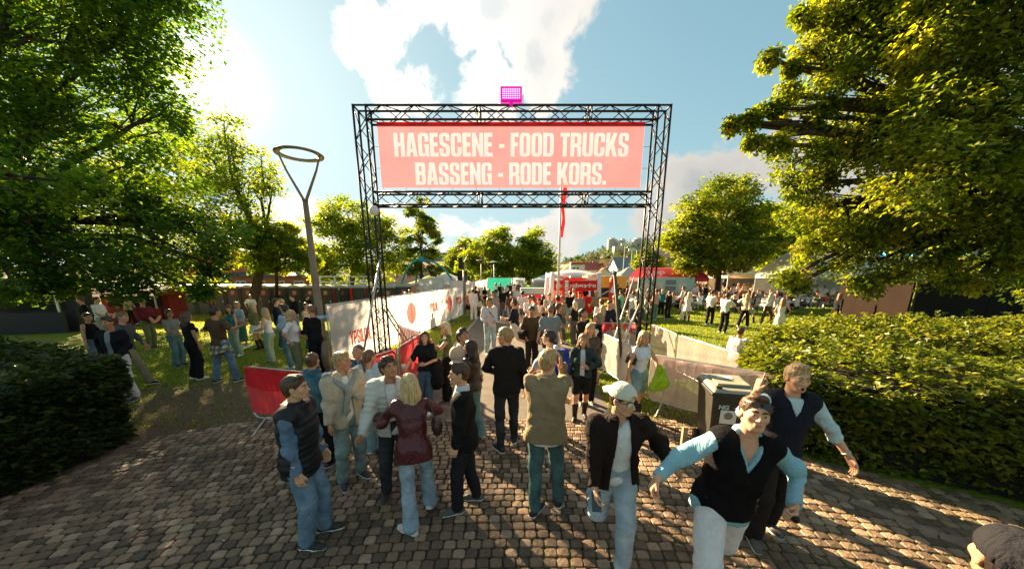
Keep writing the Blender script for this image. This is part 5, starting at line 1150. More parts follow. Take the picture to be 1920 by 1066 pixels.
BLOND=(.50,.33,.15); PBLOND=(.62,.47,.28); BROWN=(.10,.05,.025); DBROWN=(.045,.024,.014); BLACKH=(.014,.011,.010); LBROWN=(.22,.12,.055); GINGER=(.35,.14,.05)
def build(p,pos,heading,out,label,lod=1,group=None,parent_only=False):
    """out: dict(top=[(kind,colour,fabric,opts)...], legs=..., hair=..., shoes=...)"""
    root=thing('person',label,'person',(pos[0],pos[1],pos[2] if len(pos)>2 else hgt(pos[0],pos[1])),R(heading),group)
    k=p.k; h=(.0135,.020,.035,.052)[lod]; sk=skin(out.get('skin',0)); sd=p.seed; tops=out['top']; sleeve=max([o.get('sleeve',0) for _,_,_,o in tops]+[0]); lg=out['legs']; lkind=lg[0]
    legcov={'trousers':1,'shorts':.36,'skirt':.3,'dress':.3,'midi':.75}[lkind]; neckoff=0
    # --- body: one continuous skin surface from crown to ankles
    covT=.022 if lod<2 else .03
    def core(P):
        d,q_=p.torso(P,-covT-.004); d=smax(smax(d,(q_[:,2]-.56*k),.02),-(q_[:,2]+.15*k),.02)
        for s_ in (1,-1):
            bare=sleeve<.9; a=p.arm(P,s_,-.0,1.0) if bare else p.arm(P,s_,-.012,1.0); d=smin(d,a,.02)
            if legcov>=1: l=p.leg(P,s_,-.018)
            else: l=p.leg(P,s_,-.004)
            d=smin(d,l,.03)
        if lod>=2: d=smin(d,p.headsdf(P),.01)
        d=smin(d,p.nk(P),.02); 
        if lod<2: d=smin(d,ell(P,p.hc+p.HM[:,1]*-.005,np.array([.066,.08,.09])*k,p.HM.astype(f32)),.02)
        else:
            for s_ in (1,-1): d=smin(d,ell(P,p.hand[s_]+p.hdir[s_]*.07*k,np.array([.03,.03,.075])*k,np.stack([np.cross(p.hdir[s_],p.f)+1e-3,p.f,p.hdir[s_]],1).astype(f32)),.015)
        return d
    pts=[p.P0,p.hc+np.array([0,0,.14]),p.sh[1],p.sh[-1],p.elb[1],p.elb[-1],p.hand[1]+p.hdir[1]*.1,p.hand[-1]+p.hdir[-1]*.1,p.kn[1],p.kn[-1],p.an[1],p.an[-1]]
    lo,hi=p.bb(pts,.13); hb_=((.034 if (sleeve>=.9 and legcov>=1) else .018) if lod<2 else .034 if lod==2 else .055); V,Q=snet(core,lo,hi,hb_); b=MB().add(V,[Q])
    if lod<2:
        hh=.0066 if lod==0 else .0115
        V,Q=snet(lambda P:smin(p.headsdf(P),p.nk(P),.022),p.hc-.17,p.hc+.17,hh); b.add(V,[Q])
        for s_ in (1,-1):
            c=p.hand[s_]+p.hdir[s_]*.06; V,Q=snet(lambda P:p.handsdf(P,s_),np.minimum(c-.15,p.elb[s_]*.7+p.hand[s_]*.3-.05) if sleeve<.9 else c-.15,np.maximum(c+.15,p.elb[s_]*.7+p.hand[s_]*.3+.05) if sleeve<.9 else c+.15,.0055 if lod==0 else .008); b.add(V,[Q])
    body=b.obj('body',sk,root,True)
    # --- face pieces
    def hp(x,y,z): return p.hc+p.HM@(np.array([x,y,z])*k)
    if lod<2 and not out.get('noface'):
        em=mat((.75,.72,.68),.2,0,name='eye_white'); im=mat((.02,.018,.015),.15,0,name='iris'); bm=mat([x*.6 for x in out['hair'][1]],.8,.1,name='brow_hair'); lm=mat((.46,.17,.13),.45,.05,name='lips')
        mo=out.get('mouth',0)
        for s_ in (1,-1):
            c=hp(s_*.031,.0825,.001); o=sd_obj('eye',lambda P:ell(P,c,np.array([.0118,.0125,.0042])*k,p.HM.astype(f32)),c-.02,c+.02,.0035,em,body)
            c2=hp(s_*.031,.0905,.001); sd_obj('iris',lambda P:ell(P,c2,np.array([.0070,.0055,.0055])*k,p.HM.astype(f32)),c2-.012,c2+.012,.0022,im,body)
            a,b2,c3=hp(s_*.014,.0935,.021),hp(s_*.030,.092,.0265),hp(s_*.048,.080,.022); sd_obj('eyebrow',lambda P:smin(seg(P,a,b2,.0055*k,.0058*k),seg(P,b2,c3,.0058*k,.004*k),.003),b2-.045,b2+.045,.003 if lod==0 else .0045,bm,body)
        a,b2=hp(-.019,.0925,-.0605),hp(.019,.0925,-.0605); c4,d4=hp(-.014,.0925,-.068-mo*.018),hp(.014,.0925,-.068-mo*.018); cm=hp(0,.09,-.066)
        sd_obj('lips',lambda P:smin(seg(P,a,b2,.0048*k,.0048*k),seg(P,c4,d4,.0055*k,.0055*k),.002),cm-.05,cm+.05,.0035,lm,body)
        if mo: cm2=hp(0,.094,-.066-mo*.006); sd_obj('open_mouth',lambda P:ell(P,cm2,np.array([.012+.003*(1-mo),.008,.006+mo*.008])*k,p.HM.astype(f32)),cm2-.035,cm2+.035,.003,im if mo>.6 else em,body)
    # --- hair
    st,hc_=out['hair'][0],out['hair'][1]; hm=hairm(hc_)
    def hair(P):
        q=((P-p.hc.astype(f32))@p.HM.astype(f32))/f32(k); x=np.abs(q[:,0]); A=np.stack([x,q[:,1],q[:,2]],1)
        th_={'buzz':.003,'short':.011,'curly':.017,'quiff':.012,'long':.012,'bun':.007,'pony':.008,'tight':.004,'bob':.016,'cap':.006}.get(st,.011)
        cut=.79*q[:,1]-.61*q[:,2]-.0335
        tk=th_*1.15*np.clip(-cut/.035,.18,1)
        if st not in('long','bob','curly'): tk=tk*np.clip((q[:,2]+.06)/.10,.35,1)
        d=ell(q,(0,-.014,.032),(.077,.098,.089)); d=smin(d,ell(q,(0,-.05,-.02),(.066,.058,.07)),.03)-tk
        if st in('short','quiff'): d=smin(d,ell(q,(.010,.040,.108),(.056,.045,.018)),.03)
        if st=='quiff': d=smin(d,ell(q,(.012,.052,.118),(.052,.036,.020)),.025); d=d+.003*np.sin(q[:,0]*95+q[:,1]*40)*np.clip(q[:,2]*12,0,1)
        if st=='curly': d=d+.009*np.sin(q[:,0]*150+1)*np.sin(q[:,1]*140)*np.sin(q[:,2]*150); d=smin(d,ell(q,(0,.05,.11),(.066,.045,.035)),.02)
        if st in('long','bob'): cut=np.minimum(cut,np.maximum(.95*q[:,1]-.2*q[:,2]-.045,-1)); 
        d=smax(d,cut,.008); 
        if st not in('long','bob'):
            d=smax(d,-(q[:,2]+.072-.35*(q[:,1]+.05)),.01); d=smax(d,-ell(A,(.088,.0,-.008),(.020,.026,.036)),.006)
        if st=='long':
            s1=smin(seg(A,(.066,-.02,.03),(.085,-.035,-.12),.032,.034),seg(A,(.085,-.035,-.12),(.082,-.055,-.27),.034,.022),.03); b1=smin(seg(q,(0,-.075,0),(0,-.085,-.24),.062,.058),ell(q,(0,-.085,-.14),(.095,.035,.17)),.03)
            fr=seg(A,(.062,.035,.045),(.078,.018,-.10),.017,.017); d=smin(smin(d,smin(s1,b1,.03),.02),fr,.015)
        if st=='bob': d=smin(d,smin(seg(A,(.070,-.01,.03),(.078,-.005,-.09),.026,.024),seg(q,(0,-.07,0),(0,-.07,-.10),.06,.055),.04),.02)
        if st=='bun': d=smin(d,ell(q,(0,-.125,.055),(.042,.036,.040)),.012)
        if st=='smallbun': d=smin(d,ell(q,(0,-.120,.005),(.022,.022,.026)),.012)
        if st=='pony': d=smin(d,smin(seg(q,(0,-.10,.03),(0,-.135,-.02),.026,.026),seg(q,(0,-.135,-.02),(.01,-.115,-.26),.028,.012),.03),.015)
        if lod<2: d=d+.0030*np.sin(q[:,0]*170+6*np.sin(q[:,2]*22))*np.cos(q[:,1]*60+q[:,2]*25)+.0014*np.sin(np.arctan2(q[:,0],q[:,1])*34+4*q[:,2]*12)
        return d*f32(k)
    if st!='none': sd_obj('hair',hair,p.hc-np.array([.16,.19,.36 if st in('long','pony') else .15]),p.hc+np.array([.16,.19,.19]),(.0075,.0115,.025,.04)[lod],hm,root)
    # --- tops
    tlo,thi=p.bb([p.P0-np.array([0,0,.30]),p.neck+.06,p.sh[1],p.sh[-1],p.elb[1],p.elb[-1],p.hand[1],p.hand[-1]],.16)
    for n_,(kind,col,fab,o) in enumerate(tops):
        if n_<len(tops)-1 and tops[-1][3].get('sleeve',0)>.5: o=dict(o,sleeve=0)
        off=o.get('off',.006+.012*n_); sl=o.get('sleeve',0); hem=o.get('hem',-.06); op=o.get('open',None); nkz=o.get('neck',.515); slack=o.get('slack',0.0); fa=o.get('fold',.0065 if lod<2 else .005)
        def top(P,off=off,sl=sl,hem=hem,op=op,nkz=nkz,slack=slack,o=o,fa=fa,kind=kind):
            d,q=p.torso(P,off+slack*.0); z=q[:,2]/k
            if slack: d=d-slack*np.clip((.30-z)/.35,0,1)
            if kind=='puffer': d=d-.011*np.abs(np.sin(z*PI/.062))+.004
            fo=folds(P,fa,26,sd,(1,1,1.0)) if fa else 0
            if o.get('collar'): d=smin(d,np.maximum(p.nk(P,off+.012+o['collar']),z-(.56+.02*o['collar'])),.02)
            top_=nkz+.25*np.abs(q[:,0])/.1*0; d=smax(d,(z-nkz)*k if not o.get('collar') else (z-.575)*k,.006)
            if o.get('vneck'): d=smax(d,-(np.maximum(np.abs(q[:,0])-(z-(nkz-o['vneck']))*k*.45,-(q[:,1]))),.004)
            d=smax(d,(hem-z)*k,.006)
            if kind in('tank','tube'): 
                if kind=='tank': d=smax(d,-np.maximum(np.maximum((.40-z)*k*0-1,(z-.44)*k*-1),.0) if False else d,.001)
            if sl>0:
                for s_ in (1,-1):
                    a=p.arm(P,s_,off*.45+.010+o.get('puffs',0),.02+sl*(.98 if sl<1 else .96),rs=(.054,.043,.038,.028))
                    fr=0
                    if fa:
                        e=P-p.elb[s_].astype(f32); w_=np.exp(-np.einsum('ij,ij->i',e,e)/.012); fr=fo+.004*np.sin((e@unit(p.hand[s_]-p.sh[s_]).astype(f32))*130)*w_
                    if kind=='puffer': e=P-p.sh[s_].astype(f32); fr=fr-.01*np.abs(np.sin((e@unit(p.elb[s_]-p.sh[s_]).astype(f32))*PI/.06))
                    # cuff: cut the sleeve before the hand
                    if sl>=1: hd=(p.hand[s_]-p.elb[s_]); hd=hd/np.linalg.norm(hd); a=smax(a,((P-(p.hand[s_]-hd*.008*k).astype(f32))@hd.astype(f32)),.004)
                    d=smin(d,a+fr,.035)
            else:
                for s_ in (1,-1):   # armhole
                    if kind in('vest','puffer'): d=smin(d,ell(P,p.sh[s_]-p.r*s_*.03*k,(np.array([.065,.075,.06])*k)+off),.03)
            d=d+(fo if fa else 0)
            if op is not None:
                g0,g1=op; gap=(g0+(g1-g0)*np.clip((.50-z)/.55,0,1))*k; xo=o.get('openx',0)*k; d=smax(d,-np.maximum(np.abs(q[:,0]-xo)-gap,-(q[:,1]-.01)),.004)
            return d
        hq=h if lod>1 else h*1.0
        nm={'puffer':'quilted_vest' if sl==0 else 'quilted_jacket','tank':'top','tube':'top','tee':'t_shirt'}.get(kind,kind)
        sd_obj(nm,top,tlo,thi,hq,cloth(col,fab),root)
    # --- legs
    loff=lg[2].get('off',.014); fl_=lg[2].get('flare',.0); lc=cloth(lg[1],lg[2].get('fab','denim'))
    llo,lhi=p.bb([p.P0+np.array([0,0,.12]),p.kn[1],p.kn[-1],p.an[1],p.an[-1],p.hj[1],p.hj[-1]],.17); llo[2]=max(llo[2],.0)
    def legsf(P):
        q=(P-p.P0.astype(f32))@p.T.astype(f32)
        if lkind in('trousers','shorts'):
            t_,_=p.torso(P,loff*.35); t_=smax(t_,(q[:,2]-.085*k),.005); t_=smax(t_,-(q[:,2]+.15*k),.03); D=t_
            for s_ in (1,-1):
                up=.985 if lkind=='trousers' else .34; l=p.leg(P,s_,loff,up,rs=(.086,.062,.060,.050),hem=fl_)
                if lod<2:
                    e=P-p.kn[s_].astype(f32); w_=np.exp(-np.einsum('ij,ij->i',e,e)/.02); a=P-p.an[s_].astype(f32); w2=np.exp(-np.einsum('ij,ij->i',a,a)/.012)
                    l=l+folds(P,.005,21,sd+7+s_)+.0045*w_*np.sin(P[:,2]*95+P[:,0]*40)+.005*w2*np.sin(P[:,2]*120+P[:,1]*30)
                l=smax(l,-(P[:,2]-(p.an[s_][2]-.045*k)) if lkind=='trousers' else (p.kn[s_][2]+.16*k-P[:,2])*1.0,.004) if lkind=='trousers' else l
                D=smin(D,l,.025)
            return D
        else:
            z=q[:,2]/k; L={'skirt':.33,'dress':.38,'midi':.70}[lkind]; w_=.155+fl_+(.07+fl_)*np.clip(-z/L,0,1); w_=np.where(z>0,.135+(.02)*(1-z/.1),w_); mp=(p.kn[1]+p.kn[-1])/2-(p.hj[1]+p.hj[-1])/2; mp=mp/abs(mp[2]); qx=q[:,0]-(mp@p.r)*np.clip(-z,0,1)*k; qy=q[:,1]-(mp@p.f)*np.clip(-z,0,1)*k
            an_=np.arctan2(qy,qx); r_=np.sqrt((qx/(w_*k))**2+(qy/(w_*.82*k))**2); D=(r_-1)*w_*k*.8+.007*np.sin(an_*11+sd)*np.clip(-z*3,0,1); return smax(smax(D,(z-.10)*k,.005),(-L-z)*k,.005)
    nmL={'trousers':'jeans' if lg[2].get('fab','denim')=='denim' else 'trousers','shorts':'shorts','skirt':'skirt','dress':'dress','midi':'skirt'}[lkind]
    sd_obj(nmL,legsf,llo,lhi,h*1.15 if lod<2 else h,lc,root)
    # --- shoes
    sc_,so_=out['shoes'][0],out['shoes'][1]; boots=len(out['shoes'])>2
    for s_ in (1,-1):
        an=p.an[s_]; M=rotm(p.fy[s_],p.fp[s_]); F_,U_,R_=M[:,1],M[:,2],M[:,0]; g0=an-U_*.085*k
        def shoe(P):
            d=seg(P,g0+F_*-.045*k+U_*.048*k,g0+F_*.10*k+U_*.040*k,.044*k,.040*k); d=smin(d,seg(P,g0+F_*.10*k+U_*.038*k,g0+F_*.165*k+U_*.030*k,.042*k,.034*k),.02)
            d=smin(d,seg(P,g0+F_*-.02*k+U_*.05*k,an+U_*.02*k,.043*k,.040*k),.02)
            if boots: 
                top_=an+(p.kn[s_]-an)*.62; d=smin(d,seg(P,an,top_,.046*k,.066*k),.02)
            u=(P-g0.astype(f32))@U_.astype(f32); return smax(d,.022*k-u,.004)
        mn,mx_=p.bb([g0,g0+F_*.2,an,an+(p.kn[s_]-an)*(.62 if boots else .1)],.09)
        so=sd_obj('boot' if boots else 'shoe',shoe,mn,mx_,(.0105,.017,.033,.05)[lod],mat(sc_,.55,.12,8,.1,60,name='shoe_upper',spec=.35),root)
        if lod<3 and so:
            def sole(P):
                d=seg(P,g0+F_*-.042*k+U_*.02*k,g0+F_*.10*k+U_*.02*k,.046*k,.044*k); d=smin(d,seg(P,g0+F_*.10*k+U_*.02*k,g0+F_*.163*k+U_*.02*k,.046*k,.038*k),.02); u=(P-g0.astype(f32))@U_.astype(f32); return smax(smax(d,u-.030*k,.003),.002-u,.003)
            sd_obj('sole',sole,g0-.22,g0+.24,(.0105,.017,.033)[lod],mat(so_,.6,.06,8,name='shoe_sole'),so)
            if lod==0 and not boots:
                b=MB()
                for q in range(5):
                    c=g0+F_*(.055+.02*q)*k+U_*(.083-.0065*q)*k; b.tube([c-R_*.022*k,c+U_*.004,c+R_*.022*k],.0028,5)
                b.obj('laces',mat((.7,.68,.62) if sum(so_)>1 else (.1,.1,.1),.8,0,name='lace'),so,kind='stuff')
    root['_p']=0; del root['_p']
    return root
def accessory(name,label,cat,fn,lo,hi,h,m,root,tg=True,parent=None):
    """an object held or carried: placed in the person's frame but top-level"""
    V,Q=snet(fn,lo,hi,h); c=V.mean(0); b=MB().add(V-c,[Q]); o=b.obj(name,m,None,True)
    o.location=root.matrix_basis@Vector(c) if False else (Matrix.Translation(root.location)@Matrix.Rotation(root.rotation_euler.z,4,'Z'))@Vector(c); o.rotation_euler=(0,0,root.rotation_euler.z); tag(o,label,cat); return o
def W(root,v): return (Matrix.Translation(root.location)@Matrix.Rotation(root.rotation_euler.z,4,'Z'))@Vector([float(q) for q in v])
def phone(p,root,side,label,up=None):
    c=p.hand[side]+p.hdir[side]*.085*p.k; u=unit(up) if up is not None else unit(p.hdir[side]); o=MB().box((0,0,0),(.072,.009,.15)).obj('phone',mat((.015,.015,.018),.2,0,name='phone_glass',spec=.6)); tag(o,label,'phone')
    o.location=W(root,c+p.f*.02); o.rotation_euler=(Vector([float(q) for q in (rotm(math.degrees(root.rotation_euler.z))@u)])).to_track_quat('Z','Y').to_euler(); return o
BEER=mat((.55,.33,.08),.15,0,name='beer',alpha=.75); CUPM=mat((.75,.75,.72),.2,0,name='clear_cup',alpha=.5)
def cup(p,root,side,label,full=.7):
    c=W(root,p.hand[side]+p.hdir[side]*.07*p.k+p.f*.03); t=thing('cup',label,'cup',c-Vector((0,0,.06))); b=MB(); b.lathe([(.0,.001),(.030,.001),(.042,.13),(.040,.13),(.029,.006),(0,.006)],n=16); b.obj('cup_wall',CUPM,t,True)
    b=MB(); b.lathe([(0,.007),(.029,.007),(.029+.012*full,.125*full),(0,.125*full)],n=16); b.obj('drink',BEER,t,True); return t
def sunglasses(p,root,z=.004,y=.097,lens=(.015,.012,.01),tilt=0,name='sunglasses'):
    M=p.HM; k=p.k; b=MB(); f=lambda x,y_,z_:p.hc+M@(np.array([x,y_,z_])*k)
    for s_ in (1,-1):
        q=[]
        for a in range(10): t_=a/9*2*PI; q.append((s_*(.033+.026*math.cos(t_)),.0,.021*math.sin(t_)))
        c0=np.array([s_*.033,0,0]); P=[f(x,y+.002-abs(x)*.12-zz_*tilt,z+zz_) for x,_,zz_ in q[:-1]]; n0=len(P)
        P2=[v-M[:,1]*.004*k for v in P]; b.add(P+P2,[np.array([list(range(n0))]),np.array([list(range(n0))[::-1]])+n0,np.array([(i,(i+1)%n0,(i+1)%n0+n0,i+n0) for i in range(n0)])])
        b.tube([f(s_*.058,y-.008,z+.008),f(s_*.080,y-.04,z+.008-tilt*.02),f(s_*.082,y-.10,z-tilt*.02)],.0028*k,5)
    b.tube([f(-.008,y,z+.006),f(.008,y,z+.006)],.003*k,5); return b.obj(name,mat(lens,.12,0,name='dark_lens',spec=.7),root)
# ------------------------------------------------------------------ people in the foreground
WSH=((.75,.74,.70),(.78,.77,.73)); BSH=((.03,.027,.024),(.72,.70,.64)); GSH=((.09,.085,.07),(.55,.52,.45))
T_=lambda kind,col,fab='cotton',**o:(kind,col,fab,o)
LJ=(.22,.31,.36); MJ=(.11,.19,.26); DJ=(.045,.11,.13); NAVY=(.012,.014,.022); BLK=(.011,.010,.010); CREAM=(.56,.49,.38)
def gx_(px,py): v=G(px,py); return (v.x,v.y)
# 1 man in black quilted vest
p=Person(1.72,'m',lean=3,hyaw=4,hpitch=-4,rh=(.25,.10,.80),lh=(-.22,.14,.82),rf=(.10,.02,0),lf=(-.13,.10,0),fat=1.05,seed=1,lcurl=.7)
P1=build(p,(-1.98,2.80),-84,dict(top=[T_('shirt',(.10,.17,.27),'denim',sleeve=1,off=.010,hem=-.12,collar=.002),T_('puffer',(.010,.010,.013),'puffer',off=.034,hem=-.17,collar=.015)],legs=('trousers',(.13,.22,.30),dict(off=.020)),hair=('short',(.085,.045,.022)),shoes=BSH,skin=2),'man in a black quilted vest over a blue denim shirt, sunglasses pushed on his head',0)
sunglasses(p,P1,z=.105,y=.055,lens=(.10,.09,.07),tilt=.6)
# 2 blond man with sweater round the shoulders
p=Person(1.70,'m',lean=-2,twist=0,hyaw=40,hpitch=0,rh=(.25,.10,.90),lh=(-.25,.14,.92),re=(.9,-1,-.2),le=(-.9,-.6,-.2),rf=(.15,.04,0),lf=(-.12,-.05,0),seed=2)
P2=build(p,(-2.02,3.78),-135,dict(top=[T_('tee',(.72,.72,.70),sleeve=.5,off=.004,hem=-.10),T_('jacket',(.50,.42,.31),'cotton',sleeve=1,off=.028,hem=-.14,collar=.006,open=(.035,.05),slack=.012)],legs=('trousers',(.19,.27,.26),dict(off=.022)),hair=('short',(.42,.27,.12)),shoes=((.04,.04,.045),(.7,.68,.62)),skin=1),'blond man in a beige overshirt with a grey sweater tied round his shoulders',0)
def knot(P):
    a=smin(seg(P,p.sh[1]+p.f*-.06+nv(0,0,.045),p.neck+p.f*-.09+nv(0,0,.0),.045,.05),seg(P,p.neck+p.f*-.09,p.sh[-1]+p.f*-.06+nv(0,0,.045),.05,.045),.03)
    c=p.P0+p.u*.36*p.k+p.f*.17
    for s_ in (1,-1): a=smin(a,seg(P,p.sh[s_]+p.f*-.02+nv(0,0,.05),c,.045,.032),.02)
    a=smin(a,seg(P,c,c+nv(.06,.01,-.27),.034,.030),.015); a=smin(a,seg(P,c,c+nv(-.10,.0,-.13),.034,.032),.015); return a+folds(P,.004,55,3)
sd_obj('tied_sweater',knot,p.neck-.45,p.neck+.32,.011,cloth((.28,.29,.26),'wool'),P2)
# 3 woman with bun, teal denim jacket
p=Person(1.60,'f',hyaw=20,rh=(.2,.25,.95),lh=(-.22,.2,.9),seed=3)
build(p,(-2.60,4.15),-150+180-50,dict(top=[T_('jacket',(.05,.15,.20),'denim',sleeve=1,off=.018,collar=.004)],legs=('trousers',BLK,dict(off=.016,fab='cotton')),hair=('bun',(.13,.07,.035)),shoes=BSH),'woman with a brown bun in a teal denim jacket behind the blond man',1)
# 4 woman with shaved hair and phone
p=Person(1.57,'f',hpitch=-14,rh=(.14,.30,1.20),lh=(-.26,.1,.86),rhd=(-.3,.8,.2),seed=4,rf=(.12,.0,0),lf=(-.10,.12,0))
P4=build(p,(-2.30,4.80),172,dict(top=[T_('shirt',(.05,.13,.21),'denim',sleeve=1,off=.014,collar=.003,vneck=.09,puffs=.012)],legs=('trousers',BLK,dict(off=.020,fab='cotton',flare=.012)),hair=('buzz',(.16,.10,.055)),shoes=((.012,.011,.011),(.02,.02,.02)),skin=0),'woman with cropped hair in a blue denim blouse and black trousers looking at her phone',0)
phone(p,P4,1,'dark phone in the hand of the woman with cropped hair',up=(-.2,.6,.8))
# 5 woman in pale blue fluffy sweater
p=Person(1.56,'f',hyaw=-30,rh=(.16,.26,1.10),lh=(-.22,.2,1.0),seed=5,rf=(.10,.05,0),lf=(-.10,0,0),re=(1,-.3,-.4),le=(-1,-.5,-.3))
build(p,(-2.02,4.50),4,dict(top=[T_('sweater',(.46,.58,.64),'wool',sleeve=1,off=.040,hem=.06,puffs=.022)],legs=('trousers',(.19,.35,.40),dict(off=.014,flare=.030)),hair=('pony',(.15,.075,.035)),shoes=WSH),'woman with a long ponytail in a fluffy pale blue sweater, seen from behind',0)
# 6 curly man in cream puffer vest
p=Person(1.72,'m',lean=4,hyaw=30,hpitch=-16,hroll=6,rh=(.30,.34,.98),lh=(-.24,.20,.90),rhd=(.5,.7,-.15),rf=(.16,.02,0),lf=(-.12,.04,0),curl=.35,seed=6)
build(p,(-1.34,3.50),-165,dict(top=[T_('tee',(.76,.75,.72),sleeve=.4,off=.004,hem=-.10),T_('puffer',(.58,.56,.49),'puffer',sleeve=.95,off=.034,hem=-.11,collar=.012,open=(.055,.035))],legs=('trousers',(.022,.028,.035),dict(off=.014)),hair=('curly',(.075,.038,.018)),shoes=((.05,.045,.035),(.3,.27,.22)),skin=1),'curly haired man in a cream puffer jacket over a white t-shirt looking down',0)
# 7 blonde in maroon leather jacket
p=Person(1.63,'f',lean=12,hyaw=18,hpitch=-6,rh=(.10,.42,1.30),lh=(-.42,.40,1.22),re=(1,-.2,-.5),le=(-.6,-.3,-1),lhd=(-.1,.5,.8),rf=(.15,.22,.03),lf=(-.08,-.14,0),lfy=50,rfy=-20,rpitch=-25,seed=7)
P7=build(p,(-1.00,3.06),16,dict(top=[T_('jacket',(.085,.012,.014),'leather',sleeve=1,off=.024,hem=-.16,slack=.012,collar=.0)],legs=('trousers',(.28,.38,.45),dict(off=.012,flare=.028)),hair=('long',(.60,.42,.20)),shoes=((.66,.64,.60),(.7,.68,.63)),skin=0),'blonde woman in a maroon leather jacket and light jeans, seen from behind with arms raised',0)
def bag(P): c=p.P0+nv(.24,-.02,.20); return smin(ell(P,c,(.055,.12,.10)),seg(P,c+nv(0,-.1,.04),c+nv(0,.1,.04),.03,.03),.03)+folds(P,.004,60,4)
bg_=accessory('handbag','brown leather shoulder bag hanging on the blonde in the maroon jacket','handbag',bag,p.P0+nv(.1,-.2,.02),p.P0+nv(.38,.2,.36),.011,cloth((.045,.022,.016),'leather'),P7)
b=MB(); b.tube([tuple(Vector(p.P0+nv(.24,-.10,.26))),tuple(Vector(p.sh[1]+nv(.03,-.05,.06))),tuple(Vector(p.P0+nv(.24,.10,.26)))],.008,6); b.obj('strap',cloth((.045,.022,.016),'leather'),P7)
# 8 young man in black jacket, facing left
p=Person(1.70,'m',hyaw=6,lean=1,rh=(.26,.08,.86),lh=(-.24,.12,.84),rf=(.10,-.10,0),lf=(-.10,.14,0),seed=8)
build(p,(-.52,3.30),100,dict(top=[T_('shirt',(.55,.62,.66),off=.006,sleeve=.98,hem=-.10,collar=.006),T_('jacket',(.010,.010,.011),'cotton',sleeve=.96,off=.028,hem=-.17,collar=.0,open=(.05,.02),slack=.016)],legs=('trousers',(.018,.018,.022),dict(off=.016,fab='cotton')),hair=('quiff',(.06,.032,.018)),shoes=GSH,skin=2),'young man in a black jacket with a pale shirt collar facing left, in profile',0)
# 9 man in beige shirt, head bent
p=Person(1.74,'m',lean=6,hyaw=5,hpitch=-30,rh=(.10,.26,1.00),lh=(-.16,.30,1.02),rf=(.12,0,0),lf=(-.12,.05,0),seed=9,curl=.9)
build(p,(-.80,5.20),-142,dict(top=[T_('shirt',(.02,.03,.10),off=.005,hem=-.05,sleeve=.3,collar=.002),T_('jacket',(.52,.44,.33),'cotton',sleeve=1,off=.026,hem=-.13,collar=.006,open=(.04,.012))],legs=('trousers',(.25,.22,.17),dict(off=.018,fab='cotton')),hair=('curly',(.035,.02,.013)),shoes=WSH,skin=1),'dark haired man in a beige overshirt bending his head, beside the woman in brown',0)
# 10 dark haired woman in brown jacket
p=Person(1.61,'f',hyaw=20,rh=(.12,.28,1.12),lh=(-.14,.30,1.05),rf=(.10,-.05,0),lf=(-.10,.08,0),seed=10,curl=.8)
P10=build(p,(-.62,4.92),62,dict(top=[T_('tank',(.75,.72,.68),off=.004,hem=-.02),T_('jacket',(.032,.016,.011),'leather',sleeve=1,off=.022,hem=-.06,open=(.05,.07))],legs=('trousers',(.13,.27,.27),dict(off=.016,flare=.035)),hair=('long',(.028,.015,.010)),shoes=WSH),'woman with long dark hair in a brown jacket facing the man in beige',0)
# 11 man in dark jacket, back to camera, looking left
p=Person(1.87,'m',hyaw=62,lean=0,rh=(.27,.02,.83),lh=(-.14,.26,1.10),le=(-1,-.6,-.4),rf=(.13,.22,0),lf=(-.09,-.02,0),lfy=30,seed=11)
build(p,(-.08,4.55),6,dict(top=[T_('jacket',(.014,.013,.012),'cotton',sleeve=1,off=.026,hem=-.10,collar=.012,slack=.01)],legs=('trousers',(.016,.020,.026),dict(off=.010)),hair=('smallbun',(.36,.23,.09)),shoes=BSH,skin=0),'tall man in black with his blond hair in a small bun, seen from behind',0)
# 12 man in khaki jacket on phone
p=Person(1.84,'m',lean=3,hyaw=-25,hpitch=-4,side=0,rh=(.14,.14,1.62),re=(.25,.7,-1),lh=(.12,.27,1.18),le=(-1,.2,-.6),rhd=(-.1,-.1,1),lhd=(1,.1,0),rf=(.16,.12,0),lf=(-.10,-.06,0),lfy=-30,rfy=-10,seed=12)
P12=build(p,(.36,3.25),-6,dict(top=[T_('tee',(.75,.75,.74),sleeve=.3,off=.006,hem=-.17),T_('jacket',(.27,.20,.115),'cotton',sleeve=1,off=.030,hem=-.135,collar=.004,slack=.032)],legs=('trousers',(.05,.12,.12),dict(off=.016)),hair=('short',(.45,.27,.11)),shoes=((.02,.02,.02),(.72,.70,.64)),skin=2),'blond man in a khaki jacket holding a phone to his ear, seen from behind',0)
phone(p,P12,1,'black phone held to the ear of the man in the khaki jacket',up=(0,.2,1))
# 13 man with white cap striding
p=Person(1.78,'m',lean=10,hyaw=35,hpitch=2,side=2,hipz=.965,rh=(.20,.22,.86),lh=(-.35,.28,1.20),le=(-.5,-1,-.4),lhd=(-.5,.6,-.5),rhd=(-.1,.5,-.9),rf=(.07,-.42,.30),lf=(-.10,.16,0),rpitch=-60,seed=13,lcurl=.8,rcurl=.6)
P13=build(p,(.88,2.56),176,dict(top=[T_('tee',(.72,.74,.75),sleeve=.3,off=.006,hem=-.13,vneck=.05),T_('jacket',(.018,.011,.009),'cotton',sleeve=1,off=.034,hem=-.12,collar=.006,open=(.045,.095),openx=-.03,slack=.015)],legs=('trousers',(.31,.42,.49),dict(off=.022)),hair=('cap',(.04,.022,.014)),shoes=WSH,skin=2),'man in a backward cream cap and dark jacket reaching for his neighbour',0)
sunglasses(p,P13)
phone(p,P13,1,'phone in the lowered hand of the man with the cream cap',up=(0,.5,-.9))
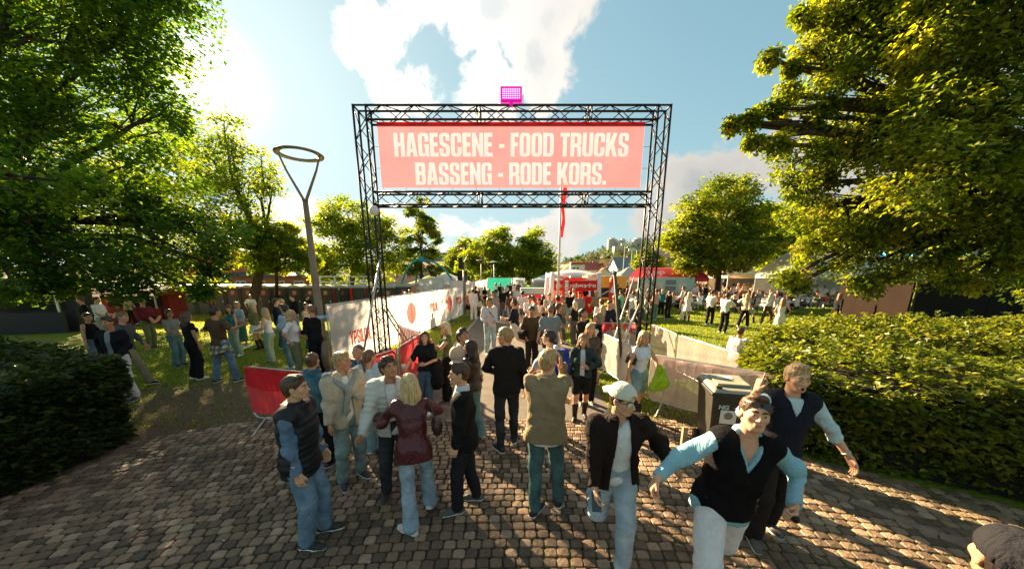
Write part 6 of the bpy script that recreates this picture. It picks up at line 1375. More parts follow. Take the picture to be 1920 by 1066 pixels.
def capf(P):
    q=((P-p.hc.astype(f32))@p.HM.astype(f32))/f32(p.k); d=ell(q,(0,-.014,.046),(.094,.114,.098)); d=smax(d,.030-q[:,2]+q[:,1]*.10,.006); d=smax(d,-ell(q,(0,-.014,.03),(.085,.105,.095)),.003)
    d=smax(d,-ell(q,(0,.115,.035),(.040,.05,.036)),.006)
    br=smax(ell(q,(0,-.135,.030),(.080,.075,.020)),-ell(q,(0,-.125,.005),(.085,.085,.022)),.004); return smin(d,br,.008)*f32(p.k)
c_=sd_obj('cap',capf,p.hc-nv(.14,.24,.05),p.hc+nv(.14,.24,.2),.006,cloth((.66,.63,.53)),P13)
# 14 man in black fleece vest and white trousers
p=Person(1.84,'m',lean=9,side=-5,hyaw=-12,hpitch=-18,hroll=-3,hipz=.955,rh=(.57,.26,1.19),re=(.4,-1,-.3),lh=(-.29,.26,1.06),le=(-1,-.7,-.1),rhd=(.45,.1,-1),lhd=(.5,.8,-.2),rf=(.24,.46,0),lf=(-.08,-.34,.06),lpitch=-35,fat=1.04,seed=14,rcurl=.9,lcurl=1.1)
P14=build(p,(1.62,2.22),172,dict(top=[T_('shirt',(.26,.47,.54),'cotton',sleeve=1,off=.012,hem=-.165,slack=.028,collar=.006,vneck=.16,fold=.007),T_('vest',(.009,.008,.009),'wool',off=.034,hem=-.11,open=None,vneck=.20,collar=.0,slack=.01)],legs=('trousers',(.74,.72,.70),dict(off=.024,fab='cotton')),hair=('quiff',(.085,.042,.020)),shoes=WSH,skin=2),'man in a black fleece vest and white trousers with dark glasses on his forehead',0)
sunglasses(p,P14,z=.066,y=.088,tilt=.3)
accessory('vape','small dark object gripped in the left fist of the man in the black fleece vest','small object',lambda P:rbox(P,p.hand[-1]+p.hdir[-1]*.09,np.eye(3,dtype=f32),(.02,.035,.02),.01),p.hand[-1]+p.hdir[-1]*.09-.06,p.hand[-1]+p.hdir[-1]*.09+.06,.006,mat((.012,.012,.012),.3,0,name='dark_plastic'),P14)
def watch(p,root,s_,c=(.3,.28,.25)):
    w_=p.hand[s_]; e=unit(p.elb[s_]-w_); pp=w_+e*.035; q=unit(np.cross(e,p.u)); r2=np.cross(e,q); b=MB(); th=np.linspace(0,2*PI,15); rr_=.031*p.k
    b.tube([tuple(pp+(q*math.cos(a)+r2*math.sin(a))*rr_) for a in th],.007,6,cap=False); b.obj('watch',mat(c,.3,0,metal=.7,name='watch_metal'),root,True)
watch(p,P14,-1)
# 15 man behind pointing up
p=Person(1.82,'m',lean=3,side=-2,hyaw=-4,hpitch=-2,rh=(.37,.20,1.60),re=(1,.2,-1),rhd=(-.1,.05,1),lh=(-.52,.16,.95),le=(-.5,-1,-.2),lhd=(-.4,.35,-.9),rf=(.12,.1,0),lf=(-.14,-.12,0),seed=15,rcurl=.6,lcurl=.45); p.point=1
P15=build(p,(2.52,2.86),172,dict(top=[T_('tee',(.50,.62,.64),sleeve=.62,off=.012,hem=-.12,fold=.006),T_('vest',(.012,.014,.022),'cotton',off=.032,hem=-.19,open=None,vneck=.15,collar=.012)],legs=('trousers',(.020,.016,.014),dict(off=.03,fab='cotton')),hair=('quiff',(.47,.31,.14)),shoes=GSH,skin=2,mouth=1.0),'shouting blond man in a navy vest pointing one finger upward, before the right hedge',0)
watch(p,P15,-1,(.45,.45,.42))
# 16 woman in dark denim jacket and shorts
p=Person(1.60,'f',hyaw=-8,hpitch=-4,rh=(.30,.02,.85),lh=(-.10,.22,1.18),le=(-1,-.2,-.6),lhd=(.6,.4,.6),rf=(.10,.0,0),lf=(-.10,-.16,.02),seed=16)
build(p,(1.22,5.55),172,dict(top=[T_('tee',(.66,.68,.68),off=.004,hem=.0,sleeve=.2),T_('jacket',(.016,.035,.033),'denim',sleeve=1,off=.030,hem=-.02,collar=.004,open=(.045,.045),slack=.01)],legs=('shorts',(.014,.014,.014),dict(off=.020,fab='cotton')),hair=('long',(.30,.17,.08)),shoes=((.014,.012,.011),(.02,.02,.02),'boots'),skin=0),'woman in a dark green denim jacket, black shorts and black boots beside the leaning pole',0)
p=Person(1.66,'f',seed=17); build(p,(1.52,6.35),178,dict(top=[T_('jacket',(.10,.07,.05),'cotton',sleeve=1,off=.022)],legs=('trousers',BLK,dict(off=.016,fab='cotton')),hair=('long',(.42,.24,.10)),shoes=BSH),'ginger blonde woman half hidden behind the woman in the green denim jacket',1)
# 17 woman white tank, denim shorts, boots, yellow jacket
p=Person(1.64,'f',hyaw=-10,lean=2,rh=(.30,-.02,.83),lh=(-.20,.28,1.06),le=(-1,-.6,-.3),rf=(.06,.16,0),lf=(-.08,-.16,.03),lpitch=-20,seed=18,lcurl=1.0)
P17=build(p,(2.26,5.62),-158,dict(top=[T_('tank',(.72,.73,.73),off=.006,hem=.03,sleeve=.08)],legs=('shorts',(.24,.37,.38),dict(off=.016)),hair=('long',(.48,.30,.14)),shoes=((.014,.012,.011),(.02,.02,.02),'boots'),skin=0),'woman in a white top and denim shorts carrying a neon yellow jacket',0)
def yj(P):
    c=p.hand[-1]; a=seg(P,c+nv(0,.03,.05),c+nv(-.02,.06,-.20),.055,.12); a=smin(a,seg(P,c+nv(.06,.05,.0),c+nv(.14,.04,-.26),.05,.075),.05); a=smin(a,seg(P,c,c+nv(-.14,.05,-.20),.05,.06),.05); return a+folds(P,.017,38,6)
accessory('neon_jacket','neon yellow jacket hanging from the hand of the woman in white','jacket',yj,p.hand[-1]-nv(.32,.2,.45),p.hand[-1]+nv(.32,.3,.16),.013,mat((.45,.62,.02),.6,.12,9,.2,60,name='neon_yellow',transl=.3),P17)
def sb_(P): c=p.P0+nv(.17,-.05,.22); return rbox(P,c,rotm(0,0,-20).astype(f32),(.03,.11,.065),.02)
accessory('shoulder_bag','small black shoulder bag under the arm of the woman in white','bag',sb_,p.P0+nv(.05,-.2,.1),p.P0+nv(.3,.12,.36),.01,cloth((.012,.011,.011),'leather'),P17)
b=MB(); b.tube([tuple(p.P0+nv(.17,-.14,.27)),tuple(p.sh[1]+nv(-.05,0,.07)),tuple(p.P0+nv(.17,.05,.27))],.007,6); b.obj('strap',cloth((.012,.011,.011),'leather'),P17)
# 18 man with blue backpack
p=Person(1.74,'m',hyaw=20,lean=4,hpitch=-8,rh=(.10,.34,1.04),lh=(-.18,.34,1.02),rhd=(0,1,.2),lhd=(0,1,.2),seed=19,rf=(.1,.12,0))
P18=build(p,(.62,5.05),52,dict(top=[T_('tee',(.62,.68,.74),sleeve=.5,off=.020,hem=-.10,slack=.02)],legs=('trousers',(.05,.06,.08),dict(off=.018)),hair=('short',(.05,.027,.016)),shoes=WSH,skin=2),'man in a pale blue t-shirt with a blue rucksack facing left, behind the khaki jacket',0)
def rk_(P): c=p.P0+p.u*.30-p.f*.22; return rbox(P,c,p.T.astype(f32),(.13,.085,.20),.07)+folds(P,.006,40,8)
rk=accessory('rucksack','bright blue rucksack on the back of the man in the pale blue t-shirt','backpack',rk_,p.P0+p.u*.30-p.f*.22-.30,p.P0+p.u*.30-p.f*.22+.30,.014,mat((.01,.04,.30),.8,.2,9,.4,60,name='blue_canvas'),P18)
# 19 woman black tee with cup
p=Person(1.56,'f',hyaw=22,hpitch=-3,rh=(.34,.24,1.02),lh=(-.08,.26,1.14),rhd=(.2,.6,.5),lhd=(.9,.2,0),le=(-1,-.4,-.5),rf=(.10,.02,0),lf=(-.08,.16,0),seed=20,rcurl=.9,curl=.7)
P19=build(p,(-1.62,6.02),172,dict(top=[T_('tee',(.012,.012,.013),sleeve=.46,off=.022,hem=-.03,slack=.02)],legs=('trousers',(.05,.11,.17),dict(off=.012)),hair=('long',(.075,.036,.018)),shoes=WSH,skin=0,mouth=.3),'smiling woman in a black t-shirt holding a plastic cup beside the red barrier',0)
cup(p,P19,1,'clear plastic cup of drink held by the woman in the black t-shirt')
def cj(P): c=p.P0+nv(-.20,.0,-.05); return smin(ell(P,c,(.12,.13,.26)),ell(P,c+nv(.0,.02,-.2),(.13,.12,.16)),.06)+folds(P,.012,30,9)
accessory('carried_jacket','black jacket slung from the waist of the woman in the black t-shirt','jacket',cj,p.P0-nv(.45,.25,.52),p.P0+nv(.05,.25,.3),.016,cloth((.010,.010,.011)),P19)
# 20 blonde in green top
p=Person(1.66,'f',hyaw=30,hpitch=2,rh=(.26,.32,1.12),lh=(-.02,.34,1.34),rhd=(-.3,.8,.3),lhd=(-.2,.2,1),le=(-1,.1,-.8),rf=(.10,-.02,0),lf=(-.08,.12,0),seed=21,curl=.8)
P20=build(p,(-1.32,6.55),118,dict(top=[T_('tank',(.13,.15,.055),off=.008,hem=-.04,sleeve=.08)],legs=('trousers',BLK,dict(off=.018,fab='cotton',flare=.02)),hair=('long',(.68,.52,.30)),shoes=((.06,.05,.04),(.1,.09,.08)),skin=0),'platinum blonde woman in an olive green top raising one hand, holding a cup',0)
cup(p,P20,1,'clear plastic cup of beer held by the platinum blonde in green')
# 21 man in striped sweater
p=Person(1.86,'m',hyaw=-50,rh=(.20,.24,1.05),lh=(-.08,.28,1.10),rf=(.11,.05,0),lf=(-.12,-.02,0),seed=22)
P21=build(p,(-.72,10.6),-160,dict(top=[T_('sweater',(.68,.62,.58),'wool',sleeve=1,off=.024,hem=-.06)],legs=('trousers',(.38,.50,.50),dict(off=.024)),hair=('buzz',(.10,.06,.03)),shoes=WSH,skin=1),'man in a white striped sweater and ripped light jeans standing on the asphalt path',1)
b=MB(); b.tube([tuple(p.sh[1]+nv(-.04,.04,.05)),tuple(p.P0+nv(0,.165,.34)),tuple(p.P0+nv(-.20,.08,.10))],.010,6); b.obj('bag_strap',cloth((.02,.02,.02)),P21)
sm=mat((.42,.18,.13),.9,0,name='rust_stripe')
for zz_ in (.14,.24,.34): 
    def ring(P,zz_=zz_):
        d,q=p.torso(P,.030); return smax(d,np.abs(q[:,2]/p.k-zz_)*p.k-.007,.002)
    sd_obj('stripe',ring,p.P0+nv(-.28,-.24,0),p.P0+nv(.28,.24,.55),.014,sm,P21)
# 22 man walking in white shorts
p=Person(1.80,'m',hyaw=0,hpitch=-14,rh=(.12,.32,1.12),lh=(-.14,.34,1.15),rf=(.08,.22,0),lf=(-.08,-.48,.22),lpitch=-50,lk=(0,1,-.2),hipz=.95,seed=23,lean=3)
P22=build(p,(.10,10.9),78,dict(top=[T_('shirt',(.02,.022,.035),sleeve=.55,off=.022,hem=-.08)],legs=('shorts',(.66,.60,.50),dict(off=.030,fab='cotton')),hair=('short',(.05,.03,.02)),shoes=WSH,skin=2),'man in a navy shirt and cream shorts walking left with one foot lifted',1)
sunglasses(p,P22); cup(p,P22,-1,'drink held by the walking man in cream shorts')
# 23 grey blue shirt man from behind
p=Person(1.83,'m',rh=(.32,.06,.83),lh=(-.32,.10,.86),rf=(.12,.12,0),lf=(-.12,-.08,0),fat=1.12,seed=24,curl=.6)
build(p,(.98,8.35),4,dict(top=[T_('shirt',(.20,.25,.26),sleeve=.44,off=.022,hem=-.10,collar=.0,slack=.012)],legs=('trousers',(.03,.04,.06),dict(off=.016)),hair=('buzz',(.20,.13,.08)),shoes=WSH,skin=2),'broad man in a grey blue short sleeved shirt walking away on the path',1)
p=Person(1.76,'m',hyaw=-10,rh=(.22,.16,1.0),lh=(-.22,.18,.98),seed=25,rf=(.12,.1,0))
P24=build(p,(.52,8.75),-165,dict(top=[T_('shirt',(.085,.055,.028),sleeve=1,off=.024,collar=.0,hem=-.10)],legs=('trousers',(.028,.02,.018),dict(off=.022,fab='cotton')),hair=('short',(.02,.014,.012)),shoes=WSH,skin=3),'dark haired man in an olive brown shirt and glasses facing the camera',1)
sunglasses(p,P24,lens=(.02,.018,.016))
def tb_(P): c=p.P0+nv(.24,.02,.06); return rbox(P,c,rotm(20,0,15).astype(f32),(.09,.16,.14),.06)+folds(P,.006,40,8)
accessory('carried_coat','black coat carried on the arm of the man in the olive brown shirt','coat',tb_,p.P0+nv(-.05,-.25,-.2),p.P0+nv(.5,.3,.34),.018,cloth((.012,.012,.013)),P24)
# couple by the pale barrier
p=Person(1.78,'m',hyaw=0,hpitch=-22,rh=(.1,.3,1.1),lh=(-.1,.3,1.1),seed=26); build(p,(1.72,7.9),-130,dict(top=[T_('jacket',(.030,.018,.016),'cotton',sleeve=1,off=.026,open=(.03,.03))],legs=('trousers',(.045,.04,.035),dict(off=.02,fab='cotton')),hair=('short',(.02,.015,.012)),shoes=BSH,skin=1),'dark haired man in a dark patterned jacket looking down, near the pale barrier',1)
p=Person(1.70,'f',hyaw=10,hpitch=-12,rh=(.1,.32,1.08),lh=(-.12,.32,1.08),seed=27); P26=build(p,(2.0,7.65),75,dict(top=[T_('shirt',(.70,.68,.64),sleeve=1,off=.016),T_('vest',(.014,.016,.018),'wool',off=.030,hem=-.05)],legs=('trousers',(.34,.24,.13),dict(off=.026,fab='cotton')),hair=('bob',(.22,.20,.11)),shoes=WSH,skin=0),'person in a black vest over white sleeves and khaki trousers holding a cup',1)
cup(p,P26,1,'beige cup held by the person in the black vest and white sleeves')
# bottom right edge: dark figure close to the camera
p=Person(1.73,'m',hyaw=5,hpitch=-6,seed=28,rh=(.2,-.12,.83),lh=(-.2,-.12,.83))
P27=build(p,(1.73,.95),-30,dict(top=[T_('jacket',(.004,.004,.005),'cotton',sleeve=1,off=.03,collar=.01,fold=.002)],legs=('trousers',BLK,dict(off=.018,fab='cotton')),hair=('cap',(.02,.014,.012)),shoes=BSH,skin=1),'dark capped person at the bottom right corner, very close to the camera',0)
c_=sd_obj('cap',capf,p.hc-nv(.14,.24,.05),p.hc+nv(.14,.24,.2),.008,cloth((.014,.014,.018)),P27)
# ------------------------------------------------------------------ people further off
SKL=[0,1,2,0,1]
CL={'w':(.72,.70,.66),'k':(.012,.012,.013),'g':(.25,.26,.25),'b':(.10,.17,.27),'lb':(.34,.46,.54),'t':(.03,.19,.19),'br':(.10,.055,.03),'be':(.48,.38,.26),'m':(.16,.02,.025),'ol':(.16,.18,.08),'o':(.50,.16,.06),'gr':(.05,.16,.10),'pk':(.58,.32,.30),'dj':(.04,.08,.12),'j':(.11,.18,.25),'lj':(.28,.40,.44),'tj':(.09,.19,.20),'mg':(.27,.37,.29),'kh':(.28,.23,.14),'n':(.015,.02,.04),'mi':(.25,.55,.38),'gd':(.09,.09,.09)}
HC={'bl':BLOND,'pb':PBLOND,'br':BROWN,'db':DBROWN,'k':BLACKH,'lb':LBROWN,'gi':GINGER}
POSE={'s':dict(),'f':dict(rh=(.14,.28,1.08),lh=(-.12,.28,1.10)),'w':dict(rf=(.09,.30,0),lf=(-.09,-.34,.05),lpitch=-30,rh=(.27,-.12,.85),lh=(-.27,.24,.88),lean=3,hipz=.955),
 'p':dict(rh=(.12,.26,1.34),lh=(-.12,.24,1.12),hpitch=-14),'h':dict(rh=(.25,.0,1.02),re=(1,-.8,.1),lh=(-.2,.22,1.05)),'r':dict(rh=(.46,.34,.98),lh=(-.28,.1,.88)),
 'u':dict(rh=(.12,.14,1.62),re=(1,.2,0),lh=(-.26,.08,.9)),'a':dict(rh=(.64,.04,1.38),lh=(-.60,.12,1.22),re=(0,-.3,-1),le=(0,-.3,-1),rf=(.20,.1,0),lf=(-.20,-.06,0)),'c':dict(rh=(-.06,.24,1.20),lh=(.06,.26,1.16),re=(1,-.2,-.4),le=(-1,-.2,-.4))}
def HD(px,py,h):
    t=PITCH-math.degrees(math.atan((CY-py)/FPX)); g=0
    for _ in range(3):
        D=(2.6-(h+g))/math.tan(R(t)) if t>.2 else 40; D=min(max(D,3),60); dep=D*.976-(h+g-2.6)*.2164; x=(px-960)/FPX*dep; g=hgt(x,D)
    return (x,D)
_k=[40]
def ppl(px,py,sx_,hd,top,legs,hair,pose,label,h=None,lod=None,shoes=None,group=None,ext=None,pos=None):
    """top: 'kind:colour:sleeve[:open]' legs: 'kind:colour' hair 'style:colour'; px,py: crown of the head as seen"""
    _k[0]+=1; h=h or (1.77 if sx_=='m' else 1.63); x,y=pos or HD(px,py,h); lod=lod if lod is not None else (1 if y<9.5 else 2)
    tk=top.split(':'); lk=legs.split(':'); hk=hair.split(':'); d=dict(POSE[pose]); d.update(ext or {})
    r=random.Random(_k[0]); d.setdefault('hyaw',r.uniform(-25,25)); d.setdefault('rf',(.12,r.uniform(-.05,.12),0))
    p=Person(h,sx_,seed=_k[0],**d); o=dict(sleeve=float(tk[2]),off=.016 if tk[0]!='tank' else .008,hem=-.07 if tk[0]!='tank' else .02)
    if sx_=='f' and tk[0] in('tee',): o['hem']=.0
    tops=[(tk[0],CL[tk[1]],'cotton',o)]
    if len(tk)>3: o['open']=(.04,.05); o['off']=.026; tops.insert(0,('tee',CL[tk[3]],'cotton',dict(sleeve=.3,off=.004,hem=-.06)))
    lo_=dict(off=.016 if sx_=='f' else .018,fab='denim' if lk[1] in('j','dj','lj','tj') else 'cotton',flare=.02 if sx_=='f' else .004)
    sh=BSH if r.random()<.35 else WSH
    if lk[0] in('shorts','skirt') and sx_=='f' and 'boots' in label: sh=((.014,.012,.011),(.02,.02,.02),'boots')
    if lod>=2: o['hem']-=.0
    rt=build(p,(x,y),hd,dict(top=tops,legs=(lk[0],CL[lk[1]],lo_),hair=(hk[0],HC[hk[1]]),shoes=sh,skin=r.choice(SKL)),label,lod,group)
    return p,rt
LG='people standing on the left lawn'; MG_='people on the asphalt path'; RG='people walking on the right lawn'; KG='people gathered round the kiosk'; QG='people queueing by the toilet cabins'
X=ppl
X(160,586,'f',-85,'tank:k:0','trousers:j','pony:db','s','woman with a dark ponytail in a black strap top and jeans behind the left hedge',group=LG)
X(200,593,'m',-170,'jacket:k:1:g','trousers:w','short:db','h','man in an open black jacket and white trousers behind the corner of the left hedge',group=LG)
X(221,583,'m',-60,'sweater:gd:1','trousers:kh','short:lb','w','man in dark grey with khaki trousers walking behind the man in white trousers',group=LG)
X(236,553,'f',-80,'sweater:be:1','trousers:k','bob:lb','w','woman in a cream sweater and black trousers walking right before the cabins',group=LG)
X(264,559,'m',-90,'sweater:m:1','trousers:ol','short:lb','f','person in a dark red sweater and patterned trousers before the cabins',group=LG)
X(296,548,'f',160,'sweater:lb:1','trousers:kh','long:bl','f','woman in a pale blue hooded top partly behind low branches',group=LG)
X(178,556,'m',-70,'tee:w:.4','trousers:mg','short:k','f','person in pale green trousers stooping under the dark branches',group=LG)
X(150,556,'m',150,'jacket:k:1','trousers:k','short:br','s','person in black in front of the red stall',group=LG)
X(315,580,'f',-95,'tee:g:.4','trousers:tj','bob:br','f','woman in a grey t-shirt and wide teal jeans with a dark bag',group=LG)
X(346,584,'f',-20,'tee:k:.15','trousers:k','long:br','s','woman with very long brown hair all in black, seen from behind',group=LG,h=1.7)
pI,rI=X(399,575,'m',-10,'tee:br:.42','trousers:j','short:db','a','man in a brown t-shirt with a plaid shirt round his waist, arms spread',group=LG,lod=1,h=1.84)
pJ=X(428,572,'f',170,'tube:t:0','trousers:mg','long:br','s','smiling woman in a teal top and green trousers under the man\'s arm',group=LG)
X(444,566,'f',160,'jacket:lb:1','midi:gr','short:bl','h','woman in a pale blue jacket and long floral skirt behind the embracing couple',group=LG)
X(472,567,'f',100,'jacket:ol:1','skirt:w','long:pb','f','blonde woman in an olive jacket, white skirt and brown boots facing left',group=LG)
X(496,577,'f',95,'tank:w:0','trousers:mg','long:bl','f','blonde woman in a white top and mint trousers holding a pale blue hat',group=LG,lod=1)
X(467,547,'m',-150,'tee:w:.4','trousers:gd','short:lb','h','man in a white t-shirt before the cabins, left of the woman in turquoise',group=LG)
X(486,549,'f',150,'tube:t:0','trousers:tj','long:lb','f','woman in a turquoise halter top before the cabins',group=LG)
X(510,542,'m',-30,'tee:k:.4','trousers:k','short:k','s','man in a black t-shirt beside the small tree trunk',group=LG)
X(529,545,'f',170,'jacket:k:1:w','trousers:k','long:lb','c','woman in a black and white jacket right of the small tree trunk',group=QG)
X(547,551,'m',165,'sweater:k:1','trousers:j','short:k','s','bearded man in a black sweater and blue jeans before the cabins',group=LG)
X(515,559,'m',-60,'jacket:n:1','trousers:dj','short:br','f','man in a navy jacket talking to the man in a light blue shirt',group=LG)
X(527,560,'f',150,'tank:w:0','trousers:lj','bob:bl','f','fair haired woman facing the man in the navy jacket',group=LG)
X(533,571,'m',80,'shirt:lb:1','trousers:tj','curly:db','f','dark haired man in a light blue shirt facing left on the lawn',group=LG)
pV,rV=X(543,581,'f',-75,'tee:w:.4','trousers:ol','long:bl','h','woman in a white t-shirt, olive trousers and dark glasses beside the big lamp',group=LG,lod=1,h=1.74)
sunglasses(pV,rV)
X(583,571,'m',70,'sweater:k:1','trousers:k','buzz:lb','f','man in a black sweatshirt looking down, right against the big lamp post',group=LG,lod=1,h=1.84)
X(572,567,'f',-100,'tee:be:.5','trousers:dj','short:br','f','woman in a beige knitted vest facing the man in black by the lamp',group=LG,lod=1)
X(574,548,'m',-20,'tee:k:.42','trousers:k','short:k','s','man in a black t-shirt seen from behind, between two blonde women',group=QG)
X(565,545,'f',160,'tank:ol:0','trousers:k','long:pb','u','blonde woman holding her hair left of the man in black',group=QG)
X(585,545,'f',175,'tee:br:.4','trousers:k','long:gi','f','ginger haired woman right of the man in black by the cabins',group=QG)
X(623,540,'f',-30,'tank:br:0','shorts:w','long:br','s','tall woman in white shorts by the cabins, right of the big lamp',group=QG)
X(610,543,'f',175,'tee:w:.3','dress:w','bob:br','c','woman in a white dress by the cabins, right of the big lamp',group=QG)
X(602,543,'m',-40,'tee:lb:.4','shorts:lj','short:lb','s','man in a pale t-shirt half behind the big lamp post',group=QG)
X(656,544,'f',-40,'tank:be:0','skirt:k','long:br','h','woman in a beige top and black skirt before the cabins, left of the gate leg',group=QG)
X(671,543,'f',-10,'jacket:k:1','trousers:k','bob:pb','f','white haired woman in black entering the open red toilet cabin',group=QG)
X(706,546,'f',150,'tee:kh:.5','trousers:k','long:pb','f','blonde woman behind the white fence, right of the gate leg',group=QG)
X(749,541,'f',170,'jacket:pk:1','trousers:gd','long:br','f','woman in a pink patterned top by the last cabins',group=QG)
X(760,547,'f',20,'tee:be:.5','trousers:k','long:pb','s','fair haired woman seen from behind by the last cabins',group=QG)
X(769,543,'m',60,'shirt:lb:1','trousers:k','short:lb','f','man in a light blue shirt by the last cabin with the orange side',group=QG)
# left verge of the path
X(879,545,'f',-170,'tee:o:.3','skirt:k','short:lb','f','woman in an orange top and black skirt at the end of the white fence',group=MG_)
X(887,541,'m',0,'shirt:w:1','trousers:w','short:k','s','man in a white shirt and white trousers by the far fence',group=MG_)
X(892,536,'m',60,'jacket:k:1','trousers:k','short:br','f','man in a black jacket by the far fence',group=MG_)
X(898,543,'f',-60,'tank:br:0','skirt:w','long:br','f','woman in a white skirt and black boots on the verge',group=MG_)
X(909,537,'f',160,'tee:k:.5','dress:k','long:db','f','woman in a short black dress and black boots on the verge',group=MG_)
X(917,541,'f',-120,'tank:be:0','trousers:be','long:bl','f','blonde woman in pale clothes right of the woman in the black dress',group=MG_)
X(925,545,'m',150,'tee:g:.42','trousers:kh','short:br','h','man in a grey t-shirt on the left of the path',group=MG_)
X(943,538,'m',0,'tee:k:.42','trousers:gd','buzz:lb','u','tall man in a black t-shirt with a coat tied round his waist, walking away',group=MG_,h=1.86)
X(959,546,'m',10,'shirt:br:.5','shorts:gd','short:db','w','man in a brown shirt walking away in the middle of the path',group=MG_)
X(969,537,'m',-5,'tee:w:.45','shorts:k','short:br','w','man in a white t-shirt walking away, farther one',group=MG_)
X(980,545,'m',0,'tee:w:.45','shorts:gd','short:k','w','man in a white t-shirt and dark shorts walking away, nearer one',group=MG_)
for k,(px,py,t_) in enumerate(((938,531,'k'),(950,532,'lb'),(956,530,'k'),(964,531,'w'),(972,533,'br'),(930,533,'w'))):
    X(px,py+6,'mf'[k%2],[0,170,30,180,200,10][k],'tee:%s:.5'%t_,'trousers:k',['short:br','long:k'][k%2],'s',['tiny black clad walker far down the path','pale blue topped walker far down the path','dark haired walker before the teal banner','white shirted walker before the teal banner','brown clad walker near the end of the path','white clad walker by the far disc fence'][k],group=MG_,pos=(AT(px,540,30+k*1.3).x,30+k*1.3))
# right side of the path, towards the kiosk
X(993,554,'m',-160,'tee:w:.4','trousers:gd','short:k','f','dark haired man in a white t-shirt at the left of the kiosk crowd',group=KG)
X(1000,553,'f',100,'tank:o:0','trousers:k','long:br','f','woman in an orange brown top among the kiosk crowd',group=KG)
X(1003,569,'f',20,'tank:be:0','midi:dj','long:bl','h','blonde woman in a long blue skirt beside the olive brown shirt',group=KG)
X(1011,559,'f',165,'tank:w:0','trousers:br','short:k','f','woman in white behind the olive brown shirt',group=KG)
X(1019,552,'f',30,'tee:k:.4','trousers:k','long:k','s','woman with long black hair in the kiosk crowd',group=KG)
X(1030,549,'m',-170,'jacket:be:1:w','trousers:gd','short:br','f','man in a beige jacket facing the camera in the kiosk crowd',group=KG)
X(1046,554,'m',30,'sweater:k:1','trousers:dj','curly:k','s','man in a black sweater near the flagpole',group=KG)
X(1047,568,'m',-100,'tee:k:.45','trousers:w','short:br','f','young man in a black t-shirt and pale trousers right of the grey blue shirt',group=KG)
X(1056,554,'m',110,'jacket:kh:1:w','trousers:gd','short:lb','f','man in a khaki jacket near the flagpole',group=KG)
X(1070,545,'m',10,'jacket:k:1','trousers:lj','short:k','s','man in a long black jacket and pale jeans before the red column',group=KG)
X(1076,540,'m',-80,'tee:be:.4','trousers:be','buzz:bl','s','fair man beside the red column of the kiosk',group=KG)
X(1087,547,'m',175,'shirt:g:1','trousers:gd','short:k','s','man in a grey shirt facing the camera before the kiosk',group=KG)
X(1079,564,'f',40,'tee:k:.4','trousers:gd','long:pb','f','blonde woman before the man in the grey shirt',group=KG)
X(1098,541,'f',160,'tee:k:.4','trousers:k','long:k','f','dark haired helper behind the kiosk counter',group=KG,pos=(AT(1098,560,24.4).x,24.4))
X(1119,545,'m',30,'jacket:kh:1','trousers:k','curly:bl','h','man in a mustard jacket and black trousers right of the kiosk',group=KG)
X(1129,560,'m',0,'tee:w:.45','trousers:be','short:br','s','man in a white t-shirt behind the woman in orange',group=KG)
X(1131,572,'f',20,'tank:o:0','trousers:k','long:bl','h','woman in an orange backless top and black trousers seen from behind',group=KG)
X(1143,563,'m',-150,'jacket:n:1','trousers:gd','short:br','f','man in a navy jacket beside the slanting pole',group=KG)
X(1160,561,'f',60,'jacket:k:1','trousers:lj','long:db','h','woman in a tan hat and black jacket right of the slanting pole',group=KG)
X(1153,553,'m',-30,'tee:be:.4','trousers:be','short:gi','s','ginger man behind the woman in the tan hat',group=KG)
X(1166,544,'m',50,'tee:mi:.45','trousers:be','curly:br','f','man in a mint t-shirt on the lawn right of the kiosk',group=RG)
X(1177,540,'f',20,'tank:br:0','midi:br','long:db','s','woman in a long brown dress on the lawn',group=RG)
X(1196,562,'m',170,'jacket:gd:1','trousers:dj','short:bl','f','person in a dark jacket behind the right gate leg',group=RG)
X(1216,541,'f',170,'tee:be:.4','trousers:w','long:lb','s','woman in white trousers behind the right gate leg',group=RG)
X(1188,545,'m',-60,'shirt:w:1','trousers:be','short:br','w','man in a white shirt near the gate leg',group=RG)
# right lawn
X(1232,541,'m',30,'shirt:pk:.5','trousers:tj','short:br','f','man in a pink checked shirt at the right of the gate leg',group=RG)
X(1243,542,'f',-30,'sweater:t:1','trousers:k','bob:bl','f','woman in a bright turquoise sweater on the lawn',group=RG)
X(1256,545,'f',20,'jacket:k:1','trousers:k','short:br','s','woman in a black jacket and black trousers seen from behind on the lawn',group=RG)
X(1283,537,'m',40,'shirt:w:1','trousers:gd','short:br','f','man in a white shirt at the left end of the seated crowd',group=RG)
X(1287,546,'f',-20,'tank:m:0','trousers:w','long:br','s','woman in red top and white trousers on the lawn',group=RG)
X(1293,547,'f',-40,'tee:w:.4','skirt:w','long:pb','s','woman in a white skirt and white boots with a pink bag',group=RG,shoes=WSH)
X(1337,544,'m',-60,'tee:w:.42','trousers:k','short:db','s','man in a white t-shirt and black trousers with grey sweater round his hips',group=RG)
X(1365,549,'m',-70,'tee:w:.42','trousers:k','curly:db','r','man in a white t-shirt and black trousers reaching out his hand',group=RG)
X(1412,549,'f',-80,'tee:k:1','shorts:lj','long:br','w','woman in a black top, denim shorts and black boots striding right',group=RG)
X(1402,552,'f',-60,'jacket:be:1','trousers:k','long:bl','w','woman in a pale grey jacket beside the striding woman in shorts',group=RG)
X(1446,550,'f',-70,'tank:w:0','trousers:br','long:pb','w','blonde woman in a white sleeveless top and brown trousers walking right',group=RG)
X(1470,558,'f',-40,'tank:w:0','midi:w','long:gi','h','woman in a full white dress with a black coat over her arm',group=RG)
X(1547,534,'m',-60,'shirt:w:1','trousers:kh','short:lb','w','man in a cream shirt and khaki trousers by the long tables',group=RG)
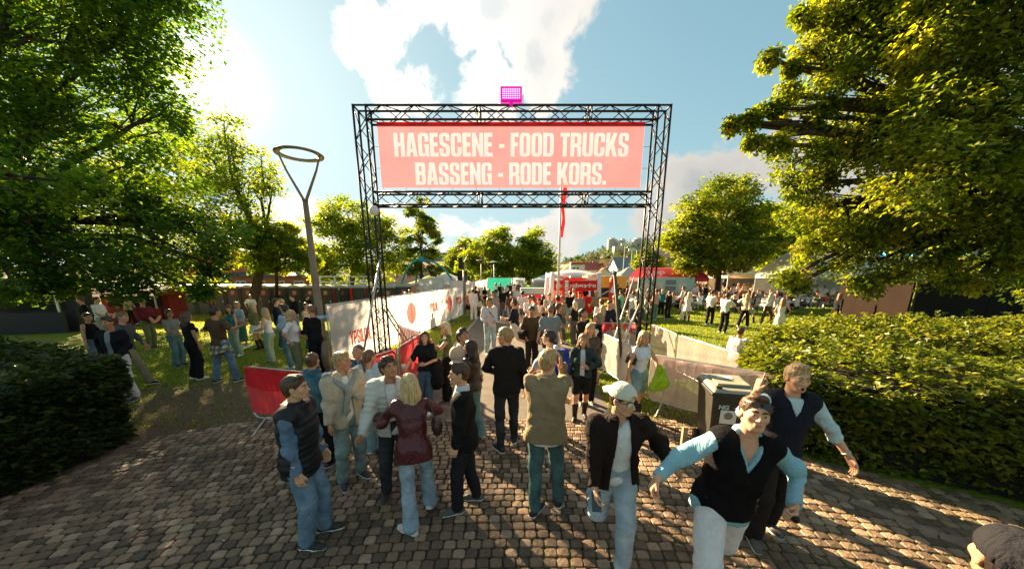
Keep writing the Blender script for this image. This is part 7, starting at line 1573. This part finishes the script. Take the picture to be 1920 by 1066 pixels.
X(1575,552,'f',-80,'tee:k:1','shorts:k','long:lb','w','long haired woman in black with a pink skirt at the brown box wall',group=RG)
X(1324,530,'m',20,'tee:k:.5','trousers:tj','short:br','s','man in a black t-shirt and green trousers beside the tables',group=RG,pos=(AT(1324,540,27).x,27))
X(1305,528,'m',150,'shirt:w:1','trousers:dj','short:gi','f','man in a white shirt with a blue apron beside the tables',group=RG,pos=(AT(1305,540,27.5).x,27.5))
X(1375,528,'m',40,'shirt:w:1','trousers:be','short:k','s','tall man in a white shirt standing before the dark stage',group=RG,pos=(AT(1375,540,29).x,29))
X(1192,536,'m',20,'shirt:n:1','trousers:w','short:br','s','man in a navy shirt and white trousers by the far serving tent',group=RG,pos=(AT(1158,540,26).x,26))
# plaid shirt at the waist
def plaid(P):
    q=(P-pI.P0.astype(f32)); z=q[:,2]; w_=.17+np.clip(-z,0,1)*.38; r_=np.sqrt((q[:,0]/w_)**2+(q[:,1]/(w_*.7))**2); d=(r_-1)*w_*.6+.012*np.sin(np.arctan2(q[:,1],q[:,0])*8); return smax(smax(d,z-.06,.01),(-.33-z)+.12*np.abs(np.sin(q[:,0]*6)),.01)
pm=bpy.data.materials.new('plaid'); pm.use_nodes=True; t=NT(pm.node_tree); pp=t.n['Principled BSDF']; co=t('TexCoord').outputs['Object']
wx=t('TexWave',{'Vector':co,'Scale':2.6},bands_direction='X'); wz=t('TexWave',{'Vector':co,'Scale':2.6},bands_direction='Z'); t.l.new(t.ramp(t.math('MULTIPLY',wx.outputs[1],wz.outputs[1]),[(.0,(.13,.10,.06)),(.35,(.42,.38,.27)),(1,(.62,.58,.46))]),pp.inputs[0]); pp.inputs['Roughness'].default_value=.9
sd_obj('tied_plaid_shirt',plaid,pI.P0-.42,pI.P0+.42,.018,pm,rI)
# two people seated on the grass behind the barrier
def sit(h,sx_,pose_='s',seed=0,z=.40,lod=2,**kw):
    d=dict(hipz=z,rf=(.12,.42,0),lf=(-.12,.40,0),rh=(.14,.36,z+.30),lh=(-.14,.34,z+.28),lean=8,seed=seed,rk=(.1,.6,1),lk=(-.1,.6,1)); d.update(kw); return Person(h,sx_,**d)
p=sit(1.8,'m',z=.34,seed=301,lod=1); build(p,HD(1386,614,1.15),-60,dict(top=[T_('shirt',CL['w'],sleeve=.5,off=.018)],legs=('trousers',CL['lj'],dict(off=.018)),hair=('short',BROWN),shoes=WSH),'seated man in a white shirt looking right behind the pink barrier',1)
p=sit(1.68,'f',z=.34,seed=302,lod=1); build(p,HD(1417,640,1.10),-10,dict(top=[T_('tee',CL['pk'],sleeve=.6,off=.018)],legs=('trousers',CL['br'],dict(off=.018,fab='cotton')),hair=('bun',BROWN),shoes=WSH),'seated woman with pinned up hair beside the near end of the pink barrier',1)
# ------------------------------------------------------------------ long tables and the seated crowd
WD=mat((.42,.30,.16),.7,.2,5,name='table_wood'); GRN=mat((.03,.20,.08),.5,.1,name='green_leg')
tb0=thing('beer_table','x','table'); MB().box((0,0,.76),(2.2,.5,.03)).obj('table_top',WD,tb0)
for x_ in (-.85,.85): b=MB(); b.tube([(x_,-.2,0),(x_,-.2,.74),(x_,.2,.74),(x_,.2,0)],.015,6); b.obj('leg',GRN,tb0)
bh0=thing('bench','x','bench'); MB().box((0,0,.45),(2.2,.25,.03)).obj('seat',WD,bh0)
for x_ in (-.85,.85): b=MB(); b.tube([(x_,-.1,0),(x_,-.1,.43),(x_,.1,.43),(x_,.1,0)],.013,6); b.obj('leg',GRN,bh0)
protos=[]
for k,(sx_,st,rot_) in enumerate((('m','short',0),('f','long',0),('m','curly',0),('f','bob',0),('f','long',20),('m','short',-20))):
    p=sit(1.78 if sx_=='m' else 1.66,sx_,z=.48,seed=310+k,hyaw=[0,20,-30,35,-20,50][k],rh=(.12,.40,.86),lh=(-.14,.38,.85+.1*(k%3)),twist=rot_*.5)
    rt=build(p,(0,0,0),0,dict(top=[T_('tee',CL['w'],sleeve=.9,off=.018)],legs=('trousers',CL['k'],dict(off=.018,fab='cotton')),hair=(st,BROWN),shoes=WSH),'x',3); protos.append(rt)
tcs=['w','w','w','be','lb','pk','k','br','w','o','g','b','m','be','ol','w']; hcs=[BROWN,BLOND,DBROWN,LBROWN,PBLOND,BLACKH,GINGER]; cn={'w':'white','be':'beige','lb':'pale blue','pk':'pink','k':'black','br':'brown','o':'orange','g':'grey','b':'blue','m':'dark red','ol':'olive'}
hn=['brown','blond','dark brown','light brown','pale blond','black','ginger']; used=set(); rc5=random.Random(77)
def seated(x,y,rz,k,row):
    pr=protos[k%6]; o=copy_tree(pr) if pr.name in used else pr; used.add(pr.name); o.location=(x,y,0); o.rotation_euler=(0,0,rz)
    tc_=rc5.choice(tcs); hi=rc5.randrange(7)
    for c in o.children:
        m=None
        if c.name.startswith('t_shirt'): m=cloth(CL[tc_])
        elif c.name.startswith('hair'): m=hairm(hcs[hi])
        elif c.name.startswith('trousers') or c.name.startswith('jeans'): m=cloth(CL[rc5.choice(['k','dj','be','w','gd'])])
        if m is not None: c.material_slots[0].link='OBJECT'; c.material_slots[0].material=m
    o['category']='person'; o['label']='guest in %s top with %s hair seated %s'%(cn[tc_],hn[hi],row); o['group']='guests seated at the long tables'
rn_=['the nearest long tables','the second tables','the third tables','the fourth tables','the farthest tables']
ft1=True; kk=0; ORD=['first','second','third','fourth','fifth','sixth','seventh']
for r_,(y,x0,n) in enumerate(((22.5,15.2,2),(25.0,11.8,5),(27.8,12.0,6),(30.8,12.2,7),(34.0,13.0,7))):
    for q in range(n):
        x=x0+q*2.7+rc5.uniform(-.15,.15); yy=y+rc5.uniform(-.25,.25)
        if 13.9<x<15.3 and 29<yy<31.5: continue
        t_=tb0 if ft1 else copy_tree(tb0); t_.location=(x,yy,0); t_['label']='long wooden beer table, %s from the left among %s'%(ORD[q],rn_[r_]); t_['group']='beer tables on the right lawn'
        for s_ in (-1,1):
            h_=bh0 if (ft1 and s_<0) else copy_tree(bh0); h_.location=(x,yy+s_*.55,0); h_['label']='wooden bench on the %s side of the %s of %s'%('near' if s_<0 else 'far',ORD[q],rn_[r_]); h_['group']='benches at the beer tables'
            for j in range(3):
                if rc5.random()<.88: seated(x-.72+j*.72+rc5.uniform(-.08,.08),yy+s_*.55-s_*.0,(0 if s_<0 else PI)+rc5.uniform(-.3,.3),rc5.randrange(6),('facing away' if s_<0 else 'facing us')+' at '+rn_[r_]); kk+=1
        ft1=False
# standing crowd far behind by the serving tents
std=[]
for k,(sx_,st) in enumerate((('m','short'),('f','long'),('m','curly'),('f','bob'))):
    p=Person(1.8 if sx_=='m' else 1.68,sx_,seed=330+k,**POSE['fsfp'[k]]); std.append(build(p,(0,0,0),0,dict(top=[T_('tee',CL['w'],sleeve=.9,off=.018)],legs=('trousers',CL['k'],dict(off=.018,fab='cotton')),hair=(st,BROWN),shoes=WSH),'x',3))
used2=set()
for k in range(64):
    pr=std[k%4]; o=copy_tree(pr) if pr.name in used2 else pr; used2.add(pr.name)
    px=rc5.uniform(1150,1345) if k<44 else rc5.uniform(1380,1600); D=rc5.uniform(25,36) if px<1250 else rc5.uniform(32,37.0); v=AT(px,540,D); o.location=(v.x,D,0); o.rotation_euler=(0,0,rc5.uniform(0,6.28)); tc_=rc5.choice(tcs); hi=rc5.randrange(7)
    for c in o.children:
        m=None
        if c.name.startswith('t_shirt'): m=cloth(CL[tc_])
        elif c.name.startswith('hair'): m=hairm(hcs[hi])
        elif c.name.startswith('trousers'): m=cloth(CL[rc5.choice(['k','dj','be','w','gd','j'])])
        if m is not None: c.material_slots[0].link='OBJECT'; c.material_slots[0].material=m
    o['label']='distant standing guest in %s top with %s hair %s'%(cn[tc_],hn[hi],'near the serving tents' if k<44 else 'before the long marquee'); o['group']='standing crowd behind the lawn'

# fallen leaves and scraps on the paving
def litter():
    r=np.random.default_rng(33); n=150; V=[];F=[]; k=0
    while k<n:
        x=r.uniform(-5,5); y=1.2+r.random()**1.2*5
        if not inpoly(x,y,PLAZA): continue
        a=r.uniform(0,6.28); s=r.uniform(.012,.03); d=np.array([math.cos(a),math.sin(a),0])*s; e=np.array([-math.sin(a),math.cos(a),0])*s*.45; z=np.array([x,y,.026])
        V+=[z-d,z+e+(0,0,.006),z+d,z-e+(0,0,.003)]; F.append((4*k,4*k+1,4*k+2)); F.append((4*k,4*k+2,4*k+3)); k+=1
    o=MB().add(np.array(V),[np.array(F)]).obj('fallen_leaves',leafmat('dry_leaf',[(0,(.10,.05,.02)),(.5,(.22,.15,.05)),(.85,(.35,.25,.10)),(1,(.6,.57,.5))],(1,1,1),.2),attr=np.repeat(r.random(n),2)); tag(o,'dry leaves and small scraps scattered over the cobbles','litter'); o['kind']='stuff'
litter()
